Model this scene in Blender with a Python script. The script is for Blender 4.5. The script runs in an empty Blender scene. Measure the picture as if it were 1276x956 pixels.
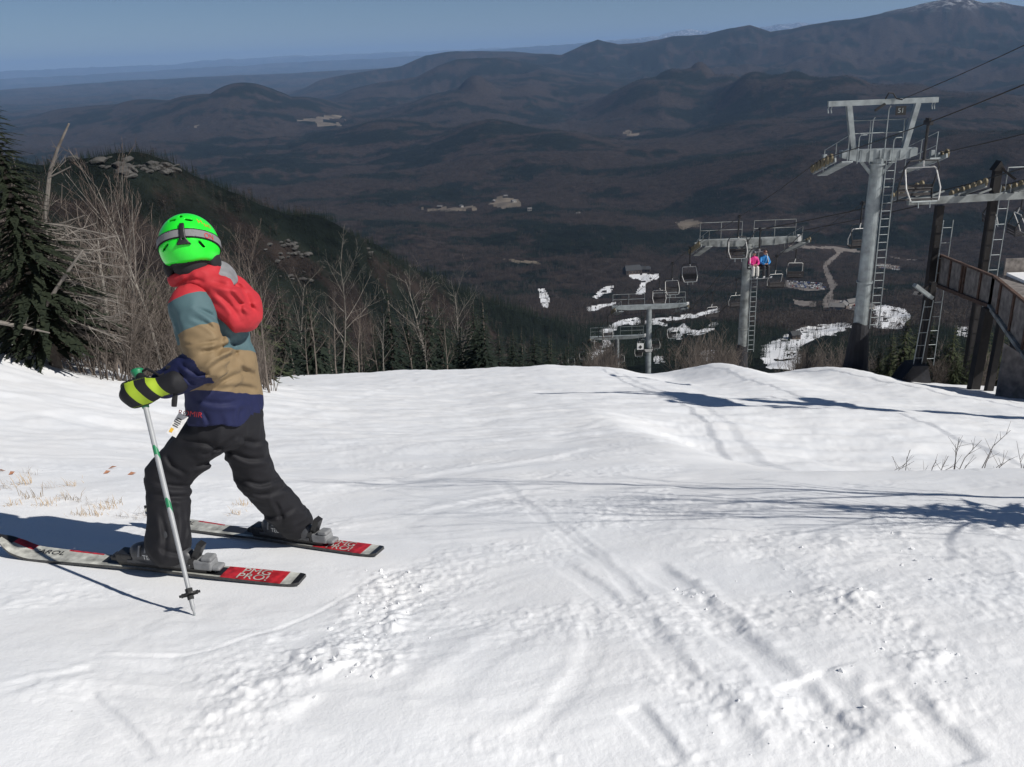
import bpy, bmesh, math, random
import numpy as np
from mathutils import Vector, Matrix

random.seed(7)
RNG = np.random.default_rng(11)
SC = bpy.context.scene
COL = SC.collection

# ------------------------------------------------------------------ camera
PW, PH, FPX = 1276.0, 956.0, 1100.0
CAMZ = 1.6
PITCH, ROLL = math.radians(20.5), math.radians(2.3)
_F = np.array([0, math.cos(PITCH), -math.sin(PITCH)])
_R0 = np.array([1.0, 0, 0]); _U0 = np.array([0, math.sin(PITCH), math.cos(PITCH)])
_R = _R0 * math.cos(ROLL) - _U0 * math.sin(ROLL)
_U = _U0 * math.cos(ROLL) + _R0 * math.sin(ROLL)
cam_d = bpy.data.cameras.new('camera'); cam = bpy.data.objects.new('camera', cam_d); COL.objects.link(cam)
cam_d.sensor_width = 36.0; cam_d.lens = 36.0 * FPX / PW
cam_d.clip_start = 0.05; cam_d.clip_end = 200000.0
cam.matrix_world = Matrix(((_R[0], _U[0], -_F[0], 0), (_R[1], _U[1], -_F[1], 0), (_R[2], _U[2], -_F[2], CAMZ), (0, 0, 0, 1)))
SC.camera = cam

# ------------------------------------------------------------------ light
SUN_EL = math.radians(43.0)
SUN_BACK = math.radians(22.0)      # sun stands to the right, this much behind the camera
S_DIR = Vector((math.cos(SUN_BACK) * math.cos(SUN_EL), -math.sin(SUN_BACK) * math.cos(SUN_EL), math.sin(SUN_EL)))
world = bpy.data.worlds.new('World'); SC.world = world; world.use_nodes = True
wn = world.node_tree.nodes; wl = world.node_tree.links
wn.clear()
w_out = wn.new('ShaderNodeOutputWorld'); w_bg = wn.new('ShaderNodeBackground'); w_sky = wn.new('ShaderNodeTexSky')
w_sky.sky_type = 'NISHITA'; w_sky.sun_disc = False
w_sky.sun_elevation = SUN_EL; w_sky.sun_rotation = math.atan2(S_DIR.x, S_DIR.y)
w_sky.altitude = 1200.0; w_sky.air_density = 0.7; w_sky.dust_density = 0.0; w_sky.ozone_density = 4.0
w_bg.inputs['Strength'].default_value = 0.05
wl.new(w_sky.outputs[0], w_bg.inputs['Color']); wl.new(w_bg.outputs[0], w_out.inputs['Surface'])
sun_d = bpy.data.lights.new('sun', 'SUN'); sun = bpy.data.objects.new('sun', sun_d); COL.objects.link(sun)
sun_d.energy = 4.75; sun_d.angle = math.radians(0.53); sun_d.color = (1.0, 0.965, 0.91)
sun.rotation_euler = S_DIR.to_track_quat('Z', 'Y').to_euler()
SC.view_settings.view_transform = 'Standard'; SC.view_settings.look = 'None'
SC.view_settings.exposure = 0.0; SC.view_settings.gamma = 1.0; SC.view_settings.use_curve_mapping = False
SC.cycles.volume_bounces = 1
SC.cycles.max_bounces = 6

# ------------------------------------------------------------------ projection helpers (photo pixel <-> world)
def raydir(px, py):
    return _F + _R * ((px - PW / 2) / FPX) + _U * ((PH / 2 - py) / FPX)
def P(px, py, Y):
    """world point at forward distance Y seen at a photo pixel"""
    d = raydir(px, py); t = Y / d[1]
    return np.array([d[0] * t, d[1] * t, CAMZ + d[2] * t])
def proj(X, Y, Z):
    v = np.stack([np.asarray(X, float), np.asarray(Y, float), np.asarray(Z, float) - CAMZ], -1)
    dz = v @ _F
    dz = np.where(np.abs(dz) < 1e-6, 1e-6, dz)
    return PW / 2 + FPX * (v @ _R) / dz, PH / 2 - FPX * (v @ _U) / dz, dz

# ------------------------------------------------------------------ noise
def _h2(ix, iy, seed):
    n = (ix.astype(np.int64) * 374761393 + iy.astype(np.int64) * 668265263 + seed * 982451653) & 0x7fffffff
    n = ((n ^ (n >> 13)) * 1274126177) & 0x7fffffff
    return ((n ^ (n >> 16)) & 0xffff) / 65535.0
def noise2(x, y, seed=0):
    x0 = np.floor(x); y0 = np.floor(y); fx = x - x0; fy = y - y0
    u = fx * fx * fx * (fx * (fx * 6 - 15) + 10); v = fy * fy * fy * (fy * (fy * 6 - 15) + 10)
    def g(ix, iy, dx, dy):
        a = _h2(ix, iy, seed) * 2 * np.pi
        return np.cos(a) * dx + np.sin(a) * dy
    a = g(x0, y0, fx, fy); b = g(x0 + 1, y0, fx - 1, fy); c = g(x0, y0 + 1, fx, fy - 1); d = g(x0 + 1, y0 + 1, fx - 1, fy - 1)
    return (a + (b - a) * u + (c - a) * v + (a - b - c + d) * u * v) * 1.5
def fbm2(x, y, oct=4, seed=0, gain=0.5):
    s = 0; a = 1.0; f = 1.0
    for i in range(oct):
        s = s + a * noise2(x * f + i * 17.3, y * f - i * 9.1, seed + i); a *= gain; f *= 2.03
    return s
def _h3(ix, iy, iz, seed):
    n = (ix.astype(np.int64) * 374761393 + iy.astype(np.int64) * 668265263 + iz.astype(np.int64) * 1440670441 + seed * 982451653) & 0x7fffffff
    n = ((n ^ (n >> 13)) * 1274126177) & 0x7fffffff
    return ((n ^ (n >> 16)) & 0xffff) / 32767.5 - 1.0
def noise3(p, seed=0):
    p0 = np.floor(p); f = p - p0; f = f * f * (3 - 2 * f)
    r = 0
    for i in (0, 1):
        for j in (0, 1):
            for k in (0, 1):
                w = (f[..., 0] if i else 1 - f[..., 0]) * (f[..., 1] if j else 1 - f[..., 1]) * (f[..., 2] if k else 1 - f[..., 2])
                r = r + w * _h3(p0[..., 0] + i, p0[..., 1] + j, p0[..., 2] + k, seed)
    return r
def sstep(a, b, x):
    t = np.clip((x - a) / (b - a), 0, 1); return t * t * (3 - 2 * t)
def smax(a, b, k):
    h = np.clip(0.5 + 0.5 * (a - b) / k, 0, 1); return b + (a - b) * h + k * h * (1 - h)

# ------------------------------------------------------------------ tagging and mesh helpers
def tag(o, label=None, cat=None, group=None, kind=None):
    if label: o['label'] = label
    if cat: o['category'] = cat
    if group: o['group'] = group
    if kind: o['kind'] = kind
    return o
def empty(name, loc=(0, 0, 0), rz=0.0, label=None, cat=None, group=None):
    o = bpy.data.objects.new(name, None); COL.objects.link(o)
    o.empty_display_size = 0.2
    o.location = loc; o.rotation_euler = (0, 0, rz)
    return tag(o, label, cat, group)
def link_mesh(name, me, parent=None):
    o = bpy.data.objects.new(name, me); COL.objects.link(o)
    if parent is not None: o.parent = parent
    return o
def np_mesh(name, V, Fq, mats=None, smooth=False, matidx=None, attrs=None):
    """V (n,3); Fq (m,k) array of polygons with k corners each (or a list of such arrays)"""
    me = bpy.data.meshes.new(name)
    V = np.asarray(V, np.float32)
    Fl = Fq if isinstance(Fq, list) else [Fq]
    Fl = [np.asarray(f, np.int32) for f in Fl if len(f)]
    me.vertices.add(len(V)); me.vertices.foreach_set('co', V.ravel())
    tot = sum(f.size for f in Fl); npoly = sum(len(f) for f in Fl)
    me.loops.add(tot); me.loops.foreach_set('vertex_index', np.concatenate([f.ravel() for f in Fl]))
    me.polygons.add(npoly)
    sizes = np.concatenate([np.full(len(f), f.shape[1], np.int32) for f in Fl])
    starts = np.concatenate([[0], np.cumsum(sizes)[:-1]]).astype(np.int32)
    me.polygons.foreach_set('loop_start', starts)
    me.polygons.foreach_set('loop_total', sizes)
    if matidx is not None: me.polygons.foreach_set('material_index', np.asarray(matidx, np.int32))
    me.polygons.foreach_set('use_smooth', np.full(npoly, smooth, bool))
    if mats:
        for m in (mats if isinstance(mats, (list, tuple)) else [mats]): me.materials.append(m)
    if attrs:
        for k, a in attrs.items():
            at = me.attributes.new(k, 'FLOAT', 'POINT'); at.data.foreach_set('value', np.asarray(a, np.float32))
    me.update(calc_edges=True)
    return me

class MB:
    """collects simple shapes into one mesh"""
    def __init__(s): s.v = []; s.f = []; s.m = []
    def add(s, verts, faces, mi=0):
        b = len(s.v)
        s.v.extend([tuple(float(c) for c in v) for v in verts])
        for f in faces: s.f.append(tuple(b + i for i in f)); s.m.append(mi)
    def box(s, c, size, rot=None, mi=0):
        hx, hy, hz = size[0] / 2, size[1] / 2, size[2] / 2
        vs = [Vector((x, y, z)) for x in (-hx, hx) for y in (-hy, hy) for z in (-hz, hz)]
        if rot is not None: vs = [rot @ v for v in vs]
        vs = [v + Vector(c) for v in vs]
        s.add(vs, [(0, 1, 3, 2), (4, 6, 7, 5), (0, 4, 5, 1), (2, 3, 7, 6), (0, 2, 6, 4), (1, 5, 7, 3)], mi)
    def bar(s, a, b, w, h, up=(0, 0, 1), mi=0):
        """rectangular bar from a to b"""
        a = Vector(a); b = Vector(b); d = (b - a).normalized(); u = Vector(up)
        sx = d.cross(u)
        if sx.length < 1e-4: sx = d.cross(Vector((1, 0, 0)))
        sx.normalize(); u = sx.cross(d)
        vs = []
        for p in (a, b):
            for i, j in ((-1, -1), (1, -1), (1, 1), (-1, 1)): vs.append(p + sx * (w / 2 * i) + u * (h / 2 * j))
        s.add(vs, [(3, 2, 1, 0), (4, 5, 6, 7), (0, 1, 5, 4), (1, 2, 6, 5), (2, 3, 7, 6), (3, 0, 4, 7)], mi)
    def tube(s, pts, rad, n=8, mi=0, caps=True):
        pts = [Vector(p) for p in pts]
        if not isinstance(rad, (list, tuple)): rad = [rad] * len(pts)
        ref = Vector((0.31, 0.17, 0.93)); b = len(s.v); prevx = None
        for i, p in enumerate(pts):
            d = (pts[min(i + 1, len(pts) - 1)] - pts[max(i - 1, 0)])
            if d.length < 1e-9: d = Vector((0, 0, 1))
            d.normalize()
            x = (prevx - d * prevx.dot(d)) if prevx is not None else d.cross(ref)
            if x.length < 1e-5: x = d.cross(Vector((1, 0, 0)))
            x.normalize(); y = d.cross(x); prevx = x
            for k in range(n):
                a = 2 * math.pi * k / n
                q = p + x * (rad[i] * math.cos(a)) + y * (rad[i] * math.sin(a)); s.v.append((q.x, q.y, q.z))
        for i in range(len(pts) - 1):
            for k in range(n):
                k2 = (k + 1) % n
                s.f.append((b + i * n + k, b + i * n + k2, b + (i + 1) * n + k2, b + (i + 1) * n + k)); s.m.append(mi)
        if caps and n > 2:
            s.f.append(tuple(b + k for k in reversed(range(n)))); s.m.append(mi)
            e = b + (len(pts) - 1) * n
            s.f.append(tuple(e + k for k in range(n))); s.m.append(mi)
    def mesh(s, name, mats, smooth=False):
        me = bpy.data.meshes.new(name)
        me.from_pydata(s.v, [], s.f)
        for m in (mats if isinstance(mats, (list, tuple)) else [mats]): me.materials.append(m)
        me.polygons.foreach_set('material_index', s.m)
        if smooth: me.polygons.foreach_set('use_smooth', [True] * len(s.f))
        me.update()
        return me
    def build(s, name, mats, parent=None, smooth=False):
        return link_mesh(name, s.mesh(name, mats, smooth), parent)

def copy_tree(o, parent=None):
    c = o.copy(); COL.objects.link(c)
    if parent is not None: c.parent = parent
    for ch in list(o.children): copy_tree(ch, c)
    return c

# ------------------------------------------------------------------ materials
def mat(name, col, rough=0.6, metal=0.0, noise=None, bump=None, spec=0.5):
    """noise=(scale, amount) colour mottling; bump=(scale, strength, distance)"""
    m = bpy.data.materials.new(name); m.use_nodes = True
    nt = m.node_tree; b = nt.nodes['Principled BSDF']
    b.inputs['Base Color'].default_value = (*col, 1); b.inputs['Roughness'].default_value = rough; b.inputs['Metallic'].default_value = metal
    b.inputs['Specular IOR Level'].default_value = spec
    tc = None
    if noise or bump: tc = nt.nodes.new('ShaderNodeTexCoord')
    if noise:
        n = nt.nodes.new('ShaderNodeTexNoise'); n.inputs['Scale'].default_value = noise[0]; n.inputs['Detail'].default_value = 5
        nt.links.new(tc.outputs['Object'], n.inputs['Vector'])
        r = nt.nodes.new('ShaderNodeValToRGB'); a = noise[1]
        r.color_ramp.elements[0].position = 0.3; r.color_ramp.elements[1].position = 0.7
        r.color_ramp.elements[0].color = (*[c * (1 - a) for c in col], 1); r.color_ramp.elements[1].color = (*[min(1, c * (1 + a)) for c in col], 1)
        nt.links.new(n.outputs['Fac'], r.inputs['Fac']); nt.links.new(r.outputs['Color'], b.inputs['Base Color'])
    if bump:
        n = nt.nodes.new('ShaderNodeTexNoise'); n.inputs['Scale'].default_value = bump[0]; n.inputs['Detail'].default_value = 4
        nt.links.new(tc.outputs['Object'], n.inputs['Vector'])
        bn = nt.nodes.new('ShaderNodeBump'); bn.inputs['Strength'].default_value = bump[1]; bn.inputs['Distance'].default_value = bump[2]
        nt.links.new(n.outputs['Fac'], bn.inputs['Height']); nt.links.new(bn.outputs['Normal'], b.inputs['Normal'])
    return m

# ================================================================== TERRAIN FUNCTION
def pchip(xs, ys):
    xs = np.asarray(xs, float); ys = np.asarray(ys, float); h = np.diff(xs); d = np.diff(ys) / h
    m = np.zeros_like(xs); m[0] = d[0]; m[-1] = d[-1]
    for i in range(1, len(xs) - 1):
        if d[i - 1] * d[i] > 0:
            w1 = 2 * h[i] + h[i - 1]; w2 = h[i] + 2 * h[i - 1]; m[i] = (w1 + w2) / (w1 / d[i - 1] + w2 / d[i])
    def f(x):
        x = np.clip(x, xs[0], xs[-1]); i = np.clip(np.searchsorted(xs, x) - 1, 0, len(xs) - 2)
        t = (x - xs[i]) / h[i]
        return ((1 + 2 * t) * (1 - t) ** 2) * ys[i] + t * (1 - t) ** 2 * h[i] * m[i] + t * t * (3 - 2 * t) * ys[i + 1] + t * t * (t - 1) * h[i] * m[i + 1]
    return f
FLANK = pchip([-900, -60, -6, 0, 1.66, 3.1, 5.0, 9, 14, 20, 27, 35, 45, 60, 100, 200, 300, 600, 1000, 1400, 1800, 2500, 4000, 8000, 100000],
              [300, 20, 0.9, 0.02, 0, -0.37, -0.97, -2.42, -4.2, -6.2, -8.35, -10.75, -14.8, -21.5, -39, -76, -108, -202, -302, -387, -442, -466, -482, -505, -520])
# crest of the wooded spur on the left
_sp = [(-400, 250, 330), (-150, 217, 380), (60, 202, 420), (130, 196, 440), (200, 203, 460), (270, 230, 480), (350, 262, 500), (420, 290, 520), (500, 330, 560), (560, 360, 600), (640, 390, 680), (700, 410, 760), (745, 432, 830), (800, 470, 900)]
_spw = np.array([P(*s) for s in _sp]); _o = np.argsort(_spw[:, 0]); _spw = _spw[_o]
SPY = pchip(_spw[:, 0], _spw[:, 1]); SPZ = pchip(_spw[:, 0], _spw[:, 2])
def az_of(px, py=75.0):
    d = raydir(px, py); return math.atan2(d[0], d[1])
# single hills: photo pixel of the top, distance, half width in pixels, radial half depth
HILLS = [(300, 103, 9000, 62, 1300), (250, 118, 9300, 70, 1500), (365, 122, 9000, 60, 1300), (175, 124, 10500, 60, 1300), (120, 132, 11000, 70, 1500),
         (592, 96, 8600, 30, 700), (560, 118, 8200, 60, 900), (640, 120, 8600, 60, 900), (685, 98, 10500, 34, 900), (735, 115, 9500, 55, 900),
         (872, 79, 8000, 26, 700), (838, 88, 7800, 40, 800), (905, 96, 7800, 40, 800), (810, 100, 7600, 50, 900),
         (940, 90, 6800, 40, 700), (990, 89, 6600, 45, 700), (1050, 95, 6400, 60, 800), (1130, 106, 6200, 70, 800), (1230, 118, 5800, 90, 900),
         (610, 150, 5200, 60, 600), (480, 150, 6000, 70, 700), (690, 165, 4800, 80, 600), (960, 150, 5000, 90, 600), (1090, 150, 4600, 100, 600),
         (900, 200, 3600, 90, 400), (1010, 185, 3500, 80, 420), (1150, 170, 3600, 110, 500), (1290, 165, 3400, 120, 500)]
# long ridges: (distance, radial half depth, [(px, py) crest points])
RIDGES = [(13500, 1900, [(560, 92), (600, 80), (640, 76), (700, 68), (725, 56), (745, 50), (770, 57), (800, 55), (840, 47), (880, 43), (935, 31), (960, 38), (1000, 31), (1060, 23), (1100, 17), (1140, 9), (1180, -1), (1205, -2), (1225, 5), (1250, 2), (1276, 8), (1330, 2), (1450, 30), (1600, 60)]),
          (15500, 1300, [(380, 104), (440, 92), (500, 83), (530, 70), (560, 66), (600, 64), (640, 64), (690, 66), (720, 73), (780, 92)]),
          (11500, 1200, [(420, 116), (470, 102), (520, 95), (545, 82), (570, 74), (620, 72), (660, 78), (700, 88), (760, 96), (850, 100), (1000, 86), (1100, 80), (1200, 70), (1276, 62), (1400, 60)]),
          (25000, 2600, [(-300, 135), (0, 112), (150, 101), (300, 94), (420, 88), (520, 84), (640, 84)]),
          (50000, 4000, [(-300, 118), (0, 99), (120, 93), (260, 84), (330, 80), (400, 76), (470, 74), (560, 66), (640, 60), (720, 54), (800, 47), (860, 37), (890, 40), (940, 35), (1000, 28), (1060, 36), (1276, 34)]),
          (72000, 6000, [(-300, 106), (0, 90), (100, 84), (180, 82), (260, 75), (330, 72), (420, 68), (500, 65), (560, 63), (640, 59), (800, 52), (1000, 43), (1276, 34)])]
_ridge_f = []
for D, w, pts in RIDGES:
    a = []; z = []
    for px, py in pts:
        d = raydir(px, py); a.append(math.atan2(d[0], d[1])); z.append(CAMZ + d[2] / math.hypot(d[0], d[1]) * D + D * D / (2 * 7.4e6))
    _ridge_f.append((D, w, a, z))
_hill_f = []
for px, py, D, wpx, wr in HILLS:
    d = raydir(px, py); h = math.hypot(d[0], d[1])
    _hill_f.append((math.atan2(d[0], d[1]), CAMZ + d[2] / h * D + D * D / (2 * 7.4e6), D, wpx / FPX, wr))

def T(x, y):
    """height of the land at x, y, without fine snow relief"""
    x = np.asarray(x, float); y = np.asarray(y, float)
    r = np.hypot(x, y); az = np.arctan2(x, y)
    z = FLANK(np.where(y > 0, np.maximum(y, r * 0.8), y))
    # bank on the left, fall to the right
    xl = np.minimum(x + 0.4, 0)
    z = z + np.clip(0.0235 * xl * xl, 0, 2.6) * (1 - sstep(14, 30, y)) * sstep(-3, 3, y)
    xr = np.maximum(x - 1.0, 0)
    z = z - np.minimum(0.10 * xr * xr / (xr + 2.0), 2.2) * sstep(2, 12, y)
    z = z - 0.55 * sstep(1.2, 3.0, x) * sstep(5.0, 7.5, y) * (1 - sstep(10, 17, y))
    # rolls in the crest by the lift line
    z = z + (0.42 * np.exp(-((x - 8.6) / 1.3) ** 2) + 0.5 * np.exp(-((x - 13.2) / 1.5) ** 2) - 0.3 * np.exp(-((x - 6.0) / 1.3) ** 2)) * np.exp(-((y - 33) / 7) ** 2)
    # spur
    if not np.any(r > 55): return z
    x_all, y_all, z_all = x, y, z; sel = r > 55
    x = x_all[sel]; y = y_all[sel]; z = z_all[sel]; r = r[sel]; az = az[sel]
    yc = SPY(x); zc = SPZ(x)
    dy = y - yc
    sp = zc - np.where(dy < 0, 0.50 * (np.sqrt(dy * dy + 900) - 30), 0.42 * (np.sqrt(dy * dy + 400) - 20))
    sp = sp + sstep(60, 300, r) * 5.0 * fbm2(x / 60, y / 60, 3, 5)
    zz = smax(z, sp, 10.0)
    z = np.where((y > 60) & (x < 400), np.where(y > 140, zz, z + (zz - z) * sstep(60, 140, y)), z)
    # valley relief
    k = sstep(500, 3000, r)
    z = z + k * (38 * fbm2(x / 1300, y / 1300, 4, 21) + 14 * fbm2(x / 330, y / 330, 3, 31) * sstep(900, 2500, r))
    z = z + sstep(70, 400, r) * 3.0 * fbm2(x / 45, y / 45, 2, 41)
    far = r > 2500
    if np.any(far):
        xf = x[far]; yf = y[far]; rf = r[far]; af = az[far]; zf = z[far]
        rr = rf * (1 + 0.05 * fbm2(xf / 3000, yf / 3000, 3, 51))
        rough = fbm2(xf / 1500, yf / 1500, 5, 61); rid = 0.45 - np.abs(fbm2(xf / 1100 + 4, yf / 1900, 5, 65)) - 0.4 * np.abs(fbm2(xf / 420, yf / 700, 3, 67))
        zf = zf + 45 * rid * sstep(3500, 6000, rf)
        for a0, zt, D, wa, wr in _hill_f:
            g = np.exp(-np.abs((af - a0) / wa) ** 2 - ((rf - D) / wr) ** 2)
            zf = np.maximum(zf, zf + (zt - zf) * g * (1 + (0.35 * rough + 0.25 * rid) * (1 - g)))
        for D, w, a, zr in _ridge_f:
            zt = np.interp(af, a, zr)
            g = np.exp(-((rr - D) / w) ** 2)
            g2 = np.exp(-((rr - D * 0.93) / (w * 1.5)) ** 2) * 0.45
            gg = np.maximum(g, g2)
            edge = sstep(a[0] - 0.03, a[0] + 0.02, af) * (1 - sstep(a[-1] - 0.02, a[-1] + 0.03, af))
            add = np.maximum(zt - zf, 0) * gg * edge
            zf = zf + add + add * (0.40 * rough + 0.45 * rid) * (1 - gg) + 0.05 * add * rough
        z[far] = zf
    z_all[sel] = z
    return z_all

def hit(px, py, lo=0.6, hi=4000.0, fn=None):
    """where the line of sight through a photo pixel meets the land"""
    d = raydir(px, py); d = d / math.hypot(d[0], d[1])
    t = np.geomspace(lo, hi, 420)
    X = d[0] * t; Y = d[1] * t; Z = CAMZ + d[2] * t
    below = Z < (fn or T)(X, Y)
    i = int(np.argmax(below))
    if not below[i]: i = len(t) - 1
    if i == 0: i = 1
    a, b = t[i - 1], t[i]
    for _ in range(2):
        tt = np.linspace(a, b, 60)
        gap = CAMZ + d[2] * tt - (fn or T)(d[0] * tt, d[1] * tt)
        i = max(1, int(np.argmax(gap < 0))); a, b = tt[i - 1], tt[i]
    m = 0.5 * (a + b)
    return np.array([d[0] * m, d[1] * m, CAMZ + d[2] * m])
def Tz(x, y): return float(T(np.array([float(x)]), np.array([float(y)]))[0])

# ================================================================== LAND COVER (areas traced on the ground)
def _z7(l): return [(730 + a / 6.37, 310 + b / 6.37) for a, b in l]
def _z5(l): return [(660 + a / 3.19, 220 + b / 3.19) for a, b in l]
def _z4(l): return [(980 + a / 4.31, 280 + b / 4.31) for a, b in l]
SNOW_POLY = [_z7([(225, 588), (300, 556), (440, 540), (442, 578), (320, 596), (240, 618)]), _z7([(0, 476), (100, 438), (200, 422), (262, 412), (264, 432), (160, 458), (20, 504)]), _z7([(600, 556), (760, 540), (900, 520), (905, 545), (760, 566), (640, 580)]), _z7([(470, 560), (560, 570), (640, 600), (640, 622), (540, 600), (470, 590)]), _z7([(640, 640), (700, 625), (760, 640), (740, 690), (670, 690)]),
    _z7([(350, 200), (470, 188), (590, 192), (602, 242), (520, 248), (484, 262), (478, 332), (462, 356), (396, 360), (428, 300), (438, 240), (376, 236)]),
    _z7([(45, 385), (120, 312), (232, 276), (240, 302), (212, 348), (150, 356), (90, 394)]), _z7([(0, 468), (130, 428), (154, 458), (60, 494), (0, 496)]),
    _z7([(356, 576), (410, 536), (446, 548), (434, 594), (368, 606)]), _z7([(183, 600), (267, 588), (272, 642), (193, 644)]),
    _z7([(100, 640), (232, 622), (238, 674), (106, 680)]), _z7([(138, 700), (238, 692), (204, 764), (60, 886), (-8, 896), (-6, 858), (90, 788), (150, 752)]),
    _z7([(655, 662), (780, 596), (850, 646), (920, 646), (1000, 596), (1070, 566), (1082, 594), (1000, 646), (940, 676), (870, 696), (800, 676), (740, 726), (690, 706)]),
    _z7([(868, 816), (1062, 816), (1052, 866), (960, 896), (886, 856)]), _z7([(440, 538), (600, 552), (900, 508), (1080, 468), (1086, 502), (900, 536), (700, 564), (560, 580)]),
    _z7([(398, 742), (472, 706), (474, 754), (420, 766)]), _z7([(528, 850), (602, 856), (634, 906), (538, 906)]),
    _z5([(30, 443), (62, 443), (88, 490), (77, 524), (54, 518), (38, 480)]),
    [(950, 432), (985, 414), (1010, 405), (1050, 402), (1070, 405), (1050, 414), (1020, 421), (1001, 429), (996, 440), (1001, 451), (990, 462), (958, 460), (948, 445)],
    [(1088, 380), (1126, 383), (1137, 395), (1120, 411), (1088, 409)], [(1188, 404), (1213, 405), (1207, 421), (1193, 419)], [(870, 437), (896, 437), (896, 446), (875, 448)]]
ROAD_POLY = [_z4([(0, 106), (270, 116), (405, 138), (392, 154), (302, 144), (222, 222), (254, 298), (276, 322), (249, 352), (254, 384), (244, 448), (196, 448), (192, 406), (236, 352), (226, 322), (201, 252), (196, 212), (264, 152), (256, 132), (0, 124)]),
    _z4([(30, 402), (165, 410), (160, 444), (40, 430)]), _z4([(250, 402), (392, 412), (392, 470), (330, 455), (250, 430)]), _z4([(-10, 300), (190, 322), (215, 352), (120, 356), (-20, 336)]),
    _z4([(480, 205), (620, 222), (610, 246), (490, 232)]), _z4([(555, 172), (700, 186), (700, 194), (555, 180)]), [(604, 258), (620, 240), (628, 240), (618, 258)]]
FIELD_POLY = [[(362, 150), (400, 145), (424, 142), (428, 146), (405, 150), (384, 153)], [(392, 153), (420, 152), (432, 157), (398, 159)], [(606, 257), (622, 243), (646, 247), (652, 257), (628, 260)],
    [(512, 259), (590, 256), (600, 262), (560, 264), (514, 263)], [(770, 166), (786, 162), (803, 168), (790, 171)], 
    [(618, 321), (640, 322), (676, 327), (676, 331), (640, 326)], [(838, 278), (870, 272), (880, 280), (850, 288)], [(1100, 360), (1140, 372), (1120, 378), (1092, 372)],
    [(1065, 92), (1090, 88), (1091, 90), (1070, 93)], [(1000, 84), (1035, 86), (1034, 88), (1005, 87)], [(240, 156), (262, 155), (262, 158), (242, 159)]]
def in_poly(px, py, poly):
    a = np.array(poly); res = np.zeros(px.shape, bool)
    bb = (px > a[:, 0].min()) & (px < a[:, 0].max()) & (py > a[:, 1].min()) & (py < a[:, 1].max())
    if bb.any(): res[bb] = _in_poly(px[bb], py[bb], poly)
    return res
def _in_poly(px, py, poly):
    c = np.zeros(px.shape, bool); n = len(poly)
    for i in range(n):
        x1, y1 = poly[i]; x2, y2 = poly[i - 1]
        if y1 == y2: continue
        c ^= ((y1 > py) != (y2 > py)) & (px < (x2 - x1) * (py - y1) / (y2 - y1) + x1)
    return c
def cover(x, y, z):
    """0 forest floor, 1 snow, 2 road or lot, 3 field"""
    px, py, dz = proj(x, y, z); r = np.hypot(x, y)
    c = np.zeros(px.shape, np.int8)
    sc_ = np.clip(r / 900, 1, 6)
    jx = px + 4.0 * fbm2(x / (26 * sc_), y / (26 * sc_), 4, 3); jy = py + 2.2 * fbm2(x / (20 * sc_), y / (20 * sc_), 4, 4)
    ok = (dz > 1) & (r > 330) & (r < 2600)
    for pl in SNOW_POLY:
        m = ok & in_poly(jx, jy, pl); c[m] = 1
    c[(c == 1) & (fbm2(x / 14, y / 14, 3, 8) > 0.55)] = 0
    for pl in ROAD_POLY:
        m = ok & in_poly(px + 0.4 * (jx - px), py + 0.4 * (jy - py), pl); c[m] = 2
    ok2 = (dz > 1) & (r > 1500) & (r < 9500)
    for pl in FIELD_POLY:
        m = ok2 & in_poly(jx, jy, pl); c[m] = 3
    return c
def conif(x, y):
    """share of evergreens, 0..1"""
    r = np.hypot(x, y)
    v = fbm2(x / 520, y / 300, 4, 71) + 0.45 * fbm2(x / 90, y / 60, 3, 77)
    v = v + np.where(r > 4000, fbm2(x / 2600, y / 1500, 3, 79) * 0.8, 0)
    c = sstep(-0.22, 0.50, v)
    dy = y - SPY(x)
    near = (r < 1000) & (x < 250)
    spur = 0.50 + 0.4 * fbm2(x / 40, y / 40, 3, 81) + 0.45 * sstep(-60, 0, dy) + 0.75 * sstep(-45, 60, x) * sstep(150, 400, r)
    return np.clip(np.where(near, spur, c), 0, 1)

# ================================================================== SNOW RELIEF
def pl_world(pts):
    return np.array([hit(a, b, 0.6, 60)[:2] for a, b in pts])
def smooth_pl(W, n=6):
    W = np.asarray(W); out = []
    for i in range(len(W) - 1):
        p0 = W[max(i - 1, 0)]; p1 = W[i]; p2 = W[i + 1]; p3 = W[min(i + 2, len(W) - 1)]
        for k in range(n):
            t = k / n
            out.append(0.5 * ((2 * p1) + (-p0 + p2) * t + (2 * p0 - 5 * p1 + 4 * p2 - p3) * t * t + (-p0 + 3 * p1 - 3 * p2 + p3) * t ** 3))
    out.append(W[-1]); return np.array(out)
def pl_dist(x, y, W):
    """signed distance to a polyline and the share along it"""
    best = np.full(x.shape, 1e9); sgn = np.ones(x.shape); al = np.zeros(x.shape); n = len(W) - 1
    for i in range(n):
        a = W[i]; b = W[i + 1]; d = b - a; L2 = float(d @ d) + 1e-12
        t = np.clip(((x - a[0]) * d[0] + (y - a[1]) * d[1]) / L2, 0, 1)
        ex = x - a[0] - t * d[0]; ey = y - a[1] - t * d[1]; q = ex * ex + ey * ey
        m = q < best
        best = np.where(m, q, best); sgn = np.where(m, np.sign(d[0] * ey - d[1] * ex), sgn); al = np.where(m, (i + t) / n, al)
    return np.sqrt(best), sgn, al
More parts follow.
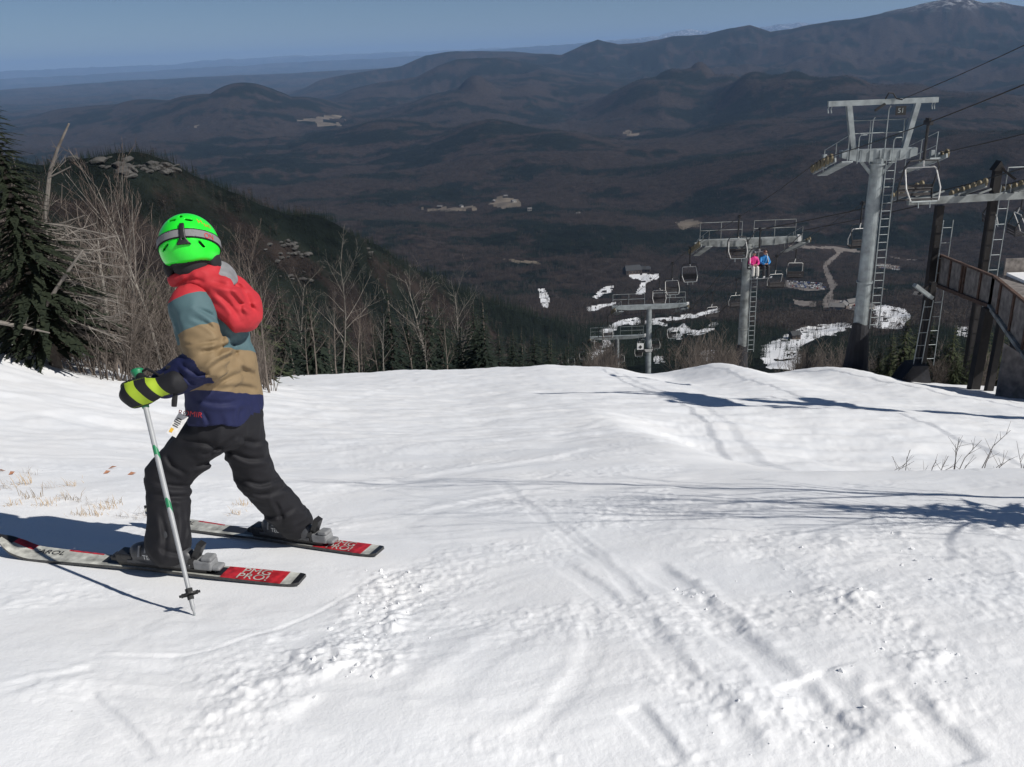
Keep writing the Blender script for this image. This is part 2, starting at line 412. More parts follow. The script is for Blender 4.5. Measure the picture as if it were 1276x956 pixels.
# ski and board tracks: photo pixels, width m, depth m
TRACKS = [([(690, 650), (740, 690), (790, 745), (830, 800)], 0.05, 0.012), ([(800, 700), (850, 735), (900, 780), (960, 830), (1010, 880), (1060, 940)], 0.09, 0.03),
    ([(690, 700), (780, 760), (840, 830), (900, 880), (930, 950)], 0.07, 0.02), ([(620, 600), (690, 660), (760, 720)], 0.06, 0.012),
    ([(1090, 850), (1150, 900), (1210, 956)], 0.08, 0.03), ([(540, 880), (590, 830), (640, 790), (700, 760)], 0.10, 0.012),
    ([(0, 860), (60, 845), (120, 830)], 0.05, 0.015), ([(105, 860), (150, 905), (190, 950)], 0.03, 0.012), ([(90, 815), (230, 815), (320, 790), (400, 760), (470, 715)], 0.02, 0.008),
    ([(0, 548), (120, 545), (260, 555)], 0.15, 0.02), ([(0, 570), (150, 572), (250, 580)], 0.12, 0.02), ([(0, 520), (200, 512)], 0.18, 0.02), ([(340, 530), (430, 500), (520, 470)], 0.2, 0.02),
    ([(400, 610), (560, 590), (700, 575), (760, 560)], 0.2, 0.03), ([(520, 640), (620, 620), (720, 612)], 0.12, 0.02), ([(560, 560), (700, 540), (820, 530), (900, 545)], 0.2, 0.02),
    ([(1000, 840), (1040, 870), (1030, 900)], 0.14, 0.04), ([(780, 880), (820, 920), (840, 956)], 0.05, 0.02), ([(640, 930), (700, 870), (740, 800), (730, 740)], 0.06, 0.01)]
# broken, lumpy snow thrown up along a turn: photo pixels, half width, lump height
LUMPS = [([(500, 700), (478, 745), (462, 790), (440, 850)], 0.14, 0.050), ([(395, 780), (345, 830), (305, 880), (260, 950)], 0.15, 0.030),
    ([(985, 700), (1040, 735), (1090, 775), (1130, 805), (1185, 840)], 0.10, 0.045), ([(1040, 745), (1120, 760), (1200, 790), (1276, 830)], 0.45, 0.016),
    ([(850, 735), (890, 750)], 0.05, 0.04), ([(960, 660), (1060, 690), (1200, 700), (1276, 705)], 0.35, 0.022), ([(700, 640), (850, 660), (960, 690)], 0.4, 0.014),
    ([(1000, 905), (1040, 920), (1080, 950)], 0.10, 0.035), ([(900, 850), (960, 870), (1000, 890)], 0.12, 0.022), ([(430, 570), (530, 560), (640, 540)], 0.35, 0.03),
    ([(820, 550), (870, 530), (900, 520)], 0.5, 0.05), ([(1080, 650), (1180, 655), (1276, 660)], 0.18, 0.05), ([(380, 600), (330, 620), (100, 610)], 0.25, 0.02)]
SCOOPS = [([(395, 885), (440, 893), (490, 897)], 0.06, 0.03), ([(370, 800), (395, 790)], 0.05, 0.015)]
_TR = [(smooth_pl(pl_world(p)), w, d) for p, w, d in TRACKS]
_LU = [(smooth_pl(pl_world(p)), w, d) for p, w, d in LUMPS]
_SCP = [(smooth_pl(pl_world(p)), w, d) for p, w, d in SCOOPS]
SKI_SPOTS = [hit(a, b, 0.6, 60)[:2] for a, b in ((378, 728), (5, 688), (475, 692), (255, 662))]
SKI_LINES = [np.array([SKI_SPOTS[0], SKI_SPOTS[1]]), np.array([SKI_SPOTS[2], SKI_SPOTS[3]])]

def snow_detail(x, y):
    r = np.hypot(x, y); z = np.zeros_like(x)
    fade = 1 - sstep(40, 70, r)
    z += 0.05 * fbm2(x * 0.33, y * 0.33, 3, 101) * sstep(1.5, 6, r)
    z += 0.012 * fbm2(x * 1.1 + 3, y * 1.1, 3, 103)
    calm = np.ones_like(x)
    for W in SKI_LINES:
        d, s, a = pl_dist(x, y, W); calm *= sstep(0.10, 0.35, d)
    z *= 0.15 + 0.85 * calm
    nr = r < 45
    xs = x[nr]; ys = y[nr]; q = np.zeros_like(xs); cm = calm[nr]; rs = r[nr]
    # weathered spring grain and wind/ski scrape
    warp = 0.25 * fbm2(xs * 0.8, ys * 0.8, 2, 105)
    q += 0.004 * fbm2((xs + warp) * 3.1, (ys + warp) * 5.5, 3, 107) * (0.4 + sstep(-0.3, 0.5, noise2(xs * 0.7, ys * 0.7, 109)))
    rough = sstep(-0.1, 0.45, fbm2(xs * 0.9 + 7, ys * 1.3, 3, 111))
    n1 = fbm2(xs * 14, ys * 14, 3, 113); n2 = fbm2(xs * 33, ys * 33, 2, 115)
    q += rough * (0.0026 * n1 + 0.004 * np.maximum(n1 - 0.35, 0)) + 0.0018 * n2 * (0.35 + rough)
    pel = noise2(xs * 21, ys * 21, 117)
    q += 0.011 * np.maximum(pel - 0.55, 0) * (0.3 + rough)
    # wide drifts of scraped snow farther down
    q += sstep(5, 10, rs) * 0.03 * fbm2(xs * 0.9, ys * 1.6, 4, 119)
    for W, w, dep in _TR:
        if len(xs) < 4 and (np.abs(xs - W[:, 0].mean()) > 4).all(): continue
        lo = W.min(0) - 4 * w - 0.1; hi = W.max(0) + 4 * w + 0.1
        m = (xs > lo[0]) & (xs < hi[0]) & (ys > lo[1]) & (ys < hi[1])
        if not m.any(): continue
        d, s, al = pl_dist(xs[m], ys[m], W)
        d = d + 0.25 * w * noise2(xs[m] * 5, ys[m] * 5, 121)
        end = sstep(0, 0.12, al) * (1 - sstep(0.88, 1, al))
        q[m] += 0.3 * end * (-dep * np.exp(-(d / (w * 0.6)) ** 4) + 0.55 * dep * np.exp(-((d - w) / (w * 0.35)) ** 2) * (s > 0) * (1 + 0.9 * noise2(xs[m] * 17, ys[m] * 17, 123)))
    for li, (W, w, hgt) in enumerate(_LU):
        hgt = hgt * (1.0 if li < 2 else 0.62)
        lo = W.min(0) - 3 * w; hi = W.max(0) + 3 * w
        m = (xs > lo[0]) & (xs < hi[0]) & (ys > lo[1]) & (ys < hi[1])
        if not m.any(): continue
        xm = xs[m]; ym = ys[m]
        d, s, al = pl_dist(xm, ym, W)
        g = np.exp(-(d / w) ** 2) * sstep(0, 0.1, al) * (1 - sstep(0.9, 1, al)) * cm[m]
        sc = 1.0 / max(0.25, min(1.0, w / 0.2)) if w < 0.3 else 1.0
        l1 = noise2(xm * 20 + 5, ym * 20, 125); l2 = noise2(xm * 46, ym * 46, 127); l0 = noise2(xm * 6, ym * 6, 129)
        l3 = noise2(xm * 90, ym * 90, 133); lump = np.maximum(l1 * 0.55 + l0 * 0.8, -0.15) * (0.5 + sstep(-0.3, 0.4, l0)) + 0.30 * np.maximum(l2, -0.2) + 0.12 * l3
        q[m] += 0.34 * g * hgt * (0.25 + 1.1 * lump)
    for W, w, dep in _SCP:
        lo = W.min(0) - 4 * w; hi = W.max(0) + 4 * w
        m = (xs > lo[0]) & (xs < hi[0]) & (ys > lo[1]) & (ys < hi[1])
        if not m.any(): continue
        d, s, al = pl_dist(xs[m], ys[m], W)
        g = 1 - sstep(w * 0.35, w * 1.5, d + 0.02 * noise2(xs[m] * 9, ys[m] * 9, 131))
        c_ = W.mean(0); tl_ = np.clip(((xs[m] - c_[0]) * -0.93 + (ys[m] - c_[1]) * 0.37) / 0.12, -1, 1)
        q[m] = q[m] * (1 - g) - 0.28 * g * dep * (0.6 + 0.6 * tl_)
    # keep the snow under the skis even
    q *= cm * 0.92 + 0.08
    z[nr] += q
    return z * fade

# ================================================================== GROUND MESHES
def polar_grid(rings, cols):
    R, A = np.meshgrid(rings, cols, indexing='ij')
    X = R * np.sin(A); Y = R * np.cos(A)
    nr, nc = R.shape
    i = np.arange(nr - 1)[:, None] * nc + np.arange(nc - 1)[None, :]
    F = np.stack([i, i + 1, i + nc + 1, i + nc], -1).reshape(-1, 4)[:, ::-1]
    return X.ravel(), Y.ravel(), F
def make_cols(dense, nd, nside):
    side = np.linspace(0, 1, nside + 1)[1:] ** 1.3
    right = dense + (math.pi - dense) * side
    return np.concatenate([-right[::-1], np.linspace(-dense, dense, nd), right])

# snow material
def snow_mat(name, base, bump=0.35, scale=1.0):
    m = bpy.data.materials.new(name); m.use_nodes = True; nt = m.node_tree; b = nt.nodes['Principled BSDF']
    b.inputs['Roughness'].default_value = 0.55; b.inputs['Specular IOR Level'].default_value = 0.25
    tc = nt.nodes.new('ShaderNodeNewGeometry')
    n = nt.nodes.new('ShaderNodeTexNoise'); n.inputs['Scale'].default_value = 1.3 * scale; n.inputs['Detail'].default_value = 6
    nt.links.new(tc.outputs['Position'], n.inputs['Vector'])
    r = nt.nodes.new('ShaderNodeValToRGB'); r.color_ramp.elements[0].position = 0.3; r.color_ramp.elements[1].position = 0.7
    r.color_ramp.elements[0].color = (base * 0.93, base * 0.945, base * 0.965, 1); r.color_ramp.elements[1].color = (base, base * 0.998, base * 0.995, 1)
    nt.links.new(n.outputs['Fac'], r.inputs['Fac'])
    # scattered specks of grit and needles
    v = nt.nodes.new('ShaderNodeTexVoronoi'); v.inputs['Scale'].default_value = 9.0 * scale
    nt.links.new(tc.outputs['Position'], v.inputs['Vector'])
    lt = nt.nodes.new('ShaderNodeMath'); lt.operation = 'LESS_THAN'; lt.inputs[1].default_value = 0.035
    nt.links.new(v.outputs['Distance'], lt.inputs[0])
    sep = nt.nodes.new('ShaderNodeSeparateColor'); nt.links.new(v.outputs['Color'], sep.inputs[0])
    g2 = nt.nodes.new('ShaderNodeMath'); g2.operation = 'GREATER_THAN'; g2.inputs[1].default_value = 0.86
    nt.links.new(sep.outputs[0], g2.inputs[0])
    mu = nt.nodes.new('ShaderNodeMath'); mu.operation = 'MULTIPLY'; nt.links.new(lt.outputs[0], mu.inputs[0]); nt.links.new(g2.outputs[0], mu.inputs[1])
    mm = nt.nodes.new('ShaderNodeMath'); mm.operation = 'MULTIPLY'; mm.inputs[1].default_value = 0.75; nt.links.new(mu.outputs[0], mm.inputs[0])
    mx = nt.nodes.new('ShaderNodeMix'); mx.data_type = 'RGBA'; mx.inputs[7].default_value = (0.12, 0.09, 0.07, 1)
    nt.links.new(mm.outputs[0], mx.inputs[0]); nt.links.new(r.outputs['Color'], mx.inputs[6]); nt.links.new(mx.outputs[2], b.inputs['Base Color'])
    n2 = nt.nodes.new('ShaderNodeTexNoise'); n2.inputs['Scale'].default_value = 85 * scale; n2.inputs['Detail'].default_value = 4; n2.inputs['Roughness'].default_value = 0.65
    nt.links.new(tc.outputs['Position'], n2.inputs['Vector'])
    bp = nt.nodes.new('ShaderNodeBump'); bp.inputs['Strength'].default_value = bump; bp.inputs['Distance'].default_value = 0.012 / scale
    nt.links.new(n2.outputs['Fac'], bp.inputs['Height']); nt.links.new(bp.outputs['Normal'], b.inputs['Normal'])
    return m
M_SNOW = snow_mat('spring_snow', 0.87, 0.22)
M_SNOWFAR = snow_mat('trail_snow', 0.78, 0.0, 0.02)

rings = np.concatenate([np.geomspace(0.12, 1.3, 14)[:-1], np.geomspace(1.3, 6.5, 430)[:-1], np.geomspace(6.5, 42, 240)[:-1], np.geomspace(42, 85, 36)])
cols = make_cols(math.radians(35), 580, 50)
X, Y, Fc = polar_grid(rings, cols)
Z = T(X, Y) + snow_detail(X, Y)
# the sheet dives under the forest floor at its outer edge
Rr = np.hypot(X, Y)
Z = Z - 2.5 * sstep(70, 85, Rr)
snow = link_mesh('snow_slope', np_mesh('snow_slope', np.stack([X, Y, Z], 1), Fc, M_SNOW, smooth=True))
tag(snow, kind='structure')

# forest floor / hills
def land_mat():
    m = bpy.data.materials.new('wooded_land'); m.use_nodes = True; nt = m.node_tree; N = nt.nodes; L = nt.links; b = N['Principled BSDF']
    b.inputs['Roughness'].default_value = 0.95; b.inputs['Specular IOR Level'].default_value = 0.05
    geo = N.new('ShaderNodeNewGeometry')
    at = N.new('ShaderNodeAttribute'); at.attribute_name = 'evergreen'
    def noise(scale, det, rough=0.6):
        n = N.new('ShaderNodeTexNoise'); n.inputs['Scale'].default_value = scale; n.inputs['Detail'].default_value = det; n.inputs['Roughness'].default_value = rough
        L.new(geo.outputs['Position'], n.inputs['Vector']); return n
    n1 = noise(0.011, 8, 0.72); n2 = noise(0.0016, 6); n3 = noise(0.045, 4, 0.7)
    add = N.new('ShaderNodeMath'); add.operation = 'ADD'; L.new(at.outputs['Fac'], add.inputs[0])
    sub = N.new('ShaderNodeMath'); sub.operation = 'MULTIPLY_ADD'; sub.inputs[1].default_value = 2.0; sub.inputs[2].default_value = -1.0
    L.new(n1.outputs['Fac'], sub.inputs[0]); L.new(sub.outputs[0], add.inputs[1])
    ramp = N.new('ShaderNodeValToRGB'); e = ramp.color_ramp.elements
    e[0].position = 0.10; e[0].color = (0.037, 0.0305, 0.0275, 1); e[1].position = 0.95; e[1].color = (0.008, 0.012, 0.0105, 1)
    x = ramp.color_ramp.elements.new(0.42); x.color = (0.024, 0.0205, 0.019, 1)
    x = ramp.color_ramp.elements.new(0.60); x.color = (0.013, 0.017, 0.014, 1)
    L.new(add.outputs[0], ramp.inputs['Fac'])
    mu = N.new('ShaderNodeMix'); mu.data_type = 'RGBA'; mu.blend_type = 'MULTIPLY'; mu.inputs[0].default_value = 0.8
    r3 = N.new('ShaderNodeValToRGB'); r3.color_ramp.elements[0].position = 0.3; r3.color_ramp.elements[0].color = (0.30, 0.30, 0.33, 1); r3.color_ramp.elements[1].position = 0.72; r3.color_ramp.elements[1].color = (1.6, 1.5, 1.45, 1)
    L.new(n3.outputs['Fac'], r3.inputs['Fac']); L.new(ramp.outputs['Color'], mu.inputs[6]); L.new(r3.outputs['Color'], mu.inputs[7])
    # snow left on the highest tops
    at2 = N.new('ShaderNodeAttribute'); at2.attribute_name = 'old_snow'
    mx = N.new('ShaderNodeMix'); mx.data_type = 'RGBA'; mx.inputs[7].default_value = (0.6, 0.62, 0.66, 1)
    mm = N.new('ShaderNodeMath'); mm.operation = 'MULTIPLY'; L.new(at2.outputs['Fac'], mm.inputs[0])
    g = N.new('ShaderNodeValToRGB'); g.color_ramp.elements[0].position = 0.5; g.color_ramp.elements[1].position = 0.58; L.new(n1.outputs['Fac'], g.inputs['Fac'])
    L.new(g.outputs['Color'], mm.inputs[1]); L.new(mm.outputs[0], mx.inputs[0]); L.new(mu.outputs[2], mx.inputs[6]); L.new(mx.outputs[2], b.inputs['Base Color'])
    bp = N.new('ShaderNodeBump'); bp.inputs['Strength'].default_value = 0.9; bp.inputs['Distance'].default_value = 14
    L.new(n1.outputs['Fac'], bp.inputs['Height']); L.new(bp.outputs['Normal'], b.inputs['Normal'])
    return m
M_LAND = land_mat()
M_ROAD = mat('gravel_road', (0.15, 0.13, 0.115), 0.95, noise=(0.15, 0.25))
M_FIELD = mat('dry_field', (0.125, 0.10, 0.072), 0.95, noise=(0.012, 0.45))
rings = np.concatenate([np.geomspace(44, 300, 40)[:-1], np.geomspace(300, 2600, 420)[:-1], np.geomspace(2600, 84000, 300)])
cols = make_cols(math.radians(34), 880, 36)
X, Y, Fc = polar_grid(rings, cols)
Z = T(X, Y); Rr = np.hypot(X, Y)
Z = Z - 1.2 * (1 - sstep(66, 84, Rr)) - Rr * Rr / (2 * 7.4e6)
ev = conif(X, Y)
osn = sstep(250, 520, Z) * sstep(9000, 11000, Rr)
cov = cover(X, Y, Z)
fcov = cov[Fc].max(1) * 0
c4 = cov[Fc]
for k in (1, 2, 3): fcov[(c4 == k).sum(1) >= 3] = k
Vt = np.stack([X, Y, Z], 1)
def sub_mesh(name, sel, material, attrs=None):
    f = Fc[sel]; u, inv = np.unique(f, return_inverse=True)
    o = link_mesh(name, np_mesh(name, Vt[u], inv.reshape(-1, 4), material, smooth=True, attrs={k: a[u] for k, a in (attrs or {}).items()}))
    return tag(o, kind='structure')
sub_mesh('hills', fcov == 0, M_LAND, {'evergreen': ev, 'old_snow': osn})
sub_mesh('ski_trail', fcov == 1, M_SNOWFAR)
sub_mesh('road', fcov == 2, M_ROAD)
sub_mesh('field', fcov == 3, M_FIELD)

# ------------------------------------------------------------------ haze
zmin = float(Z[(np.abs(np.arctan2(X, Y)) < 3.2)].min())
hb = MB(); hb.box((0, 0, (zmin - 1.5 + 1100) / 2), (200000, 200000, 1100 - zmin + 1.5))
M_HAZE = bpy.data.materials.new('haze'); M_HAZE.use_nodes = True
M_HAZE.node_tree.nodes.clear()
_o = M_HAZE.node_tree.nodes.new('ShaderNodeOutputMaterial'); _v = M_HAZE.node_tree.nodes.new('ShaderNodeVolumePrincipled')
_v.inputs['Color'].default_value = (0.40, 0.62, 0.98, 1); _v.inputs['Density'].default_value = 2.6e-5; _v.inputs['Anisotropy'].default_value = 0.0
M_HAZE.node_tree.links.new(_v.outputs[0], _o.inputs['Volume'])
haze = hb.build('haze', M_HAZE); tag(haze, kind='stuff')

# ================================================================== VEGETATION
def leafmat(name, c1, c2, rough=0.8):
    m = bpy.data.materials.new(name); m.use_nodes = True; nt = m.node_tree; b = nt.nodes['Principled BSDF']
    b.inputs['Roughness'].default_value = rough; b.inputs['Specular IOR Level'].default_value = 0.2
    oi = nt.nodes.new('ShaderNodeObjectInfo'); geo = nt.nodes.new('ShaderNodeNewGeometry')
    ad = nt.nodes.new('ShaderNodeMath'); ad.operation = 'MULTIPLY_ADD'; ad.inputs[1].default_value = 0.5
    mu = nt.nodes.new('ShaderNodeMath'); mu.operation = 'MULTIPLY'; mu.inputs[1].default_value = 0.5
    nt.links.new(oi.outputs['Random'], mu.inputs[0]); nt.links.new(geo.outputs['Random Per Island'], ad.inputs[0]); nt.links.new(mu.outputs[0], ad.inputs[2])
    r = nt.nodes.new('ShaderNodeMix'); r.data_type = 'RGBA'; r.inputs[6].default_value = (*c1, 1); r.inputs[7].default_value = (*c2, 1)
    nt.links.new(ad.outputs[0], r.inputs[0]); nt.links.new(r.outputs[2], b.inputs['Base Color'])
    return m
M_NEEDLE = leafmat('spruce_needles', (0.026, 0.036, 0.018), (0.062, 0.074, 0.036))
M_NEEDLEDK = leafmat('dark_spruce_needles', (0.012, 0.018, 0.011), (0.032, 0.040, 0.022))
M_NEEDLE2 = leafmat('far_needles', (0.010, 0.017, 0.013), (0.026, 0.036, 0.024))
M_TWIG = leafmat('bare_twigs', (0.085, 0.064, 0.055), (0.165, 0.130, 0.112))
M_TWIGFAR = leafmat('far_bare_twigs', (0.026, 0.022, 0.020), (0.090, 0.074, 0.064))
M_BARK = mat('grey_bark', (0.15, 0.125, 0.105), 0.9, noise=(6, 0.4), bump=(20, 0.5, 0.01))
M_BIRCH = mat('pale_birch_bark', (0.215, 0.195, 0.17), 0.85, noise=(5, 0.35), bump=(20, 0.4, 0.006))
M_DEAD = mat('silvered_dead_wood', (0.19, 0.17, 0.15), 0.9, noise=(8, 0.3))
M_STRAW = mat('dry_straw', (0.42, 0.31, 0.19), 0.9, noise=(12, 0.3))
M_BRUSH = leafmat('brush_twigs', (0.06, 0.050, 0.043), (0.19, 0.160, 0.138))

def frame(d):
    d = d.normalized(); a = Vector((0, 0, 1)) if abs(d.z) < 0.9 else Vector((1, 0, 0))
    x = d.cross(a).normalized(); return x, d.cross(x)
def bare_tree(rs, h, r0, mats, levels=3, crook=0.12, spread=0.6, nb=9, start=0.3, twig=4, lean=(0, 0)):
    """branching leafless tree; material 0 trunk and limbs, 1 twigs"""
    t = MB(); c = MB()
    def limb(p, d, L, r, lv):
        n = 5 if lv == 0 else (4 if lv == 1 else 3)
        pts = [p]; rad = [r]; dirs = [d]
        for i in range(n):
            d = (d + Vector((rs.uniform(-1, 1), rs.uniform(-1, 1), rs.uniform(-0.5, 1.0))) * crook).normalized()
            p = p + d * (L / n); pts.append(p); rad.append(max(r * (1 - 0.85 * (i + 1) / n), 0.004 if lv < 2 else 0.0025)); dirs.append(d)
        (t if lv < 2 else c).tube(pts, rad, 6 if lv == 0 else (4 if lv == 1 else 3), 0, caps=False)
        if lv >= levels: return
        k = nb if lv == 0 else (6 if lv == 1 else twig)
        for j in range(k):
            f = start + (1 - start) * (j + rs.random()) / k if lv == 0 else 0.15 + 0.85 * (j + rs.random()) / k
            i = min(int(f * n), n - 1); u = f * n - i
            q = pts[i].lerp(pts[i + 1], u); dd = dirs[i + 1]
            x, y = frame(dd); a = rs.uniform(0, 6.283)
            nd = (dd * rs.uniform(0.5, 1.0) + (x * math.cos(a) + y * math.sin(a)) * spread * rs.uniform(0.7, 1.5) + Vector((0, 0, 0.18))).normalized()
            limb(q, nd, L * rs.uniform(0.28, 0.5) * (1.15 - 0.5 * f), rad[i] * rs.uniform(0.4, 0.6), lv + 1)
    limb(Vector((0, 0, -0.4)), Vector((lean[0], lean[1], 1)).normalized(), h + 0.4, r0, 0)
    return t.mesh('trunk', mats[0]), c.mesh('crown', mats[1])
def conifer(rs, h, w, whorls, per, sprays, mats, bare=0.08, droop=0.25, fan=0.34):
    """spruce or fir: tapered trunk, whorls of drooping boughs, each with a fan of needle sprays"""
    t = MB(); c = MB()
    t.tube([(0, 0, -0.6), (0, 0, h * 0.5), (0, 0, h)], [0.022 * h, 0.012 * h, 0.003], 6, 0, caps=False)
    for i in range(whorls):
        f = (i + rs.random() * 0.6) / whorls; z = h * (bare + (1 - bare) * f)
        L0 = w * (1 - f) ** 0.85 * (0.75 + 0.5 * rs.random()) + 0.03 * w
        for j in range(per):
            a = 6.283 * (j + rs.random() * 0.8) / per + i * 1.3
            L = L0 * rs.uniform(0.55, 1.15)
            d = Vector((math.cos(a), math.sin(a), 0)); sd = Vector((-math.sin(a), math.cos(a), 0))
            p0 = Vector((0, 0, z)); up = 0.25 * (f - 0.4)
            for k in range(sprays):
                g = (k + 0.6) / sprays
                q = p0 + d * (L * g) + Vector((0, 0, L * (up * g - droop * g * g)))
                wd = L * fan * (1.05 - 0.6 * g) * rs.uniform(0.7, 1.3)
                s1 = 1 if (k % 2) else -1
                tip = q + d * (wd * 0.9) + sd * (wd * s1 * rs.uniform(0.3, 1.0)) + Vector((0, 0, -wd * rs.uniform(0.05, 0.45)))
                b1 = q - d * wd * 0.35 + Vector((0, 0, wd * 0.14)); b2 = q + d * wd * 0.3 + sd * (-s1 * wd * 0.25) + Vector((0, 0, -wd * 0.12))
                c.add([b1, b2, tip], [(0, 1, 2)])
            e = p0 + d * L + Vector((0, 0, L * (up - droop)))
            c.add([p0 + d * L * 0.55 + sd * 0.1 * L + Vector((0, 0, L * (up * .55 - droop * .3))), p0 + d * L * 0.55 - sd * 0.1 * L + Vector((0, 0, L * (up * .55 - droop * .3))), e], [(0, 1, 2)])
    return t.mesh('trunk', mats[0]), c.mesh('crown', mats[1])
def plant(name, meshes, loc, rz, s, label, cat, group=None, tilt=(0, 0)):
    e = empty(name, loc, rz, label, cat, group); e.scale = (s, s, s)
    e.rotation_euler = (tilt[0], tilt[1], rz)
    for me in meshes: link_mesh(me.name.split('.')[0], me, e)
    return e

rs = random.Random(5)
CONI_MID = [conifer(random.Random(20 + i), 9.0, 1.9 + 0.3 * i, 26, 8, 5, (M_BARK, M_NEEDLE2)) for i in range(4)]
BARE_MID = [bare_tree(random.Random(40 + i), 8.0, 0.10, (M_BARK, M_TWIG), levels=3, nb=10, twig=4) for i in range(4)]
BARE_PALE = [bare_tree(random.Random(60 + i), 7.5, 0.06, (M_BIRCH, M_TWIG), levels=2, nb=9) for i in range(3)]

# ---- single trees one can tell apart: positions on the slope below and beside the piste
def free(x, y):
    return True
placed = []
def px_of(x, y, z): a, b, c = proj(x, y, z); return float(a), float(b)
cand = []
g = np.random.default_rng(3)
for _ in range(16000):
    r = math.exp(g.uniform(math.log(26), math.log(420))); a = math.radians(g.uniform(-33, 33))
    x = r * math.sin(a); y = r * math.cos(a); cand.append((x, y, r))
cand.sort(key=lambda c: c[2])
ca = np.array(cand); cz = T(ca[:, 0], ca[:, 1]); cc = conif(ca[:, 0], ca[:, 1])
n_con = n_bare = 0
grid = {}
for (x, y, r), z, cf in zip(cand, cz, cc):
    px, py = px_of(x, y, z)
    if px < -60 or px > 1340: continue
    if px < 335: 
        if r < 34: continue                       # the bank itself is planted by hand
        hmax = 7.0
    elif px < 610:
        if r < 34 + (px - 335) * 0.06: continue
        hmax = 6.2 if r < 90 else 8.5
    elif px < 745:
        if r < 95 + (px - 610) * 0.5: continue
        hmax = 8.5
    else:
        if r < 300: continue                       # open trail and lift line
        hmax = 9
    cs_ = 2.3 if r < 75 else 3.0
    cell = (int(x / cs_), int(y / cs_), cs_)
    if cell in grid: continue
    grid[cell] = 1
    if px < 745 and px > 560: cf = max(cf, 0.85)
    con = rs.random() < cf * 0.9 + 0.12
    hh = hmax * rs.uniform(0.55, 1.0)
    if r < 60 and not con: hh *= 0.8
    if px > 335 and px < 610 and r < 70: hh = min(hh, 0.6 + 0.9 * max(0.0, (P(px, 340 + 30 * rs.random() + (40 if not con else 0), y)[2] - z)))
    if hh < 1.5: continue
    if con and n_con < 245:
        plant('spruce_tree', CONI_MID[rs.randrange(4)], (x, y, z), rs.uniform(0, 6.28), hh / 9.0, 'dark green spruce among the woods below the left edge of the piste', 'tree', 'spruces in the woods below the piste')
        n_con += 1
    elif not con and n_bare < 230:
        if rs.random() < 0.16:
            plant('birch_tree', BARE_PALE[rs.randrange(3)], (x, y, z), rs.uniform(0, 6.28), hh / 7.5, 'pale leafless birch among the woods below the left edge of the piste', 'tree', 'pale birches in the woods below the piste')
        else:
            plant('bare_tree', BARE_MID[rs.randrange(4)], (x, y, z), rs.uniform(0, 6.28), hh / 8.0, 'brown leafless hardwood among the woods below the left edge of the piste', 'tree', 'bare hardwoods in the woods below the piste')
        n_bare += 1
print('trees', n_con, n_bare)

# ---- the rest of the woods: one mass of far trees
def join_meshes(parts, mats, name):
    """parts: list of (mesh, matrix, material index)"""
    V = []; F3 = []; mi = []; off = 0
    for me, M, k in parts:
        n = len(me.vertices); co = np.empty(n * 3, np.float32); me.vertices.foreach_get('co', co); co = co.reshape(-1, 3)
        A = np.array(M.to_3x3()); co = co @ A.T + np.array(M.translation)
        me.calc_loop_triangles(); tr = np.empty(len(me.loop_triangles) * 3, np.int32); me.loop_triangles.foreach_get('vertices', tr)
        V.append(co); F3.append(tr.reshape(-1, 3) + off); mi.append(np.full(len(tr) // 3, k)); off += n
    return np_mesh(name, np.concatenate(V), np.concatenate(F3), mats, matidx=np.concatenate(mi))
def simple_hardwood(rs):
    b = MB(); h = rs.uniform(8, 12)
    b.tube([(0, 0, -3), (0, 0, h * 0.5)], [0.16, 0.08], 3, 0, caps=False)
    for i in range(34):
        th = rs.uniform(0, 6.283); u = rs.uniform(0, 1); zz = h * (0.38 + 0.62 * u); rr = 2.4 * math.sqrt(max(0, 1 - (2 * u - 0.85) ** 2 / 1.4)) * rs.uniform(0.3, 1)
        p = Vector((rr * math.cos(th), rr * math.sin(th), zz)); s = rs.uniform(0.5, 1.1)
        d = (Vector((math.cos(th), math.sin(th), rs.uniform(0.3, 1.6)))).normalized(); x, y = frame(d); w = rs.uniform(0.08, 0.22)
        b.add([p - d * s - x * w, p - d * s + x * w, p + d * s + y * w * 0.5], [(0, 1, 2)])
    return b.mesh('hw', M_TWIGFAR)
def simple_conifer(rs):
    h = rs.uniform(5, 12); return conifer(rs, h, h * rs.uniform(0.22, 0.30), 9, 6, 1, (M_NEEDLE2, M_NEEDLE2))
def clump(kind, seed):
    rs = random.Random(seed); parts = []
    for i in range(7):
        a = rs.uniform(0, 6.283); d = 9 * math.sqrt(rs.random()); s = rs.uniform(0.7, 1.15)
        M = Matrix.Translation((d * math.cos(a), d * math.sin(a), rs.uniform(-1.5, 0.3))) @ Matrix.Rotation(rs.uniform(0, 6.283), 4, 'Z') @ Matrix.Scale(s, 4)
        if kind == 0: parts.append((simple_hardwood(rs), M, 0))
        else:
            for me in simple_conifer(rs): parts.append((me, M, 0))
    return join_meshes(parts, M_TWIGFAR if kind == 0 else M_NEEDLE2, 'clump')
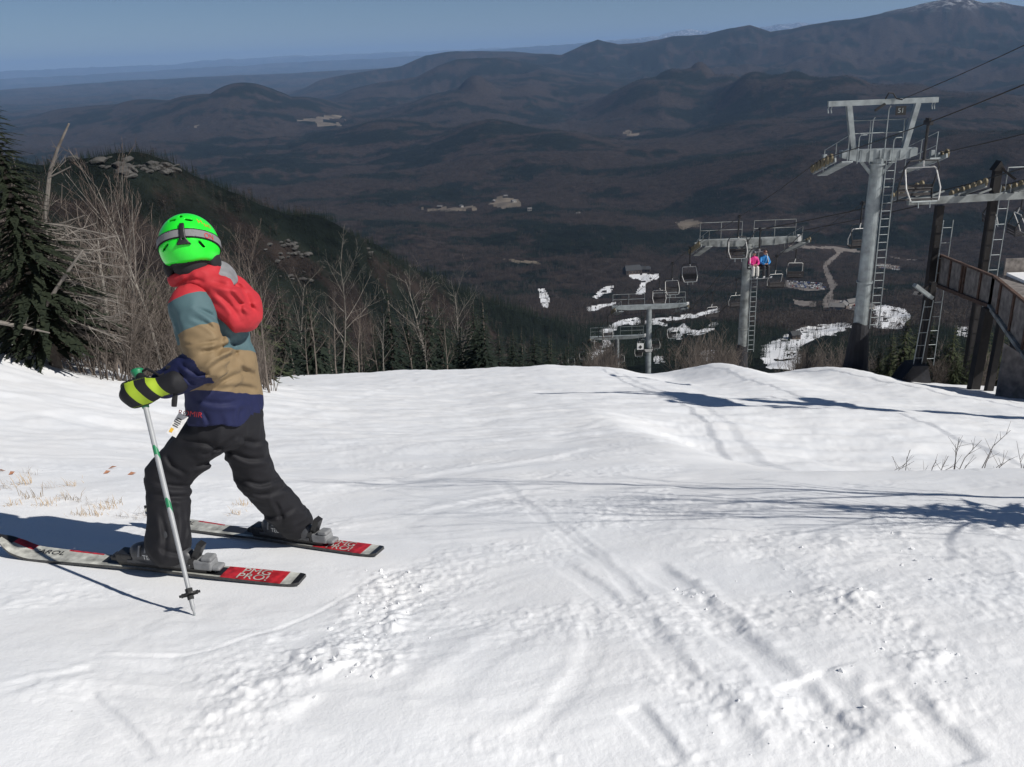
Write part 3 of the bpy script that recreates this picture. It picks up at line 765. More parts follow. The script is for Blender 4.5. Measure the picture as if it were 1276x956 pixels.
def scatter_nodes(ob):
    ng = bpy.data.node_groups.new('scatter', 'GeometryNodeTree')
    ng.interface.new_socket(name='Geometry', in_out='INPUT', socket_type='NodeSocketGeometry')
    ng.interface.new_socket(name='Geometry', in_out='OUTPUT', socket_type='NodeSocketGeometry')
    gi = ng.nodes.new('NodeGroupInput'); go = ng.nodes.new('NodeGroupOutput')
    ip = ng.nodes.new('GeometryNodeInstanceOnPoints'); oi = ng.nodes.new('GeometryNodeObjectInfo'); oi.inputs['Object'].default_value = ob
    rt = ng.nodes.new('GeometryNodeInputNamedAttribute'); rt.data_type = 'FLOAT'; rt.inputs['Name'].default_value = 'turn'
    sc = ng.nodes.new('GeometryNodeInputNamedAttribute'); sc.data_type = 'FLOAT'; sc.inputs['Name'].default_value = 'size'
    cx = ng.nodes.new('ShaderNodeCombineXYZ'); ng.links.new(rt.outputs['Attribute'], cx.inputs['Z'])
    cs = ng.nodes.new('ShaderNodeCombineXYZ')
    for k in 'XYZ': ng.links.new(sc.outputs['Attribute'], cs.inputs[k])
    ng.links.new(gi.outputs[0], ip.inputs['Points']); ng.links.new(oi.outputs['Geometry'], ip.inputs['Instance'])
    ng.links.new(cx.outputs[0], ip.inputs['Rotation']); ng.links.new(cs.outputs[0], ip.inputs['Scale']); ng.links.new(ip.outputs[0], go.inputs[0])
    return ng
def scatter(name, me, pts, label, cat):
    src = bpy.data.objects.new(name + '_source', me)
    n = len(pts); g = np.random.default_rng(len(pts) + 1)
    pm = bpy.data.meshes.new(name); pm.vertices.add(n); pm.vertices.foreach_set('co', np.asarray(pts, np.float32).ravel())
    rr_ = np.hypot(np.asarray(pts)[:, 0], np.asarray(pts)[:, 1]); sz = g.uniform(0.75, 1.2, n) * np.where(np.asarray(pts)[:, 0] > -0.09 * rr_, 0.8 + 0.2 * sstep(600, 1100, rr_), 0.5 + 0.5 * sstep(600, 1100, rr_))
    for k, v in (('turn', g.uniform(0, 6.283, n)), ('size', sz)):
        at = pm.attributes.new(k, 'FLOAT', 'POINT'); at.data.foreach_set('value', v.astype(np.float32))
    o = link_mesh(name, pm); md = o.modifiers.new('scatter', 'NODES'); md.node_group = scatter_nodes(src)
    return tag(o, label, cat, kind='stuff')
pts = []
def strata(r0, r1, s):
    n = int(0.5 * (r1 * r1 - r0 * r0) * math.radians(69) / (s * s))
    r = np.sqrt(g.uniform(r0 * r0, r1 * r1, n)); a = np.radians(g.uniform(-34.5, 34.5, n))
    return np.stack([r * np.sin(a), r * np.cos(a)], 1)
pp = np.concatenate([strata(110, 420, 5.5), strata(420, 1000, 6.5), strata(1000, 2200, 13.0), strata(2200, 4200, 16.0), strata(4200, 8000, 32.0)])
zz = T(pp[:, 0], pp[:, 1]); rr = np.hypot(pp[:, 0], pp[:, 1])
zz = zz - rr * rr / (2 * 7.4e6)
cov0 = cover(pp[:, 0], pp[:, 1], zz)
cov1 = np.zeros(len(pp), np.int8)
for dz_ in (3.0, 6.0, 10.0): cv_ = cover(pp[:, 0], pp[:, 1], zz + dz_); cov1 = np.maximum(cov1, (cv_ == 1) | (cv_ == 2))
px, py, _ = proj(pp[:, 0], pp[:, 1], zz)
keep = (cov0 == 0) & ((cov1 == 0) | (g.random(len(pp)) < 0.06))
keep &= ~((px > 735) & (rr < 380))
keep &= ~((px < 735) & (px > 330) & (rr < 160))
keep &= ~((py > 425) & (px > 640) & (rr > 330) & (rr < 520) & (g.random(len(pp)) < 0.75))
# far hardwoods are seen as ground colour beyond 2.5 km: keep mainly evergreens there
cf = conif(pp[:, 0], pp[:, 1])
isc = g.random(len(pp)) < np.clip((cf - 0.30) * 1.6, 0.03, 0.97)
keep &= isc | (rr < 4200) | (g.random(len(pp)) < 0.7)
pp = pp[keep]; zz = zz[keep]; isc = isc[keep]
P3 = np.column_stack([pp, zz])
var = g.integers(0, 3, len(pp))
for k in range(3):
    scatter('bare_forest', clump(0, 200 + k), P3[(~isc) & (var == k)], 'brown leafless woods covering the slopes and valley below', 'forest')
    scatter('spruce_forest', clump(1, 300 + k), P3[isc & (var == k)], 'dark evergreen woods covering the spur and valley below', 'forest')
print('clumps', len(pp))

# ================================================================== CHAIRLIFT
M_GALV = mat('galvanised_steel', (0.30, 0.33, 0.335), 0.55, 0.35, noise=(3.0, 0.3), bump=(9, 0.15, 0.004))
M_GALV_OLD = mat('weathered_tower_steel', (0.235, 0.25, 0.245), 0.7, 0.25, noise=(2.0, 0.5), bump=(9, 0.2, 0.004))
M_DARKST = mat('dark_painted_steel', (0.028, 0.028, 0.030), 0.6, 0.2, noise=(4, 0.4))
M_WHITEBAR = mat('worn_white_paint', (0.62, 0.61, 0.58), 0.5, 0.0, noise=(9, 0.2))
M_RUBBER = mat('sheave_rubber', (0.03, 0.03, 0.03), 0.8)
M_SHEAVE = mat('sheave_ochre', (0.20, 0.165, 0.10), 0.6, 0.2, noise=(8, 0.4))
M_ROPE = mat('greased_wire_rope', (0.030, 0.030, 0.032), 0.6, 0.3)
M_PAD = mat('black_tower_padding', (0.022, 0.022, 0.026), 0.85, noise=(2, 0.35), bump=(5, 0.6, 0.03))
M_RUST = mat('rusted_steel', (0.085, 0.050, 0.036), 0.85, 0.1, noise=(6, 0.45), bump=(30, 0.4, 0.005))
M_BROWNST = mat('brown_painted_post', (0.016, 0.014, 0.014), 0.75, 0.1, noise=(3, 0.4))
M_BOARD = mat('weathered_sheathing', (0.19, 0.17, 0.155), 0.9, noise=(3.5, 0.45), bump=(14, 0.35, 0.008))
M_SEAT = mat('dark_seat_slats', (0.05, 0.045, 0.045), 0.7, noise=(8, 0.3))
M_SIGNBK = mat('black_sign', (0.015, 0.015, 0.016), 0.6)
M_SIGNWH = mat('white_sign_paint', (0.75, 0.75, 0.73), 0.6)

def text_mesh(s, size, material, extrude=0.002):
    cu = bpy.data.curves.new('txt', 'FONT'); cu.body = s; cu.size = size; cu.extrude = extrude; cu.align_x = 'CENTER'; cu.align_y = 'CENTER'
    o = bpy.data.objects.new('txt', cu)
    me = bpy.data.meshes.new_from_object(o); me.materials.clear(); me.materials.append(material)
    bpy.data.objects.remove(o); return me

def wheel(mb, c, r, w, n=12):
    """disc wheel with its axle along local X"""
    c = Vector(c); vs = []
    prof = [(-w / 2, r * 0.25), (-w / 2, r * 0.8), (-w / 2, r), (w / 2, r), (w / 2, r * 0.8), (w / 2, r * 0.25)]
    for dx, rr in prof:
        for k in range(n):
            a = 2 * math.pi * k / n; vs.append(c + Vector((dx, rr * math.cos(a), rr * math.sin(a))))
    fs = []
    for i in range(len(prof) - 1):
        for k in range(n):
            k2 = (k + 1) % n; fs.append((i * n + k, i * n + k2, (i + 1) * n + k2, (i + 1) * n + k))
    fs.append(tuple(range(n))); fs.append(tuple(reversed([5 * n + k for k in range(n)])))
    mb.add(vs, fs)
_wm = MB(); wheel(_wm, (0, 0, 0), 0.17, 0.07); WHEEL_ME = _wm.mesh('sheave_wheel', M_SHEAVE)

def ladder(parent, a, b, width=0.38, rung=0.32, offset=Vector((1, 0, 0)), m=None):
    m = m or M_GALV
    a = Vector(a); b = Vector(b); mb = MB(); o = offset.normalized() * width / 2
    mb.tube([a - o, b - o], 0.022, 6); mb.tube([a + o, b + o], 0.022, 6)
    lad = mb.build('ladder', m, parent)
    L = (b - a).length; n = int(L / rung)
    rm = MB(); rm.tube([-o, o], 0.016, 5); rme = rm.mesh('rung', m)
    for i in range(n):
        r = link_mesh('rung', rme, lad); r.location = a.lerp(b, (i + 0.5) / n)
    return lad
def lift_tower(loc, head_z, gauge, arm, mast_r, label, gantry=False, detail=2, number=None, pad_h=0.0, slope=0.3, ladder_side=1, group=None, n_wheel=6, material=None, deck=0.42):
    """steel lift tower; its line runs along local Y (uphill is -Y), the crossarm along local X"""
    mt = material or M_GALV
    base = Vector(loc); H = head_z - base.z
    root = empty('lift_tower', base, 0, label, 'lift tower', group)
    nseg = 20 if detail > 1 else 12
    mb = MB(); k = 5
    mb.tube([(0, 0, -0.5 + (H + 0.4) * i / k) for i in range(k + 1)], [mast_r * (1.18 - 0.18 * i / k) for i in range(k + 1)], nseg)
    mast = mb.build('mast', mt, root, smooth=False)
    if detail > 1:
        fl = MB()
        for z in (H * 0.45, H - 0.35): fl.tube([(0, 0, z), (0, 0, z + 0.06)], mast_r * 1.28, nseg)
        fl.build('flange', mt, mast)
    # crossarm: box beam tapering outward with stiffeners
    mb = MB(); h0 = 0.46 if detail > 1 else 0.42; ha = arm / 2
    for s in (-1, 1):
        pts = [(0, h0), (ha * 0.55, h0), (ha, h0 * 0.62)]
        for (xa, hA), (xb, hB) in zip(pts[:-1], pts[1:]):
            vs = []
            for x, h in ((xa, hA), (xb, hB)):
                for y in (-0.17, 0.17):
                    for z in (H - 0.02 - (h - 0.0) + 0.28, H + 0.26): vs.append((s * x, y, z))
            mb.add(vs, [(0, 1, 3, 2), (4, 6, 7, 5), (0, 4, 5, 1), (2, 3, 7, 6), (0, 2, 6, 4), (1, 5, 7, 3)])
    arm_o = mb.build('crossarm', mt, root)
    if detail > 1:
        st = MB()
        for x in np.linspace(-ha * 0.8, ha * 0.8, 7): st.box((x, -0.19, H + 0.05), (0.03, 0.06, 0.36))
        for x in (-0.45, 0.45): st.bar((x * 1.6, 0, H - 0.12), (x * 0.5, 0, H - 0.7), 0.08, 0.12)
        st.build('stiffener', mt, arm_o)
    # sheave trains under each end, lying along the rope
    rope_pts = []
    for s in (-1, 1):
        c = Vector((s * gauge / 2, 0, H - 0.12))
        L = 0.42 * n_wheel
        d = Vector((0, 1, -slope)).normalized(); u = Vector((0, slope, 1)).normalized()
        sm = MB()
        sm.bar(c - d * L / 2 - u * 0.22, c + d * L / 2 - u * 0.22, 0.06, 0.16, up=u)
        sm.bar(c - d * L / 2 * 0.55 - u * 0.06, c + d * L / 2 * 0.55 - u * 0.06, 0.10, 0.14, up=u)
        sm.bar(c - u * 0.3, c + Vector((0, 0, 0.25)), 0.14, 0.2, up=d)
        tr = sm.build('sheave_train', mt, root)
        for i in range(n_wheel):
            w = link_mesh('sheave_wheel', WHEEL_ME, tr); w.location = c + d * (L * ((i + 0.5) / n_wheel - 0.5)) - u * 0.10 + Vector((s * 0.10, 0, 0))
        rope_pts.append(base + c + u * 0.08 + Vector((s * 0.10, 0, 0)))
        # work platform with a grating and a rail
        wp = MB(); px0 = s * (gauge / 2 - 0.45)
        wp.bar(Vector((px0, 0, H - 0.45)) - d * L * 0.55, Vector((px0, 0, H - 0.45)) + d * L * 0.55, deck, 0.05, up=u)
        for yy in (-0.5, 0, 0.5):
            q = Vector((px0, 0, H - 0.45)) + d * L * 1.05 * yy
            wp.tube([q, q + Vector((0, 0, 1.0))], 0.018, 5)
        for zz in (0.5, 1.0): wp.tube([Vector((px0, 0, H - 0.45 + zz)) - d * L * 0.525, Vector((px0, 0, H - 0.45 + zz)) + d * L * 0.525], 0.018, 5)
        wp.build('work_platform', mt, root)
    if gantry:
        gm = MB(); gt = H + 0.26 + 1.7
        for s in (-1, 1): gm.bar((s * (ha * 0.68), 0, H + 0.24), (s * (ha * 0.90), 0, gt), 0.2, 0.2, up=(0, 1, 0))
        gm.bar((-ha * 1.45, 0, gt + 0.09), (ha * 1.42, 0, gt + 0.09), 0.14, 0.2, up=(0, 0, 1))
        go = gm.build('lifting_gantry', mt, root)
        hk = MB()
        for x in (-ha * 1.42, -ha * 1.34, ha * 1.36, ha * 1.30): hk.tube([(x, 0, gt), (x - 0.03, 0, gt - 0.12), (x, 0, gt - 0.26)], 0.022, 5)
        hk.build('hook', mt, go)
        rm = MB()
        # hooped handrails over the crossarm
        for x0, x1, h in ((-ha * 0.62, -ha * 0.42, 0.85), (-ha * 0.30, -ha * 0.26, 1.5), (0.12, 0.16, 1.9), (ha * 0.30, ha * 0.5, 0.7)):
            rm.tube([(x0, -0.30, H - 0.25), (x0, -0.30, H + h - 0.1), (x0 + 0.06, -0.30, H + h), (x1, -0.30, H + h)], 0.022, 6)
        rm.tube([(-ha * 0.75, 0.3, H + 1.35), (ha * 0.75, 0.3, H + 1.35)], 0.02, 5); rm.tube([(-ha * 0.75, 0.3, H + 0.85), (ha * 0.75, 0.3, H + 0.85)], 0.02, 5)
        for x in (-ha * 0.7, -ha * 0.2, ha * 0.25, ha * 0.7): rm.tube([(x, 0.3, H + 0.2), (x, 0.3, H + 1.35)], 0.02, 5)
        rm.build('handrail', mt, root)
        cb = MB(); cb.tube([(0.05, -0.02, gt + 0.18), (0.12, -0.1, gt + 0.42), (0.3, -0.1, gt + 0.40), (0.45, -0.1, gt + 0.2), (0.6, -0.3, gt + 0.16)], 0.028, 6)
        cb.bar((-0.35, -0.12, gt - 0.22), (0.02, -0.12, gt + 0.02), 0.10, 0.08); cb.build('cable_bracket', M_DARKST, root)
    else:
        rm = MB(); zt = H + 0.26
        for s in (-1, 1):
            x0, x1 = s * ha * 0.12, s * ha * 0.97
            for zz in (0.55, 1.05): rm.tube([(x0, 0.16, zt + zz), (x1, 0.16, zt + zz)], 0.02, 5)
            for f in (0, 0.5, 1): rm.tube([(x0 + (x1 - x0) * f, 0.16, zt), (x0 + (x1 - x0) * f, 0.16, zt + 1.05)], 0.02, 5)
        rm.build('handrail', mt, root)
        fb = MB(); fb.box((ha * 1.03, -0.05, H + 0.15), (0.22, 0.2, 0.4)); fb.build('junction_box', M_SIGNWH, root)
    if number:
        sg = MB(); sg.box((0.62, -0.22, H + 0.26 + 1.45), (0.40, 0.03, 0.34)); so = sg.build('number_sign', M_SIGNBK, root)
        t = link_mesh('digits', text_mesh(number, 0.26, M_GALV), so); t.location = (0.62, -0.24, H + 0.26 + 1.45); t.rotation_euler = (math.pi / 2, 0, 0)
    if detail > 1: ladder(root, (mast_r * 1.1 + 0.22 * ladder_side, -mast_r * 0.9, pad_h * 0.8 + 0.3), (mast_r * 0.9 + 0.22 * ladder_side, -mast_r * 0.9, H - 0.1))
    if pad_h > 0:
        pm = MB(); n = 14; vs = []; lev = [(-1.0, 2.3), (0.0, 2.1), (pad_h * 0.5, 1.75), (pad_h, 1.28)]
        for zz, f in lev:
            for k in range(n):
                a = 2 * math.pi * k / n; vs.append((mast_r * f * math.cos(a) * (1.0 + 0.06 * math.sin(3 * a + zz)), mast_r * f * math.sin(a), zz + 0.08 * math.sin(2 * a)))
        fs = []
        for i in range(len(lev) - 1):
            for k in range(n): fs.append((i * n + k, i * n + (k + 1) % n, (i + 1) * n + (k + 1) % n, (i + 1) * n + k))
        fs.append(tuple(range(3 * n, 4 * n))); pm.add(vs, fs); pm.build('base_padding', M_PAD, root)
    return root, rope_pts

def tower_at(px, py, Y):
    q = P(px, py, Y); return (q[0], q[1], Tz(q[0], q[1])), q[2]
l1, h1 = tower_at(1094, 194, 36.0)
l2, h2 = tower_at(932, 302, 55.0)
l3, h3 = tower_at(809, 383, 80.0)
l4, h4 = tower_at(769, 421, 102.0)
t1, R1 = lift_tower(l1, h1, 4.3, 3.0, 0.26, 'grey steel lift tower with a lifting gantry and a black number sign on top', gantry=True, number='51', pad_h=(P(1080, 402, 36)[2] - l1[2]), slope=0.32)
t2, R2 = lift_tower(l2, h2, 6.6, 6.2, 0.265, 'mottled grey lift tower with a long railed crossarm behind the seated riders', pad_h=(P(925, 430, 55)[2] - l2[2]), slope=0.38, n_wheel=8, material=M_GALV_OLD)
t3, R3 = lift_tower(l3, h3, 6.6, 7.0, 0.25, 'slim grey lift tower with a white diamond sign low on its mast', slope=0.38, n_wheel=8, detail=1)
t4, R4 = lift_tower(l4, h4, 6.6, 6.6, 0.25, 'short looking grey lift tower beyond the one with the diamond sign', slope=0.38, n_wheel=8, detail=1)
# uphill neighbour, beside the camera to the right; its shadow falls across the piste
loc0 = (13.5, 16.4, Tz(13.5, 16.4)); h0_ = loc0[2] + 7.8
t0, R0 = lift_tower(loc0, h0_, 4.5, 4.2, 0.42, 'uphill lift tower that throws its shadow across the piste', gantry=True, slope=0.32, n_wheel=11, deck=1.0)
# trail sign on the third tower
sg = empty('trail_sign', P(805, 437, 79.4), 0, 'white trail sign with diamonds on the slim lift tower', 'sign')
b = MB(); b.box((0, 0, 0), (1.5, 0.05, 0.35)); b.build('board', M_SIGNBK, sg)
b = MB(); b.box((-0.55, -0.05, 0.45), (0.62, 0.05, 0.62)); bo = b.build('panel', M_SIGNWH, sg)
b = MB(); b.box((-0.55, -0.085, 0.40), (0.26, 0.02, 0.26), Matrix.Rotation(math.pi / 4, 3, 'Y')); b.build('diamond', M_SIGNBK, bo)
b = MB()
for i in range(3): b.box((0.25, -0.035, 0.10 - 0.09 * i), (0.8 - 0.1 * i, 0.02, 0.04))
b.build('lettering', M_SIGNWH, sg)

# ropes: one endless loop, drawn as the uphill side, the downhill side and the wire above
def rope(name, pts, r, label, cat, sag=0.012, m=None):
    pl = []
    for a, b in zip(pts[:-1], pts[1:]):
        a = Vector(a); b = Vector(b); L = (b - a).length; n = 10
        for i in range(n):
            t = i / n; q = a.lerp(b, t); q.z -= sag * L * 4 * t * (1 - t) * 0.6; pl.append(q)
    pl.append(Vector(pts[-1]))
    mb = MB(); mb.tube(pl, r, 6); o = mb.build(name, m or M_ROPE); tag(o, label, cat)
    return pl
up0 = R0[0] + Vector((0.6, -34, 13)); dn0 = R0[1] + Vector((0.6, -34, 13))
far = Vector((9.5, 190, Tz(9.5, 190) + 8.5))
UP = [up0, R0[0], R1[0], R2[0], R3[0], R4[0], far + Vector((-3.3, 0, 0))]
DN = [dn0, R0[1], R1[1], R2[1], R3[1], R4[1], far + Vector((3.3, 0, 0))]
pl_up = rope('haul_rope', UP, 0.016, 'dark haul rope carrying the empty chair beside the gantry tower', 'rope')
pl_dn = rope('haul_rope', DN, 0.016, 'dark haul rope on the downhill side of the lift towers', 'rope')
gz = 0.26 + 1.7 + 0.3
rope('communication_cable', [Vector((loc0[0] + 1.0, loc0[1], h0_ + gz)) + Vector((0.6, -34, 13)), Vector((loc0[0] + 0.6, loc0[1] - 0.3, h0_ + gz)), Vector((l1[0] + 0.6, l1[1] - 0.3, h1 + gz - 0.12))], 0.013, 'thin black cable strung to the gantry top of the numbered tower', 'cable')

# ---- chairs
SHADOW_CHAIR_Y = (14.6, 17.6)
def make_chair(detail=2):
    root = empty('lift_chair')
    n = 8 if detail > 1 else 5
    mb = MB(); mb.tube([(0, 0, -0.05), (0, 0, -1.15), (-0.02, 0, -1.22)], 0.05, n)
    hg = mb.build('hanger', M_DARKST, root)
    gm = MB(); gm.box((0, 0, 0.0), (0.12, 0.42, 0.14)); gm.box((0, 0.02, 0.1), (0.08, 0.24, 0.1)); gm.build('rope_grip', M_DARKST, hg)
    w = 0.60
    mb = MB()
    mb.tube([(-w, 0.30, -2.62), (-w, 0.34, -2.15), (-w, 0.05, -1.45), (-w + 0.12, 0.0, -1.24), (0, 0, -1.20), (w - 0.12, 0.0, -1.24), (w, 0.05, -1.45), (w, 0.34, -2.15), (w, 0.30, -2.62)], 0.030, n)
    mb.build('bail', M_DARKST, root)
    mb = MB(); w2 = 0.54   # raised safety bar
    mb.tube([(-w2 + 0.08, -0.34, -2.52), (-w2 - 0.05, -0.20, -2.12), (-w2, 0.12, -1.52), (-w2 + 0.07, 0.12, -1.46), (w2 - 0.07, 0.12, -1.46), (w2, 0.12, -1.52), (w2 + 0.05, -0.20, -2.12), (w2 - 0.04, -0.34, -2.52)], 0.024, n)
    mb.tube([(0.02, 0.06, -1.14), (0.1, 0.12, -1.46)], 0.03, n)
    mb.build('safety_bar', M_WHITEBAR, root)
    sl = MB(); sl.box((0, 0, 0), (1.16, 0.10, 0.03)); slat = sl.mesh('slat', M_SEAT)
    mb = MB()
    mb.tube([(-w, -0.22, -2.50), (-w, 0.28, -2.58), (w, 0.28, -2.58), (w, -0.22, -2.50)], 0.025, n); st = mb.build('seat', M_DARKST, root)
    for i in range(4):
        o = link_mesh('slat', slat, st); o.location = (0, -0.18 + i * 0.13, -2.49 - 0.02 * i)
    mb = MB(); mb.tube([(-w, 0.33, -2.2), (w, 0.33, -2.2)], 0.022, n); bk = mb.build('backrest', M_DARKST, root)
    for i in range(3):
        o = link_mesh('slat', slat, bk); o.location = (0, 0.335 + 0.01 * i, -2.40 + 0.14 * i); o.rotation_euler = (math.pi / 2 - 0.1, 0, 0)
    mb = MB(); mb.tube([(-0.45, -0.36, -2.54), (0.45, -0.36, -2.54)], 0.02, n); mb.tube([(-0.2, -0.36, -2.54), (-0.2, -0.40, -2.75)], 0.018, n); mb.tube([(0.2, -0.36, -2.54), (0.2, -0.40, -2.75)], 0.018, n)
    mb.build('footrest', M_GALV, root)
    return root
def on_rope(pl, Y):
    for a, b in zip(pl[:-1], pl[1:]):
        if a.y <= Y <= b.y: return a.lerp(b, (Y - a.y) / (b.y - a.y))
    return pl[-1].copy()
chair0 = make_chair()
CH = []
def put_chair(pos, rz, label, s=0.84, group='chairs hanging from the lift rope'):
    o = chair0 if not CH else copy_tree(chair0)
    o.location = pos; o.rotation_euler = (0, 0, rz); o.scale = (s, s, s)
    tag(o, label, 'lift chair', group); CH.append(o); return o
def find_Y(pl, px, lo, hi):
    best = None
    for Y in np.linspace(lo, hi, 600):
        q = on_rope(pl, Y); a, b, c = proj(q.x, q.y, q.z)
        if best is None or abs(a - px) < best[0]: best = (abs(float(a) - px), Y)
    return best[1]
RIDER_Y = find_Y(pl_up, 941, 38, 54)
put_chair(on_rope(pl_up, find_Y(pl_up, 1157, 22, 35.5)), 0.05, 'empty chair with a white bar hanging right beside the gantry tower')
put_chair(on_rope(pl_up, find_Y(pl_up, 921, 38, 54.5)), -0.04, 'empty chair hanging in front of the mottled tower mast')
riders_chair = put_chair(on_rope(pl_up, find_Y(pl_up, 860, 55, 79)), 0.03, 'empty chair hanging left of the mottled tower below its rope wheels')
riders_pos = P(943, 296, 50.0)
put_chair(Vector(on_rope(pl_dn, find_Y(pl_dn, 1075, 36.5, 54))), math.pi + 0.1, 'empty downhill chair hanging between the gantry tower and the mottled tower')
put_chair(Vector(on_rope(pl_dn, find_Y(pl_dn, 993, 55.5, 70))), math.pi - 0.15, 'empty downhill chair below the white box of the mottled tower')
for pl, Y in ((pl_up, 14.8), (pl_dn, 16.0)):
    put_chair(on_rope(pl, Y), 0.1, 'empty chair passing the uphill tower', group='chairs passing the uphill tower')
for px in (968, 918, 888):
    put_chair(on_rope(pl_dn, find_Y(pl_dn, px, 55.5, 79.5)), math.pi + 0.2 * math.sin(px), 'empty chair coming down the rope beyond the mottled tower', group='chairs going down beyond the mottled tower')
for px in (838, 822):
    put_chair(on_rope(pl_up, find_Y(pl_up, px, 55.5, 79.5)), 0.1 * math.sin(px), 'empty chair coming up the rope towards the mottled tower', group='chairs coming up towards the mottled tower')
for pl, Ys in ((pl_up, (84, 92, 108, 122, 138, 156)), (pl_dn, (86, 95, 106, 119, 134, 152))):
    for Y in Ys: put_chair(on_rope(pl, Y), 0.1 * math.sin(Y * 3), 'small empty chair on the far stretch of lift near the diamond sign tower', group='far chairs near the diamond sign tower')

# ================================================================== SECOND LIFT AND RAMP ON THE RIGHT
pa = P(1171, 256, 38.0); pb = P(1243, 212, 38.0)
gb = empty('portal_lift_tower', (pa[0], pa[1], Tz(pa[0], pa[1])), 0, 'dark two-post lift tower with a grey crossarm behind the boarded ramp', 'lift tower')
gz0 = gb.location.z
def rel(v): return (v[0] - pa[0], v[1] - pa[1], v[2] - gz0)
za = pa[2] - gz0; zb = pb[2] - gz0; xb = pb[0] - pa[0]
for x, zt in ((0, za), (xb, zb)):
    m_ = MB(); m_.box((x, 0, zt / 2 - 0.5), (0.30, 0.28, zt + 1.0)); m_.build('post', M_BROWNST, gb)
    ladder(gb, (x + 0.34, -0.25, 1.0), (x + 0.34, -0.25, zt - 0.6), 0.42, 0.62)
m_ = MB(); m_.add([(xb - 0.25, -0.2, zb), (xb + 0.25, -0.2, zb), (xb, -0.2, zb + 0.4), (xb - 0.25, 0.2, zb), (xb + 0.25, 0.2, zb), (xb, 0.2, zb + 0.4)], [(0, 1, 2), (5, 4, 3), (0, 3, 4, 1), (1, 4, 5, 2), (2, 5, 3, 0)]); m_.build('post_cap', M_BROWNST, gb)
m_ = MB(); m_.bar((xb, -0.3, zb + 0.1), (xb + 0.55, -0.5, zb - 0.35), 0.08, 0.1); m_.build('brace', M_BROWNST, gb)
zc_ = P(1200, 247, 38)[2] - gz0
m_ = MB(); m_.bar((-1.5, -0.22, zc_ - 0.02), (6.2, -0.22, zc_ + 0.10), 0.26, 0.28); ca = m_.build('crossarm', M_GALV_OLD, gb)
m_ = MB()
for x in (-1.2, -0.5, 0.6, 1.5, 3.2, 4.4): m_.bar((x, -0.24, zc_ + 0.2), (x + 0.5, -0.24, zc_ + 0.38), 0.05, 0.07)
m_.build('stiffener', M_GALV_OLD, ca)
for s, xc in ((0, -1.6), (1, 1.0), (2, 3.0)):
    m_ = MB(); d = Vector((0, 1, -0.33)).normalized(); c = Vector((xc, -0.2, zc_ + 0.3)); m_.bar(c - d * 1.5, c + d * 1.5, 0.08, 0.16); tr = m_.build('sheave_train', M_GALV_OLD, gb)
    for i in range(7):
        w = link_mesh('sheave_wheel', WHEEL_ME, tr); w.location = c + d * (-1.4 + i * 0.46) + Vector((0, 0, 0.14))
m_ = MB()
for x in (xb + 0.5, xb + 1.5, xb + 2.5): m_.tube([(x, 0.1, zc_ + 0.2), (x, 0.1, zc_ + 1.2)], 0.022, 5)
m_.tube([(xb + 0.5, 0.1, zc_ + 1.2), (xb + 2.5, 0.1, zc_ + 1.2)], 0.022, 5); m_.build('handrail', M_GALV, gb)
# its own rope and chairs
for xo, lab in ((1.0, 'dark rope running over the two-post tower between its posts'), (3.0, 'dark rope running over the two-post tower right of its capped post')):
    c = Vector((pa[0] + xo, pa[1] - 0.2, gz0 + zc_ + 0.62))
    plc = rope('haul_rope', [c + Vector((9.0, -40, 15)), c, Vector(P(943 + 60 * (xo > 2), 287, 47.0)), Vector(P(800 + 25 * (xo > 2), 445, 140.0))], 0.024, lab, 'rope')
    if xo < 2: pl_c = plc
for px, py, Y, rz in ((1242, 262, 43.0, 1.25), (1277, 272, 40.0, 1.4)):
    put_chair(Vector(P(px, py - 40, Y)), rz, 'side-on empty chair hanging behind the two-post tower', group='chairs of the second lift')

# boarded ramp
M_RAMPSNOW = snow_mat('ramp_snow', 0.8, 0.3, 0.6)
top = [(1173, 319, 38.0), (1240, 346, 31.5), (1330, 420, 24.5)]
bot = [(1167, 353, 38.0), (1226, 379, 31.5), (1330, 492, 24.5)]
TW = [Vector(P(*t)) for t in top]
BW = [Vector((TW[i].x, TW[i].y, P(*bot[i])[2])) for i in range(3)]
rp = empty('boarded_ramp', (TW[0].x, TW[0].y, Tz(TW[0].x, TW[0].y)), 0, 'weathered boarded ramp wall with rusty posts, stepping down beside the dark lift posts', 'ramp')
ro = rp.location
def seg(i, f): return TW[i].lerp(TW[i + 1], f) - ro, BW[i].lerp(BW[i + 1], f) - ro
cuts = [(0, f) for f in (0, 0.24, 0.47, 0.52, 0.80, 1.0)] + [(1, f) for f in (0.0, 0.13, 0.34, 0.55, 0.78, 1.0)]
for (i, f), (j, g2) in zip(cuts[:-1], cuts[1:]):
    if i != j: continue
    t_a, b_a = seg(i, f); t_b, b_b = seg(j, g2)
    nrm = (t_b - t_a).cross(Vector((0, 0, 1))).normalized() * 0.04
    m_ = MB(); vs = [b_a - nrm, b_b - nrm, t_b - nrm, t_a - nrm, b_a + nrm, b_b + nrm, t_b + nrm, t_a + nrm]
    m_.add(vs, [(0, 1, 2, 3), (7, 6, 5, 4), (0, 4, 5, 1), (3, 2, 6, 7), (1, 5, 6, 2), (0, 3, 7, 4)]); m_.build('panel', M_BOARD, rp)
for i, f in cuts:
    t_a, b_a = seg(i, f); m_ = MB(); m_.bar(b_a + Vector((-0.06, -0.06, -0.1)), t_a + Vector((-0.06, -0.06, 0.06)), 0.11, 0.11, up=(0, 1, 0)); m_.build('rusty_post', M_RUST, rp)
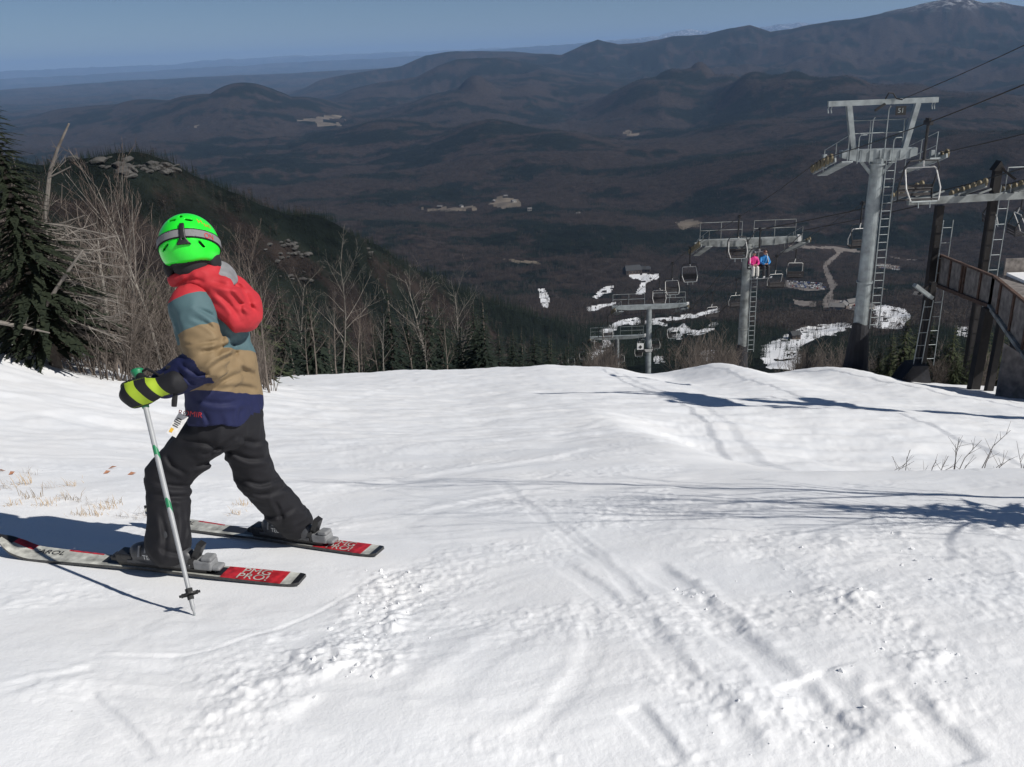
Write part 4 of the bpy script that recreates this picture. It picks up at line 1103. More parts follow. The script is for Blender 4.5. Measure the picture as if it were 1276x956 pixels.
for i in (0, 1):
    m_ = MB(); m_.bar(BW[i] - ro + Vector((-0.09, -0.09, -0.06)), BW[i + 1] - ro + Vector((-0.09, -0.09, -0.06)), 0.16, 0.14); m_.build('bottom_beam', M_GALV_OLD if i else M_RUST, rp)
    m_ = MB(); m_.bar(TW[i] - ro + Vector((-0.05, -0.05, 0.05)), TW[i + 1] - ro + Vector((-0.05, -0.05, 0.05)), 0.12, 0.08); m_.build('top_rail', M_RUST, rp)
m_ = MB(); off = Vector((2.6, 0.9, 0))
for i in (0, 1):
    q = [BW[i] - ro, BW[i + 1] - ro, BW[i + 1] - ro + off, BW[i] - ro + off]; up_ = Vector((0, 0, 0.12))
    m_.add(q + [v + up_ for v in q], [(3, 2, 1, 0), (4, 5, 6, 7), (0, 1, 5, 4), (1, 2, 6, 5), (2, 3, 7, 6), (3, 0, 4, 7)])
m_.build('deck', M_BOARD, rp)
for px, py, Y, w in ((1228, 384, 31.3, 0.34), (1246, 396, 30.6, 0.24), (1263, 416, 29.0, 0.2), (1300, 440, 27.5, 0.3)):
    q = Vector(P(px, py, Y)); gzz = Tz(q.x, q.y) - 0.6
    m_ = MB(); m_.bar(Vector((q.x, q.y, gzz)) - ro, Vector((q.x + 0.1, q.y, q.z)) - ro, w, w, up=(0, 1, 0)); m_.build('support_post', M_BROWNST, rp)
# solid end wall below the ramp's low end
q1 = Vector(P(1252, 428, 28.0)); q2 = Vector(P(1330, 480, 26.0))
m_ = MB(); vs = []
for q in (q1, q2):
    for dd in (-0.06, 0.06):
        vs += [Vector((q.x, q.y + dd, Tz(q.x, q.y) - 0.8)) - ro, Vector((q.x, q.y + dd, q.z)) - ro]
m_.add(vs, [(0, 1, 3, 2), (4, 6, 7, 5), (0, 4, 5, 1), (2, 3, 7, 6), (0, 2, 6, 4), (1, 5, 7, 3)]); m_.build('end_wall', M_BOARD, rp)
# snow-topped loading platform behind the ramp
q = P(1262, 352, 46.0); pf = empty('loading_platform', (q[0] + 2.0, q[1], Tz(q[0], q[1])), 0, 'grey boarded platform with snow lying on it behind the ramp', 'platform')
hz = q[2] - pf.location.z
m_ = MB(); m_.box((0.6, 0, hz - 0.25), (4.4, 3.4, 0.5)); m_.build('deck', M_BOARD, pf)
m_ = MB(); m_.box((0.6, 1.7, hz + 0.45), (4.4, 0.1, 0.9)); m_.build('back_board', M_BOARD, pf)
m_ = MB(); m_.box((0.55, -0.1, hz + 0.08), (4.2, 3.2, 0.16)); m_.build('snow_cover', M_RAMPSNOW, pf)
for x in (-1.3, 2.5):
    for y in (-1.5, 1.5): m_ = MB(); m_.box((x, y, (hz - 0.5) / 2 - 0.5), (0.25, 0.25, hz + 0.5)); m_.build('post', M_BROWNST, pf)
# small access post with ladder, channel and padding in front of the two-post tower
q = P(1159, 352, 34.5); ap = empty('access_post', (q[0], q[1], Tz(q[0], q[1])), 0, 'dark ladder post with a sloping steel channel and black pad below the ramp end', 'post')
hz = q[2] - ap.location.z
m_ = MB(); m_.box((0.12, 0, hz / 2 - 0.4), (0.22, 0.22, hz + 0.8)); m_.build('post', M_BROWNST, ap)
ladder(ap, (-0.16, -0.16, 0.9), (-0.02, -0.16, hz - 0.7), 0.34, 0.5)
m_ = MB(); m_.bar((-0.75, -0.3, hz - 0.0), (0.1, -0.1, hz - 0.62), 0.2, 0.14); m_.build('steel_channel', M_GALV, ap)
m_ = MB(); m_.bar((0.1, 0, hz), (-0.45, -0.1, hz - 0.45), 0.08, 0.08); m_.build('brace', M_BROWNST, ap)
m_ = MB(); vs = []
for z, w in ((-0.8, 0.75), (0.2, 0.62), (0.9, 0.30)):
    for a, b in ((-1, -1), (1, -1), (1, 1), (-1, 1)): vs.append((a * w * (1.5 if a < 0 else 0.6), b * 0.4, z))
fs = [(i * 4 + k, i * 4 + (k + 1) % 4, i * 4 + 4 + (k + 1) % 4, i * 4 + 4 + k) for i in (0, 1) for k in range(4)] + [(8, 9, 10, 11)]
m_.add(vs, fs); m_.build('base_padding', M_PAD, ap)

# ================================================================== SOLID SHAPES FROM DISTANCE FIELDS
def surface_nets(F, lo, h):
    nx, ny, nz = F.shape
    ins = F < 0
    c = np.zeros((nx - 1, ny - 1, nz - 1), np.int8)
    for i in (0, 1):
        for j in (0, 1):
            for k in (0, 1): c += ins[i:nx - 1 + i, j:ny - 1 + j, k:nz - 1 + k]
    act = (c > 0) & (c < 8)
    ids = -np.ones(act.shape, np.int64); cells = np.argwhere(act); ids[act] = np.arange(len(cells))
    acc = np.zeros((len(cells), 3)); cnt = np.zeros(len(cells))
    ci, cj, ck = cells.T
    corners = [(i, j, k) for i in (0, 1) for j in (0, 1) for k in (0, 1)]
    for a in corners:
        for ax in range(3):
            if a[ax]: continue
            b = list(a); b[ax] = 1
            fa = F[ci + a[0], cj + a[1], ck + a[2]]; fb = F[ci + b[0], cj + b[1], ck + b[2]]
            m = (fa < 0) != (fb < 0)
            t = np.where(m, fa / np.where(m, fa - fb, 1), 0)
            p = np.array(a, float)[None, :].repeat(len(cells), 0); p[:, ax] += t
            acc[m] += p[m]; cnt[m] += 1
    V = (cells + acc / np.maximum(cnt, 1)[:, None]) * h + lo
    quads = []
    for ax in range(3):
        o1, o2 = [(1, 2), (2, 0), (0, 1)][ax]
        sl0 = [slice(None)] * 3; sl1 = [slice(None)] * 3; sl0[ax] = slice(0, -1); sl1[ax] = slice(1, None)
        A = ins[tuple(sl0)]; B = ins[tuple(sl1)]
        e = np.argwhere(A != B)
        e = e[(e[:, o1] > 0) & (e[:, o2] > 0) & (e[:, o1] < F.shape[o1] - 1) & (e[:, o2] < F.shape[o2] - 1)]
        if not len(e): continue
        def cid(d1, d2):
            q = e.copy(); q[:, o1] -= d1; q[:, o2] -= d2; return ids[q[:, 0], q[:, 1], q[:, 2]]
        q = np.stack([cid(1, 1), cid(0, 1), cid(0, 0), cid(1, 0)], 1)
        flip = ~A[e[:, 0], e[:, 1], e[:, 2]]
        q[flip] = q[flip][:, ::-1]
        quads.append(q)
    Q = np.concatenate(quads); Q = Q[(Q >= 0).all(1)]
    return V, Q
def sdf_mesh(name, fn, lo, hi, h, mats, attr=None, relax=1):
    lo = np.asarray(lo, float); hi = np.asarray(hi, float)
    n = np.ceil((hi - lo) / h).astype(int) + 1
    ax = [lo[i] + h * np.arange(n[i]) for i in range(3)]
    # coarse pass first; the fine grid is only evaluated near the surface
    st = 4; nc = (n - 1) // st + 2
    axc = [lo[i] + h * st * np.arange(nc[i]) for i in range(3)]
    Fk = fn(np.stack(np.meshgrid(*axc, indexing='ij'), -1).reshape(-1, 3)).reshape(nc)
    ix = [np.minimum((np.arange(n[i]) + st // 2) // st, nc[i] - 1) for i in range(3)]
    F = Fk[np.ix_(*ix)]
    near = np.abs(F) < h * st * 1.1 + 0.012
    I = np.argwhere(near)
    F[near] = fn(lo + h * I)
    V, Q = surface_nets(F, lo, h)
    for _ in range(relax):      # settle the vertices on the surface
        f = fn(V); g = np.zeros_like(V); e = h * 0.4
        for a in range(3):
            d = np.zeros(3); d[a] = e; g[:, a] = (fn(V + d) - fn(V - d)) / (2 * e)
        V = V - g * (np.clip(f, -h, h) / np.maximum((g * g).sum(1), 0.2))[:, None]
    at = attr(V) if attr else None
    return np_mesh(name, V, Q, mats, smooth=True, attrs=at)
def cap(p, a, b, ra, rb=None):
    """tapered capsule"""
    rb = ra if rb is None else rb
    a = np.asarray(a, float); b = np.asarray(b, float); d = b - a
    t = np.clip(((p - a) @ d) / (d @ d), 0, 1)
    return np.linalg.norm(p - a - t[:, None] * d, axis=1) - (ra + (rb - ra) * t)
def ell(p, c, A, r):
    """ellipsoid with axes rows of A and radii r"""
    q = (p - np.asarray(c)) @ np.asarray(A).T
    r = np.asarray(r, float); k0 = np.linalg.norm(q / r, axis=1); k1 = np.linalg.norm(q / (r * r), axis=1)
    return k0 * (k0 - 1) / np.maximum(k1, 1e-9)
def su(a, b, k):
    h = np.clip(0.5 + 0.5 * (b - a) / k, 0, 1); return b + (a - b) * h - k * h * (1 - h)
def ssub(a, b, k):      # a minus b
    h = np.clip(0.5 - 0.5 * (a + b) / k, 0, 1); return a + (-b - a) * h + k * h * (1 - h)
def nrm(v): v = np.asarray(v, float); return v / np.linalg.norm(v)
def seg_t(p, a, b):
    a = np.asarray(a); d = np.asarray(b) - a; return np.clip(((p - a) @ d) / (d @ d), 0, 1)
def ramp_mat(name, attr, stops, rough=0.75, bump=None, fabric=None, sheen=0.0):
    """colour by a position attribute stored on the mesh (dyed panels); constant steps"""
    m = bpy.data.materials.new(name); m.use_nodes = True; nt = m.node_tree; b = nt.nodes['Principled BSDF']
    b.inputs['Roughness'].default_value = rough; b.inputs['Specular IOR Level'].default_value = 0.3
    at = nt.nodes.new('ShaderNodeAttribute'); at.attribute_name = attr
    r = nt.nodes.new('ShaderNodeValToRGB'); r.color_ramp.interpolation = 'CONSTANT'
    r.color_ramp.elements[0].position = 0; r.color_ramp.elements[0].color = (*stops[0][1], 1)
    r.color_ramp.elements.remove(r.color_ramp.elements[1])
    for p, c in stops[1:]:
        e = r.color_ramp.elements.new(p); e.color = (*c, 1)
    nt.links.new(at.outputs['Fac'], r.inputs['Fac'])
    tc = nt.nodes.new('ShaderNodeTexCoord')
    n = nt.nodes.new('ShaderNodeTexNoise'); n.inputs['Scale'].default_value = 14; n.inputs['Detail'].default_value = 5
    nt.links.new(tc.outputs['Object'], n.inputs['Vector'])
    rr = nt.nodes.new('ShaderNodeValToRGB'); rr.color_ramp.elements[0].color = (0.82, 0.82, 0.82, 1); rr.color_ramp.elements[1].color = (1.1, 1.1, 1.1, 1)
    nt.links.new(n.outputs['Fac'], rr.inputs['Fac'])
    mu = nt.nodes.new('ShaderNodeMix'); mu.data_type = 'RGBA'; mu.blend_type = 'MULTIPLY'; mu.inputs[0].default_value = 1.0
    nt.links.new(r.outputs['Color'], mu.inputs[6]); nt.links.new(rr.outputs['Color'], mu.inputs[7]); nt.links.new(mu.outputs[2], b.inputs['Base Color'])
    n2 = nt.nodes.new('ShaderNodeTexNoise'); n2.inputs['Scale'].default_value = 900; n2.inputs['Detail'].default_value = 1
    n3 = nt.nodes.new('ShaderNodeTexNoise'); n3.noise_type = 'RIDGED_MULTIFRACTAL'; n3.inputs['Scale'].default_value = 11; n3.inputs['Detail'].default_value = 3; n3.inputs['Distortion'].default_value = 0.8
    for q in (n2, n3): nt.links.new(tc.outputs['Object'], q.inputs['Vector'])
    b1 = nt.nodes.new('ShaderNodeBump'); b1.inputs['Strength'].default_value = 0.25; b1.inputs['Distance'].default_value = 0.001; nt.links.new(n2.outputs['Fac'], b1.inputs['Height'])
    b2 = nt.nodes.new('ShaderNodeBump'); b2.inputs['Strength'].default_value = bump or 0.5; b2.inputs['Distance'].default_value = 0.005
    nt.links.new(n3.outputs['Fac'], b2.inputs['Height']); nt.links.new(b1.outputs['Normal'], b2.inputs['Normal']); nt.links.new(b2.outputs['Normal'], b.inputs['Normal'])
    return m

# ================================================================== THE SKIER
def Tdz(x, y): return Tz(x, y) + float(snow_detail(np.array([float(x)]), np.array([float(y)]))[0])
gL = [hit(378, 728, 0.6, 60), hit(5, 690, 0.6, 60)]
gR0 = hit(475, 692, 0.6, 60)
hd = gL[1] - gL[0]; SKI_L = float(np.linalg.norm(hd))
head = nrm([hd[0], hd[1], 0])                      # heading of the skier
left = np.array([-head[1], head[0], 0.0])            # skier's left, towards the camera
def on_snow(p): return np.array([p[0], p[1], Tz(p[0], p[1])])
tailL = on_snow(gL[0]); tipL = on_snow(gL[0] + head * SKI_L)
gR1 = hit(186, 651, 0.6, 60); headR = nrm(np.array([*(gR1 - gR0)[:2], 0])); SKI_LR = float(np.linalg.norm(gR1 - gR0))
tailR = on_snow(gR0); tipR = on_snow(gR1)
print('SKI', SKI_L, SKI_LR)
YL = hit(232, 712, 0.6, 60)[1]; YR = hit(350, 682, 0.6, 60)[1]; YC = 0.5 * (YL + YR)
print('ski', tailL, tipL, 'YL', YL, 'YR', YR, 'head', head, 'len', np.linalg.norm(hd))
bL = float(np.linalg.norm((hit(214, 710, 0.6, 60) - gL[0])[:2])) / SKI_L; bR = float(np.linalg.norm((hit(347, 683, 0.6, 60) - gR0)[:2])) / SKI_LR
def B(px, py, dY=0.0): return P(px, py, YC + dY)
skier = empty('person', (B(285, 690)[0], YC, Tz(B(285, 690)[0], YC)), 0, 'child skier in green helmet and striped jacket leaning on a ski pole', 'person')
so = np.array(skier.location)
def part(name, me, parent=None):
    o = link_mesh(name, me, parent or skier)
    if parent is None: o.location = -Vector(so)
    return o
up3 = np.array([0, 0, 1.0])

# --- main joints
neck = B(247, 340, 0.02); chest = B(264, 398, 0.02); belly = B(275, 455, 0.02); hem = B(281, 512, 0.02)
shL = B(240, 383, -0.10); elL = B(260, 450, -0.20); wrL = B(206, 478, -0.20)
shR = B(276, 378, 0.16); elR = B(296, 446, 0.20); wrR = B(280, 486, 0.28)
hipL = B(264, 534, -0.05); knL = B(210, 592, -0.06); anL = tailL + (tipL - tailL) * bL - head * 0.040 + up3 * 0.115
hipR = B(300, 540, 0.08); knR = B(318, 594, 0.11); anR = tailR + (tipR - tailR) * bR - headR * 0.040 + up3 * 0.115
axis_t = nrm(neck - hem)
def wr_noise(p, f, seed, ani=(1, 1, 1)):
    q = p * (f * np.asarray(ani)); return noise3(q + noise3(q * 0.7 + 5.1, seed + 1)[:, None] * 0.6, seed)
def folds(p, f, seed, ani):
    n = wr_noise(p, f, seed, ani); return 1 - np.abs(n) * 2      # sharp ridges

def creases(p, lines, yfar, near):
    """sharp folds pressed into the cloth on the side turned to the camera"""
    px, py, dz = proj(p[:, 0], p[:, 1], p[:, 2]); o = np.zeros(len(p)); m = (p[:, 1] < yfar) & (np.abs(near) < 0.04)
    if not m.any(): return o
    x = px[m]; y = py[m]; a = np.zeros(len(x))
    for pts, w, dep in lines:
        d, s, al = pl_dist(x, y, smooth_pl(np.array(pts, float), 3)); s_ = s * d; e = np.sin(np.pi * np.clip(al, 0.02, 0.98)) ** 0.6
        a += e * dep * (np.exp(-(s_ / w) ** 2) - 0.75 * np.exp(-((s_ - 2.0 * w) / (1.2 * w)) ** 2))
    o[m] = a; return o
J_CR = [([(272, 390), (277, 420), (268, 452)], 4.0, 0.012), ([(300, 438), (272, 452), (250, 470)], 3.0, 0.013), ([(306, 462), (280, 474), (262, 490)], 3.2, 0.013), ([(298, 424), (270, 436), (246, 440)], 3.0, 0.010),
        ([(244, 384), (262, 392), (272, 402)], 2.6, 0.010), ([(240, 396), (258, 404), (270, 414)], 2.4, 0.008), ([(326, 470), (305, 462), (288, 448)], 3.2, 0.008), ([(326, 487), (300, 482), (270, 486)], 3.0, 0.007),
        ([(245, 498), (275, 503), (310, 498)], 3.0, 0.007), ([(310, 420), (322, 440), (326, 462)], 3.0, 0.007), ([(225, 452), (240, 462), (262, 466)], 2.6, 0.009), ([(222, 462), (236, 474), (246, 478)], 2.6, 0.008), ([(215, 385), (222, 405), (226, 425)], 3.0, 0.007),
        ([(252, 512), (258, 522), (260, 530)], 2.5, 0.007), ([(300, 508), (298, 520), (300, 530)], 2.5, 0.007), ([(230, 430), (250, 428), (275, 424)], 2.0, 0.006), ([(282, 410), (292, 432), (296, 448)], 2.6, 0.007)]
P_CR = [([(228, 548), (255, 552), (282, 562)], 3.5, 0.011), ([(240, 582), (265, 574), (290, 558)], 3.5, 0.011), ([(250, 566), (270, 560), (300, 540)], 3.0, 0.008), ([(186, 598), (215, 606), (243, 606)], 3.2, 0.012), ([(184, 614), (212, 620), (244, 618)], 3.0, 0.010),
        ([(200, 640), (206, 668), (204, 696)], 3.2, 0.009), ([(228, 630), (232, 660), (226, 690)], 3.2, 0.009), ([(196, 682), (220, 690), (248, 682)], 3.0, 0.009), ([(288, 562), (310, 572), (338, 570)], 3.2, 0.011), ([(304, 598), (325, 604), (350, 596)], 3.0, 0.012),
        ([(312, 614), (335, 616), (358, 606)], 3.0, 0.009), ([(324, 640), (345, 644), (368, 632)], 3.0, 0.009), ([(298, 545), (318, 552), (336, 545)], 3.0, 0.008), ([(340, 620), (350, 640), (352, 655)], 3.0, 0.008), ([(205, 565), (215, 580), (232, 590)], 3.0, 0.008)]
H_CR = [([(286, 348), (306, 366), (316, 392)], 3.6, 0.012), ([(262, 350), (285, 356), (304, 356)], 3.0, 0.010), ([(296, 378), (312, 382), (324, 392)], 3.0, 0.009), ([(268, 364), (285, 378), (300, 400)], 3.2, 0.011), ([(230, 352), (242, 348), (256, 352)], 2.4, 0.007), ([(214, 362), (226, 354), (238, 344)], 2.4, 0.007)]
HEMN = nrm(np.cross(raydir(330, 531), raydir(228, 528))); HEMN = HEMN * np.sign(HEMN[2])
def jacket_f(p, wrinkle=True):
    d = None
    for s in (-1, 1):
        t = cap(p, chest + left * 0.075 * s, belly + left * 0.068 * s, 0.092, 0.100)
        t2 = cap(p, belly + left * 0.068 * s, hem + left * 0.060 * s, 0.100, 0.118)
        t = su(t, t2, 0.03); d = t if d is None else su(d, t, 0.05)
    d = su(d, cap(p, neck + axis_t * 0.0, chest, 0.062, 0.10), 0.05)
    cut = -((p - B(281, 529, 0.02)) @ HEMN)
    d = np.maximum(d, cut)
    arm = su(cap(p, shL, elL, 0.079, 0.070), cap(p, elL, wrL, 0.070, 0.053), 0.015)
    armR = su(cap(p, shR, elR, 0.079, 0.068), cap(p, elR, wrR, 0.068, 0.055), 0.02)
    d = su(d, cap(p, shL, chest, 0.08, 0.1), 0.03); d = su(d, cap(p, shR, chest, 0.08, 0.1), 0.03)
    d = su(d, arm, 0.018); d = su(d, armR, 0.02)
    if wrinkle:
        d = d + creases(p, J_CR, YC + 0.06, d)
        near_el = np.exp(-(np.linalg.norm(p - elL, axis=1) / 0.11) ** 2)
        arm_ax = nrm(elL - shL)
        d = d - 0.0065 * folds(p, 10, 3, (1.0, 1.0, 0.6)) - 0.003 * wr_noise(p, 24, 5)
        d = d - near_el * 0.013 * folds(p, 17, 9, (0.8, 0.8, 1.7))
        d = d - 0.005 * np.exp(-(((p - hem) @ axis_t) / 0.06) ** 2) * folds(p, 13, 13, (1.5, 1.5, 0.4))
        d = d - 0.006 * np.exp(-(np.linalg.norm(p - B(290, 470, -0.1), axis=1) / 0.12) ** 2) * folds(p, 12, 17, (0.6, 0.6, 1.6))
    return d
_h0 = B(281, 529, 0.02)
zr = {k: (B(281, k, 0.02) - _h0) @ HEMN for k in (360, 378, 436, 490, 531)}
def jacket_attr(V):
    """0 red yoke, then teal, tan and navy bands; sleeves follow the arm"""
    dt = np.minimum(cap(V, chest, hem, 0.13, 0.15), 1)
    v = np.interp(-((V - _h0) @ HEMN), [-zr[360], -zr[378], -zr[436], -zr[490], -zr[531]], [0.05, 0.25, 0.50, 0.75, 0.98])
    # band edges dip a little towards the back as the cloth is gathered
    for sh, el, wr in ((shL, elL, wrL), (shR, elR, wrR)):
        da = np.minimum(cap(V, sh, el, 0.079, 0.070), cap(V, el, wr, 0.07, 0.053))
        L1 = np.linalg.norm(el - sh); L2 = np.linalg.norm(wr - el)
        onup = cap(V, sh, el, 0.079, 0.07) < cap(V, el, wr, 0.07, 0.053)
        s = np.where(onup, seg_t(V, sh, el) * L1 + np.minimum(((V - sh) @ nrm(el - sh)), 0), L1 + seg_t(V, el, wr) * L2)
        va = np.interp(s, [-0.10, -0.030, 0.098, 0.225, L1 + L2], [0.10, 0.25, 0.50, 0.75, 0.98])
        body = np.minimum(cap(V, chest + left * 0.075, belly + left * 0.068, 0.092, 0.1), cap(V, belly + left * 0.068, hem + left * 0.06, 0.1, 0.118))
        body = np.minimum(body, np.minimum(cap(V, chest - left * 0.075, belly - left * 0.068, 0.092, 0.1), cap(V, belly - left * 0.068, hem - left * 0.06, 0.1, 0.118)))
        v = np.where(da < body - 0.002, va, v)
    return {'band': np.clip(v + 0.006 * noise3(V * 30, 7), 0.01, 0.99)}
M_JACKET = ramp_mat('striped_jacket_cloth', 'band', [(0, (0.48, 0.030, 0.040)), (0.25, (0.078, 0.138, 0.152)), (0.50, (0.235, 0.168, 0.092)), (0.75, (0.012, 0.016, 0.062))], 0.7)
allp = np.array([chest, belly, hem, shL, elL, wrL, shR, elR, wrR, neck])
jm = sdf_mesh('jacket', jacket_f, allp.min(0) - 0.17, allp.max(0) + 0.15, 0.0065, M_JACKET, jacket_attr)
jacket = part('jacket', jm)

# --- hood and collar
M_RED = ramp_mat('red_hood_cloth', 'band', [(0, (0.48, 0.030, 0.040))], 0.7, bump=0.7)
M_LINING = mat('grey_hood_lining', (0.20, 0.20, 0.21), 0.8, noise=(30, 0.2), bump=(60, 0.4, 0.003))
M_NAVY = mat('navy_lining', (0.018, 0.024, 0.095), 0.8)
hc = B(291, 377, 0.015); hx = nrm(B(322, 402, 0.015) - B(256, 350, 0.015)); hz_ = nrm(np.cross(hx, left)); hy = np.cross(hz_, hx)
if hz_[2] < 0: hz_ = -hz_
def hood_f(p):
    d = ell(p, hc, [hx, hy, hz_], (0.118, 0.130, 0.063))
    d = su(d, ell(p, B(306, 392, 0.015), [hx, hy, hz_], (0.058, 0.100, 0.050)), 0.03)
    d = su(d, cap(p, B(252, 349, -0.05), B(280, 364, -0.06), 0.034, 0.050), 0.05)
    d = su(d, cap(p, B(256, 346, 0.09), B(284, 360, 0.10), 0.034, 0.050), 0.05)
    # collar wrapping the neck, standing out at the throat
    ring = None
    for k in range(15):
        a0 = 2 * math.pi * k / 15; a1 = 2 * math.pi * (k + 1) / 15
        def rp_(a):
            c, s = math.cos(a), math.sin(a)      # c>0: front (heading)
            return B(245, 342, 0.02) + head * (c * (0.078 + 0.02 * (c > 0) * c)) + left * (s * 0.078) + up3 * (-0.016 * c)
        t = cap(p, rp_(a0), rp_(a1), 0.024); ring = t if ring is None else np.minimum(ring, t)
    d = su(d, ring, 0.02)
    d = d - 0.0075 * folds(p, 9, 23, (1, 1, 1.3)) - 0.003 * wr_noise(p, 26, 29)
    d = d + creases(p, H_CR, YC + 0.06, d)
    g = np.abs((p - B(300, 372, -0.05)) @ nrm(hz_ * 0.8 + hx * 0.5)); d = d + 0.010 * np.exp(-(g / 0.007) ** 2) * np.exp(-(np.linalg.norm(p - B(300, 375, -0.1), axis=1) / 0.06) ** 2)
    return d
hm = sdf_mesh('hood', hood_f, np.minimum(hc, neck) - 0.20, np.maximum(hc, neck) + 0.20, 0.006, M_RED, lambda V: {'band': np.full(len(V), 0.1)})
hood = part('hood', hm, None); hood.parent = jacket; hood.location = (0, 0, 0)
lin_c = B(277, 341, 0.02)
lm = sdf_mesh('lining', lambda p: ell(p, lin_c, [hx, hy, hz_], (0.064, 0.075, 0.020)) - 0.003 * wr_noise(p, 20, 31), lin_c - 0.12, lin_c + 0.12, 0.006, M_LINING)
link_mesh('lining', lm, jacket)
nv = B(248, 342, 0.0); nm = sdf_mesh('inner_collar', lambda p: ell(p, nv, np.eye(3), (0.062, 0.070, 0.032)), nv - 0.09, nv + 0.09, 0.006, M_NAVY)
link_mesh('inner_collar', nm, jacket)

# --- trousers
M_PANTS = ramp_mat('charcoal_ski_trousers', 'band', [(0, (0.012, 0.012, 0.015))], 0.72, bump=0.8)
def leg_f(p, hip, kn, an, ra, rk, rb):
    d = su(cap(p, hip, kn, ra, rk), cap(p, kn, an, rk * 0.98, rb), 0.02)
    return d
def pants_f(p):
    L = leg_f(p, hipL, knL, anL, 0.096, 0.084, 0.086); Rr_ = leg_f(p, hipR, knR, anR, 0.094, 0.076, 0.080)
    dl = nrm(knL - anL); dr = nrm(knR - anR)
    L = np.maximum(L, -((p - anL + up3 * 0.055) @ nrm(dl * 0.3 + up3))); Rr_ = np.maximum(Rr_, -((p - anR + up3 * 0.045) @ nrm(dr * 0.3 + up3)))
    d = su(L, Rr_, 0.02)
    d = su(d, cap(p, B(284, 522, 0.02) + left * 0.045, B(284, 522, 0.02) - left * 0.045, 0.118), 0.03)
    d = d + creases(p, P_CR, YC + 0.25, d)
    calf = np.minimum(np.linalg.norm(p - knL, axis=1), np.linalg.norm(p - knR, axis=1))
    d = d - 0.006 * folds(p, 10, 33, (1.0, 1.0, 0.8)) - 0.003 * wr_noise(p, 23, 35)
    d = d - 0.008 * np.exp(-(calf / 0.10) ** 2) * folds(p, 14, 37, (0.7, 0.7, 1.6))
    low = np.minimum(np.linalg.norm(p - anL, axis=1), np.linalg.norm(p - anR, axis=1))
    d = d - 0.006 * np.exp(-(low / 0.11) ** 2) * folds(p, 13, 39, (0.6, 0.6, 1.8))
    return d
pa_ = np.array([hipL, knL, anL, hipR, knR, anR])
pm_ = sdf_mesh('trousers', pants_f, pa_.min(0) - 0.15, pa_.max(0) + np.array([0.15, 0.15, 0.20]), 0.0068, M_PANTS, lambda V: {'band': np.full(len(V), 0.1)})
part('trousers', pm_)

# --- helmet
HC = B(236, 307, 0.03)
vb = nrm([-HC[0], -HC[1], 0]); ang = math.radians(-14)
bk = np.array([vb[0] * math.cos(ang) - vb[1] * math.sin(ang), vb[0] * math.sin(ang) + vb[1] * math.cos(ang), 0])
tl = math.radians(30)
hb_ = nrm(bk * math.cos(tl) + up3 * math.sin(tl)); hu = nrm(up3 * math.cos(tl) - bk * math.sin(tl)); hr = np.cross(hb_, hu)   # back, up, side
rl = math.radians(4); hu, hr = hu * math.cos(rl) + hr * math.sin(rl), hr * math.cos(rl) - hu * math.sin(rl)
AX = [hr, hb_, hu]
def hq(p): return (p - HC) @ np.array(AX).T      # local: side, back, up
RH = (0.112, 0.136, 0.124)
def rim(q): return -0.082 + 0.050 * sstep(0.02, -0.06, q[:, 1]) - 0.010 * np.cos(np.clip(q[:, 0] / 0.1, -1, 1) * 2.6)
VENTS = [((-0.022, 0.0), (-0.040, -0.004), 0.066), ((0.018, 0.004), (0.038, 0.006), 0.066), ((-0.004, 0.005), (0.000, 0.010), 0.078),
         ((-0.072, 0.0), (-0.062, 0.014), -0.040), ((0.052, 0.010), (0.072, 0.0), -0.036)]
def shell_f(p):
    q = hq(p); d = ell(p, HC, AX, RH)
    d = np.maximum(d, -(d + 0.012))
    r_ = rim(q) - q[:, 2]
    d = -su(-d, -r_, 0.006)
    for (x0, y0), (x1, y1), z in VENTS:
        a = HC + hr * x0 + hb_ * 0.0 + hu * (z + y0); b = HC + hr * x1 + hu * (z + y1)
        # a slot cut straight in from the back
        w = (q[:, 0] - x0) * (x1 - x0) + (q[:, 2] - z - y0) * (y1 - y0); L2 = (x1 - x0) ** 2 + (y1 - y0) ** 2
        t = np.clip(w / L2, 0, 1); dist = np.hypot(q[:, 0] - x0 - t * (x1 - x0), q[:, 2] - z - y0 - t * (y1 - y0)) - 0.0048
        d = np.maximum(d, np.where(q[:, 1] > 0.0, -dist, d))
    # shallow seam between upper and lower shell
    return d
M_GREEN = mat('neon_green_shell', (0.020, 0.80, 0.035), 0.28, spec=0.5, noise=(30, 0.05))
M_BLACKF = mat('black_padding', (0.010, 0.010, 0.012), 0.85, bump=(60, 0.4, 0.003))
sm_ = sdf_mesh('helmet', shell_f, HC - 0.16, HC + 0.16, 0.004, M_GREEN)
helmet = part('helmet', sm_)
def liner_f(p):
    q = hq(p); d = ell(p, HC, AX, (RH[0] - 0.011, RH[1] - 0.011, RH[2] - 0.011)); d = np.maximum(d, -(q[:, 2] + 0.098))
    for s in (-1, 1): d = su(d, ell(p, HC + hr * s * 0.082 + hu * -0.068 + hb_ * -0.02, AX, (0.026, 0.050, 0.048)), 0.012)
    return d
link_mesh('liner', sdf_mesh('liner', liner_f, HC - 0.17, HC + 0.16, 0.005, M_BLACKF), helmet)
def band_u(q): return q[:, 2] - 0.004 - 0.10 * (q[:, 1] - 0.12) * 0.35
def strap_f(p):
    q = hq(p); d = np.abs(ell(p, HC, AX, RH) - 0.002) - 0.0028
    return np.maximum(d, np.abs(band_u(q)) - 0.0185)
M_STRAP = ramp_mat('goggle_strap_webbing', 'band', [(0, (0.010, 0.010, 0.012)), (0.13, (0.21, 0.21, 0.215)), (0.87, (0.010, 0.010, 0.012))], 0.8, bump=0.2)
gog = empty('goggles', HC, 0, 'grey goggle strap with black edges stretched round the green helmet', 'goggles')
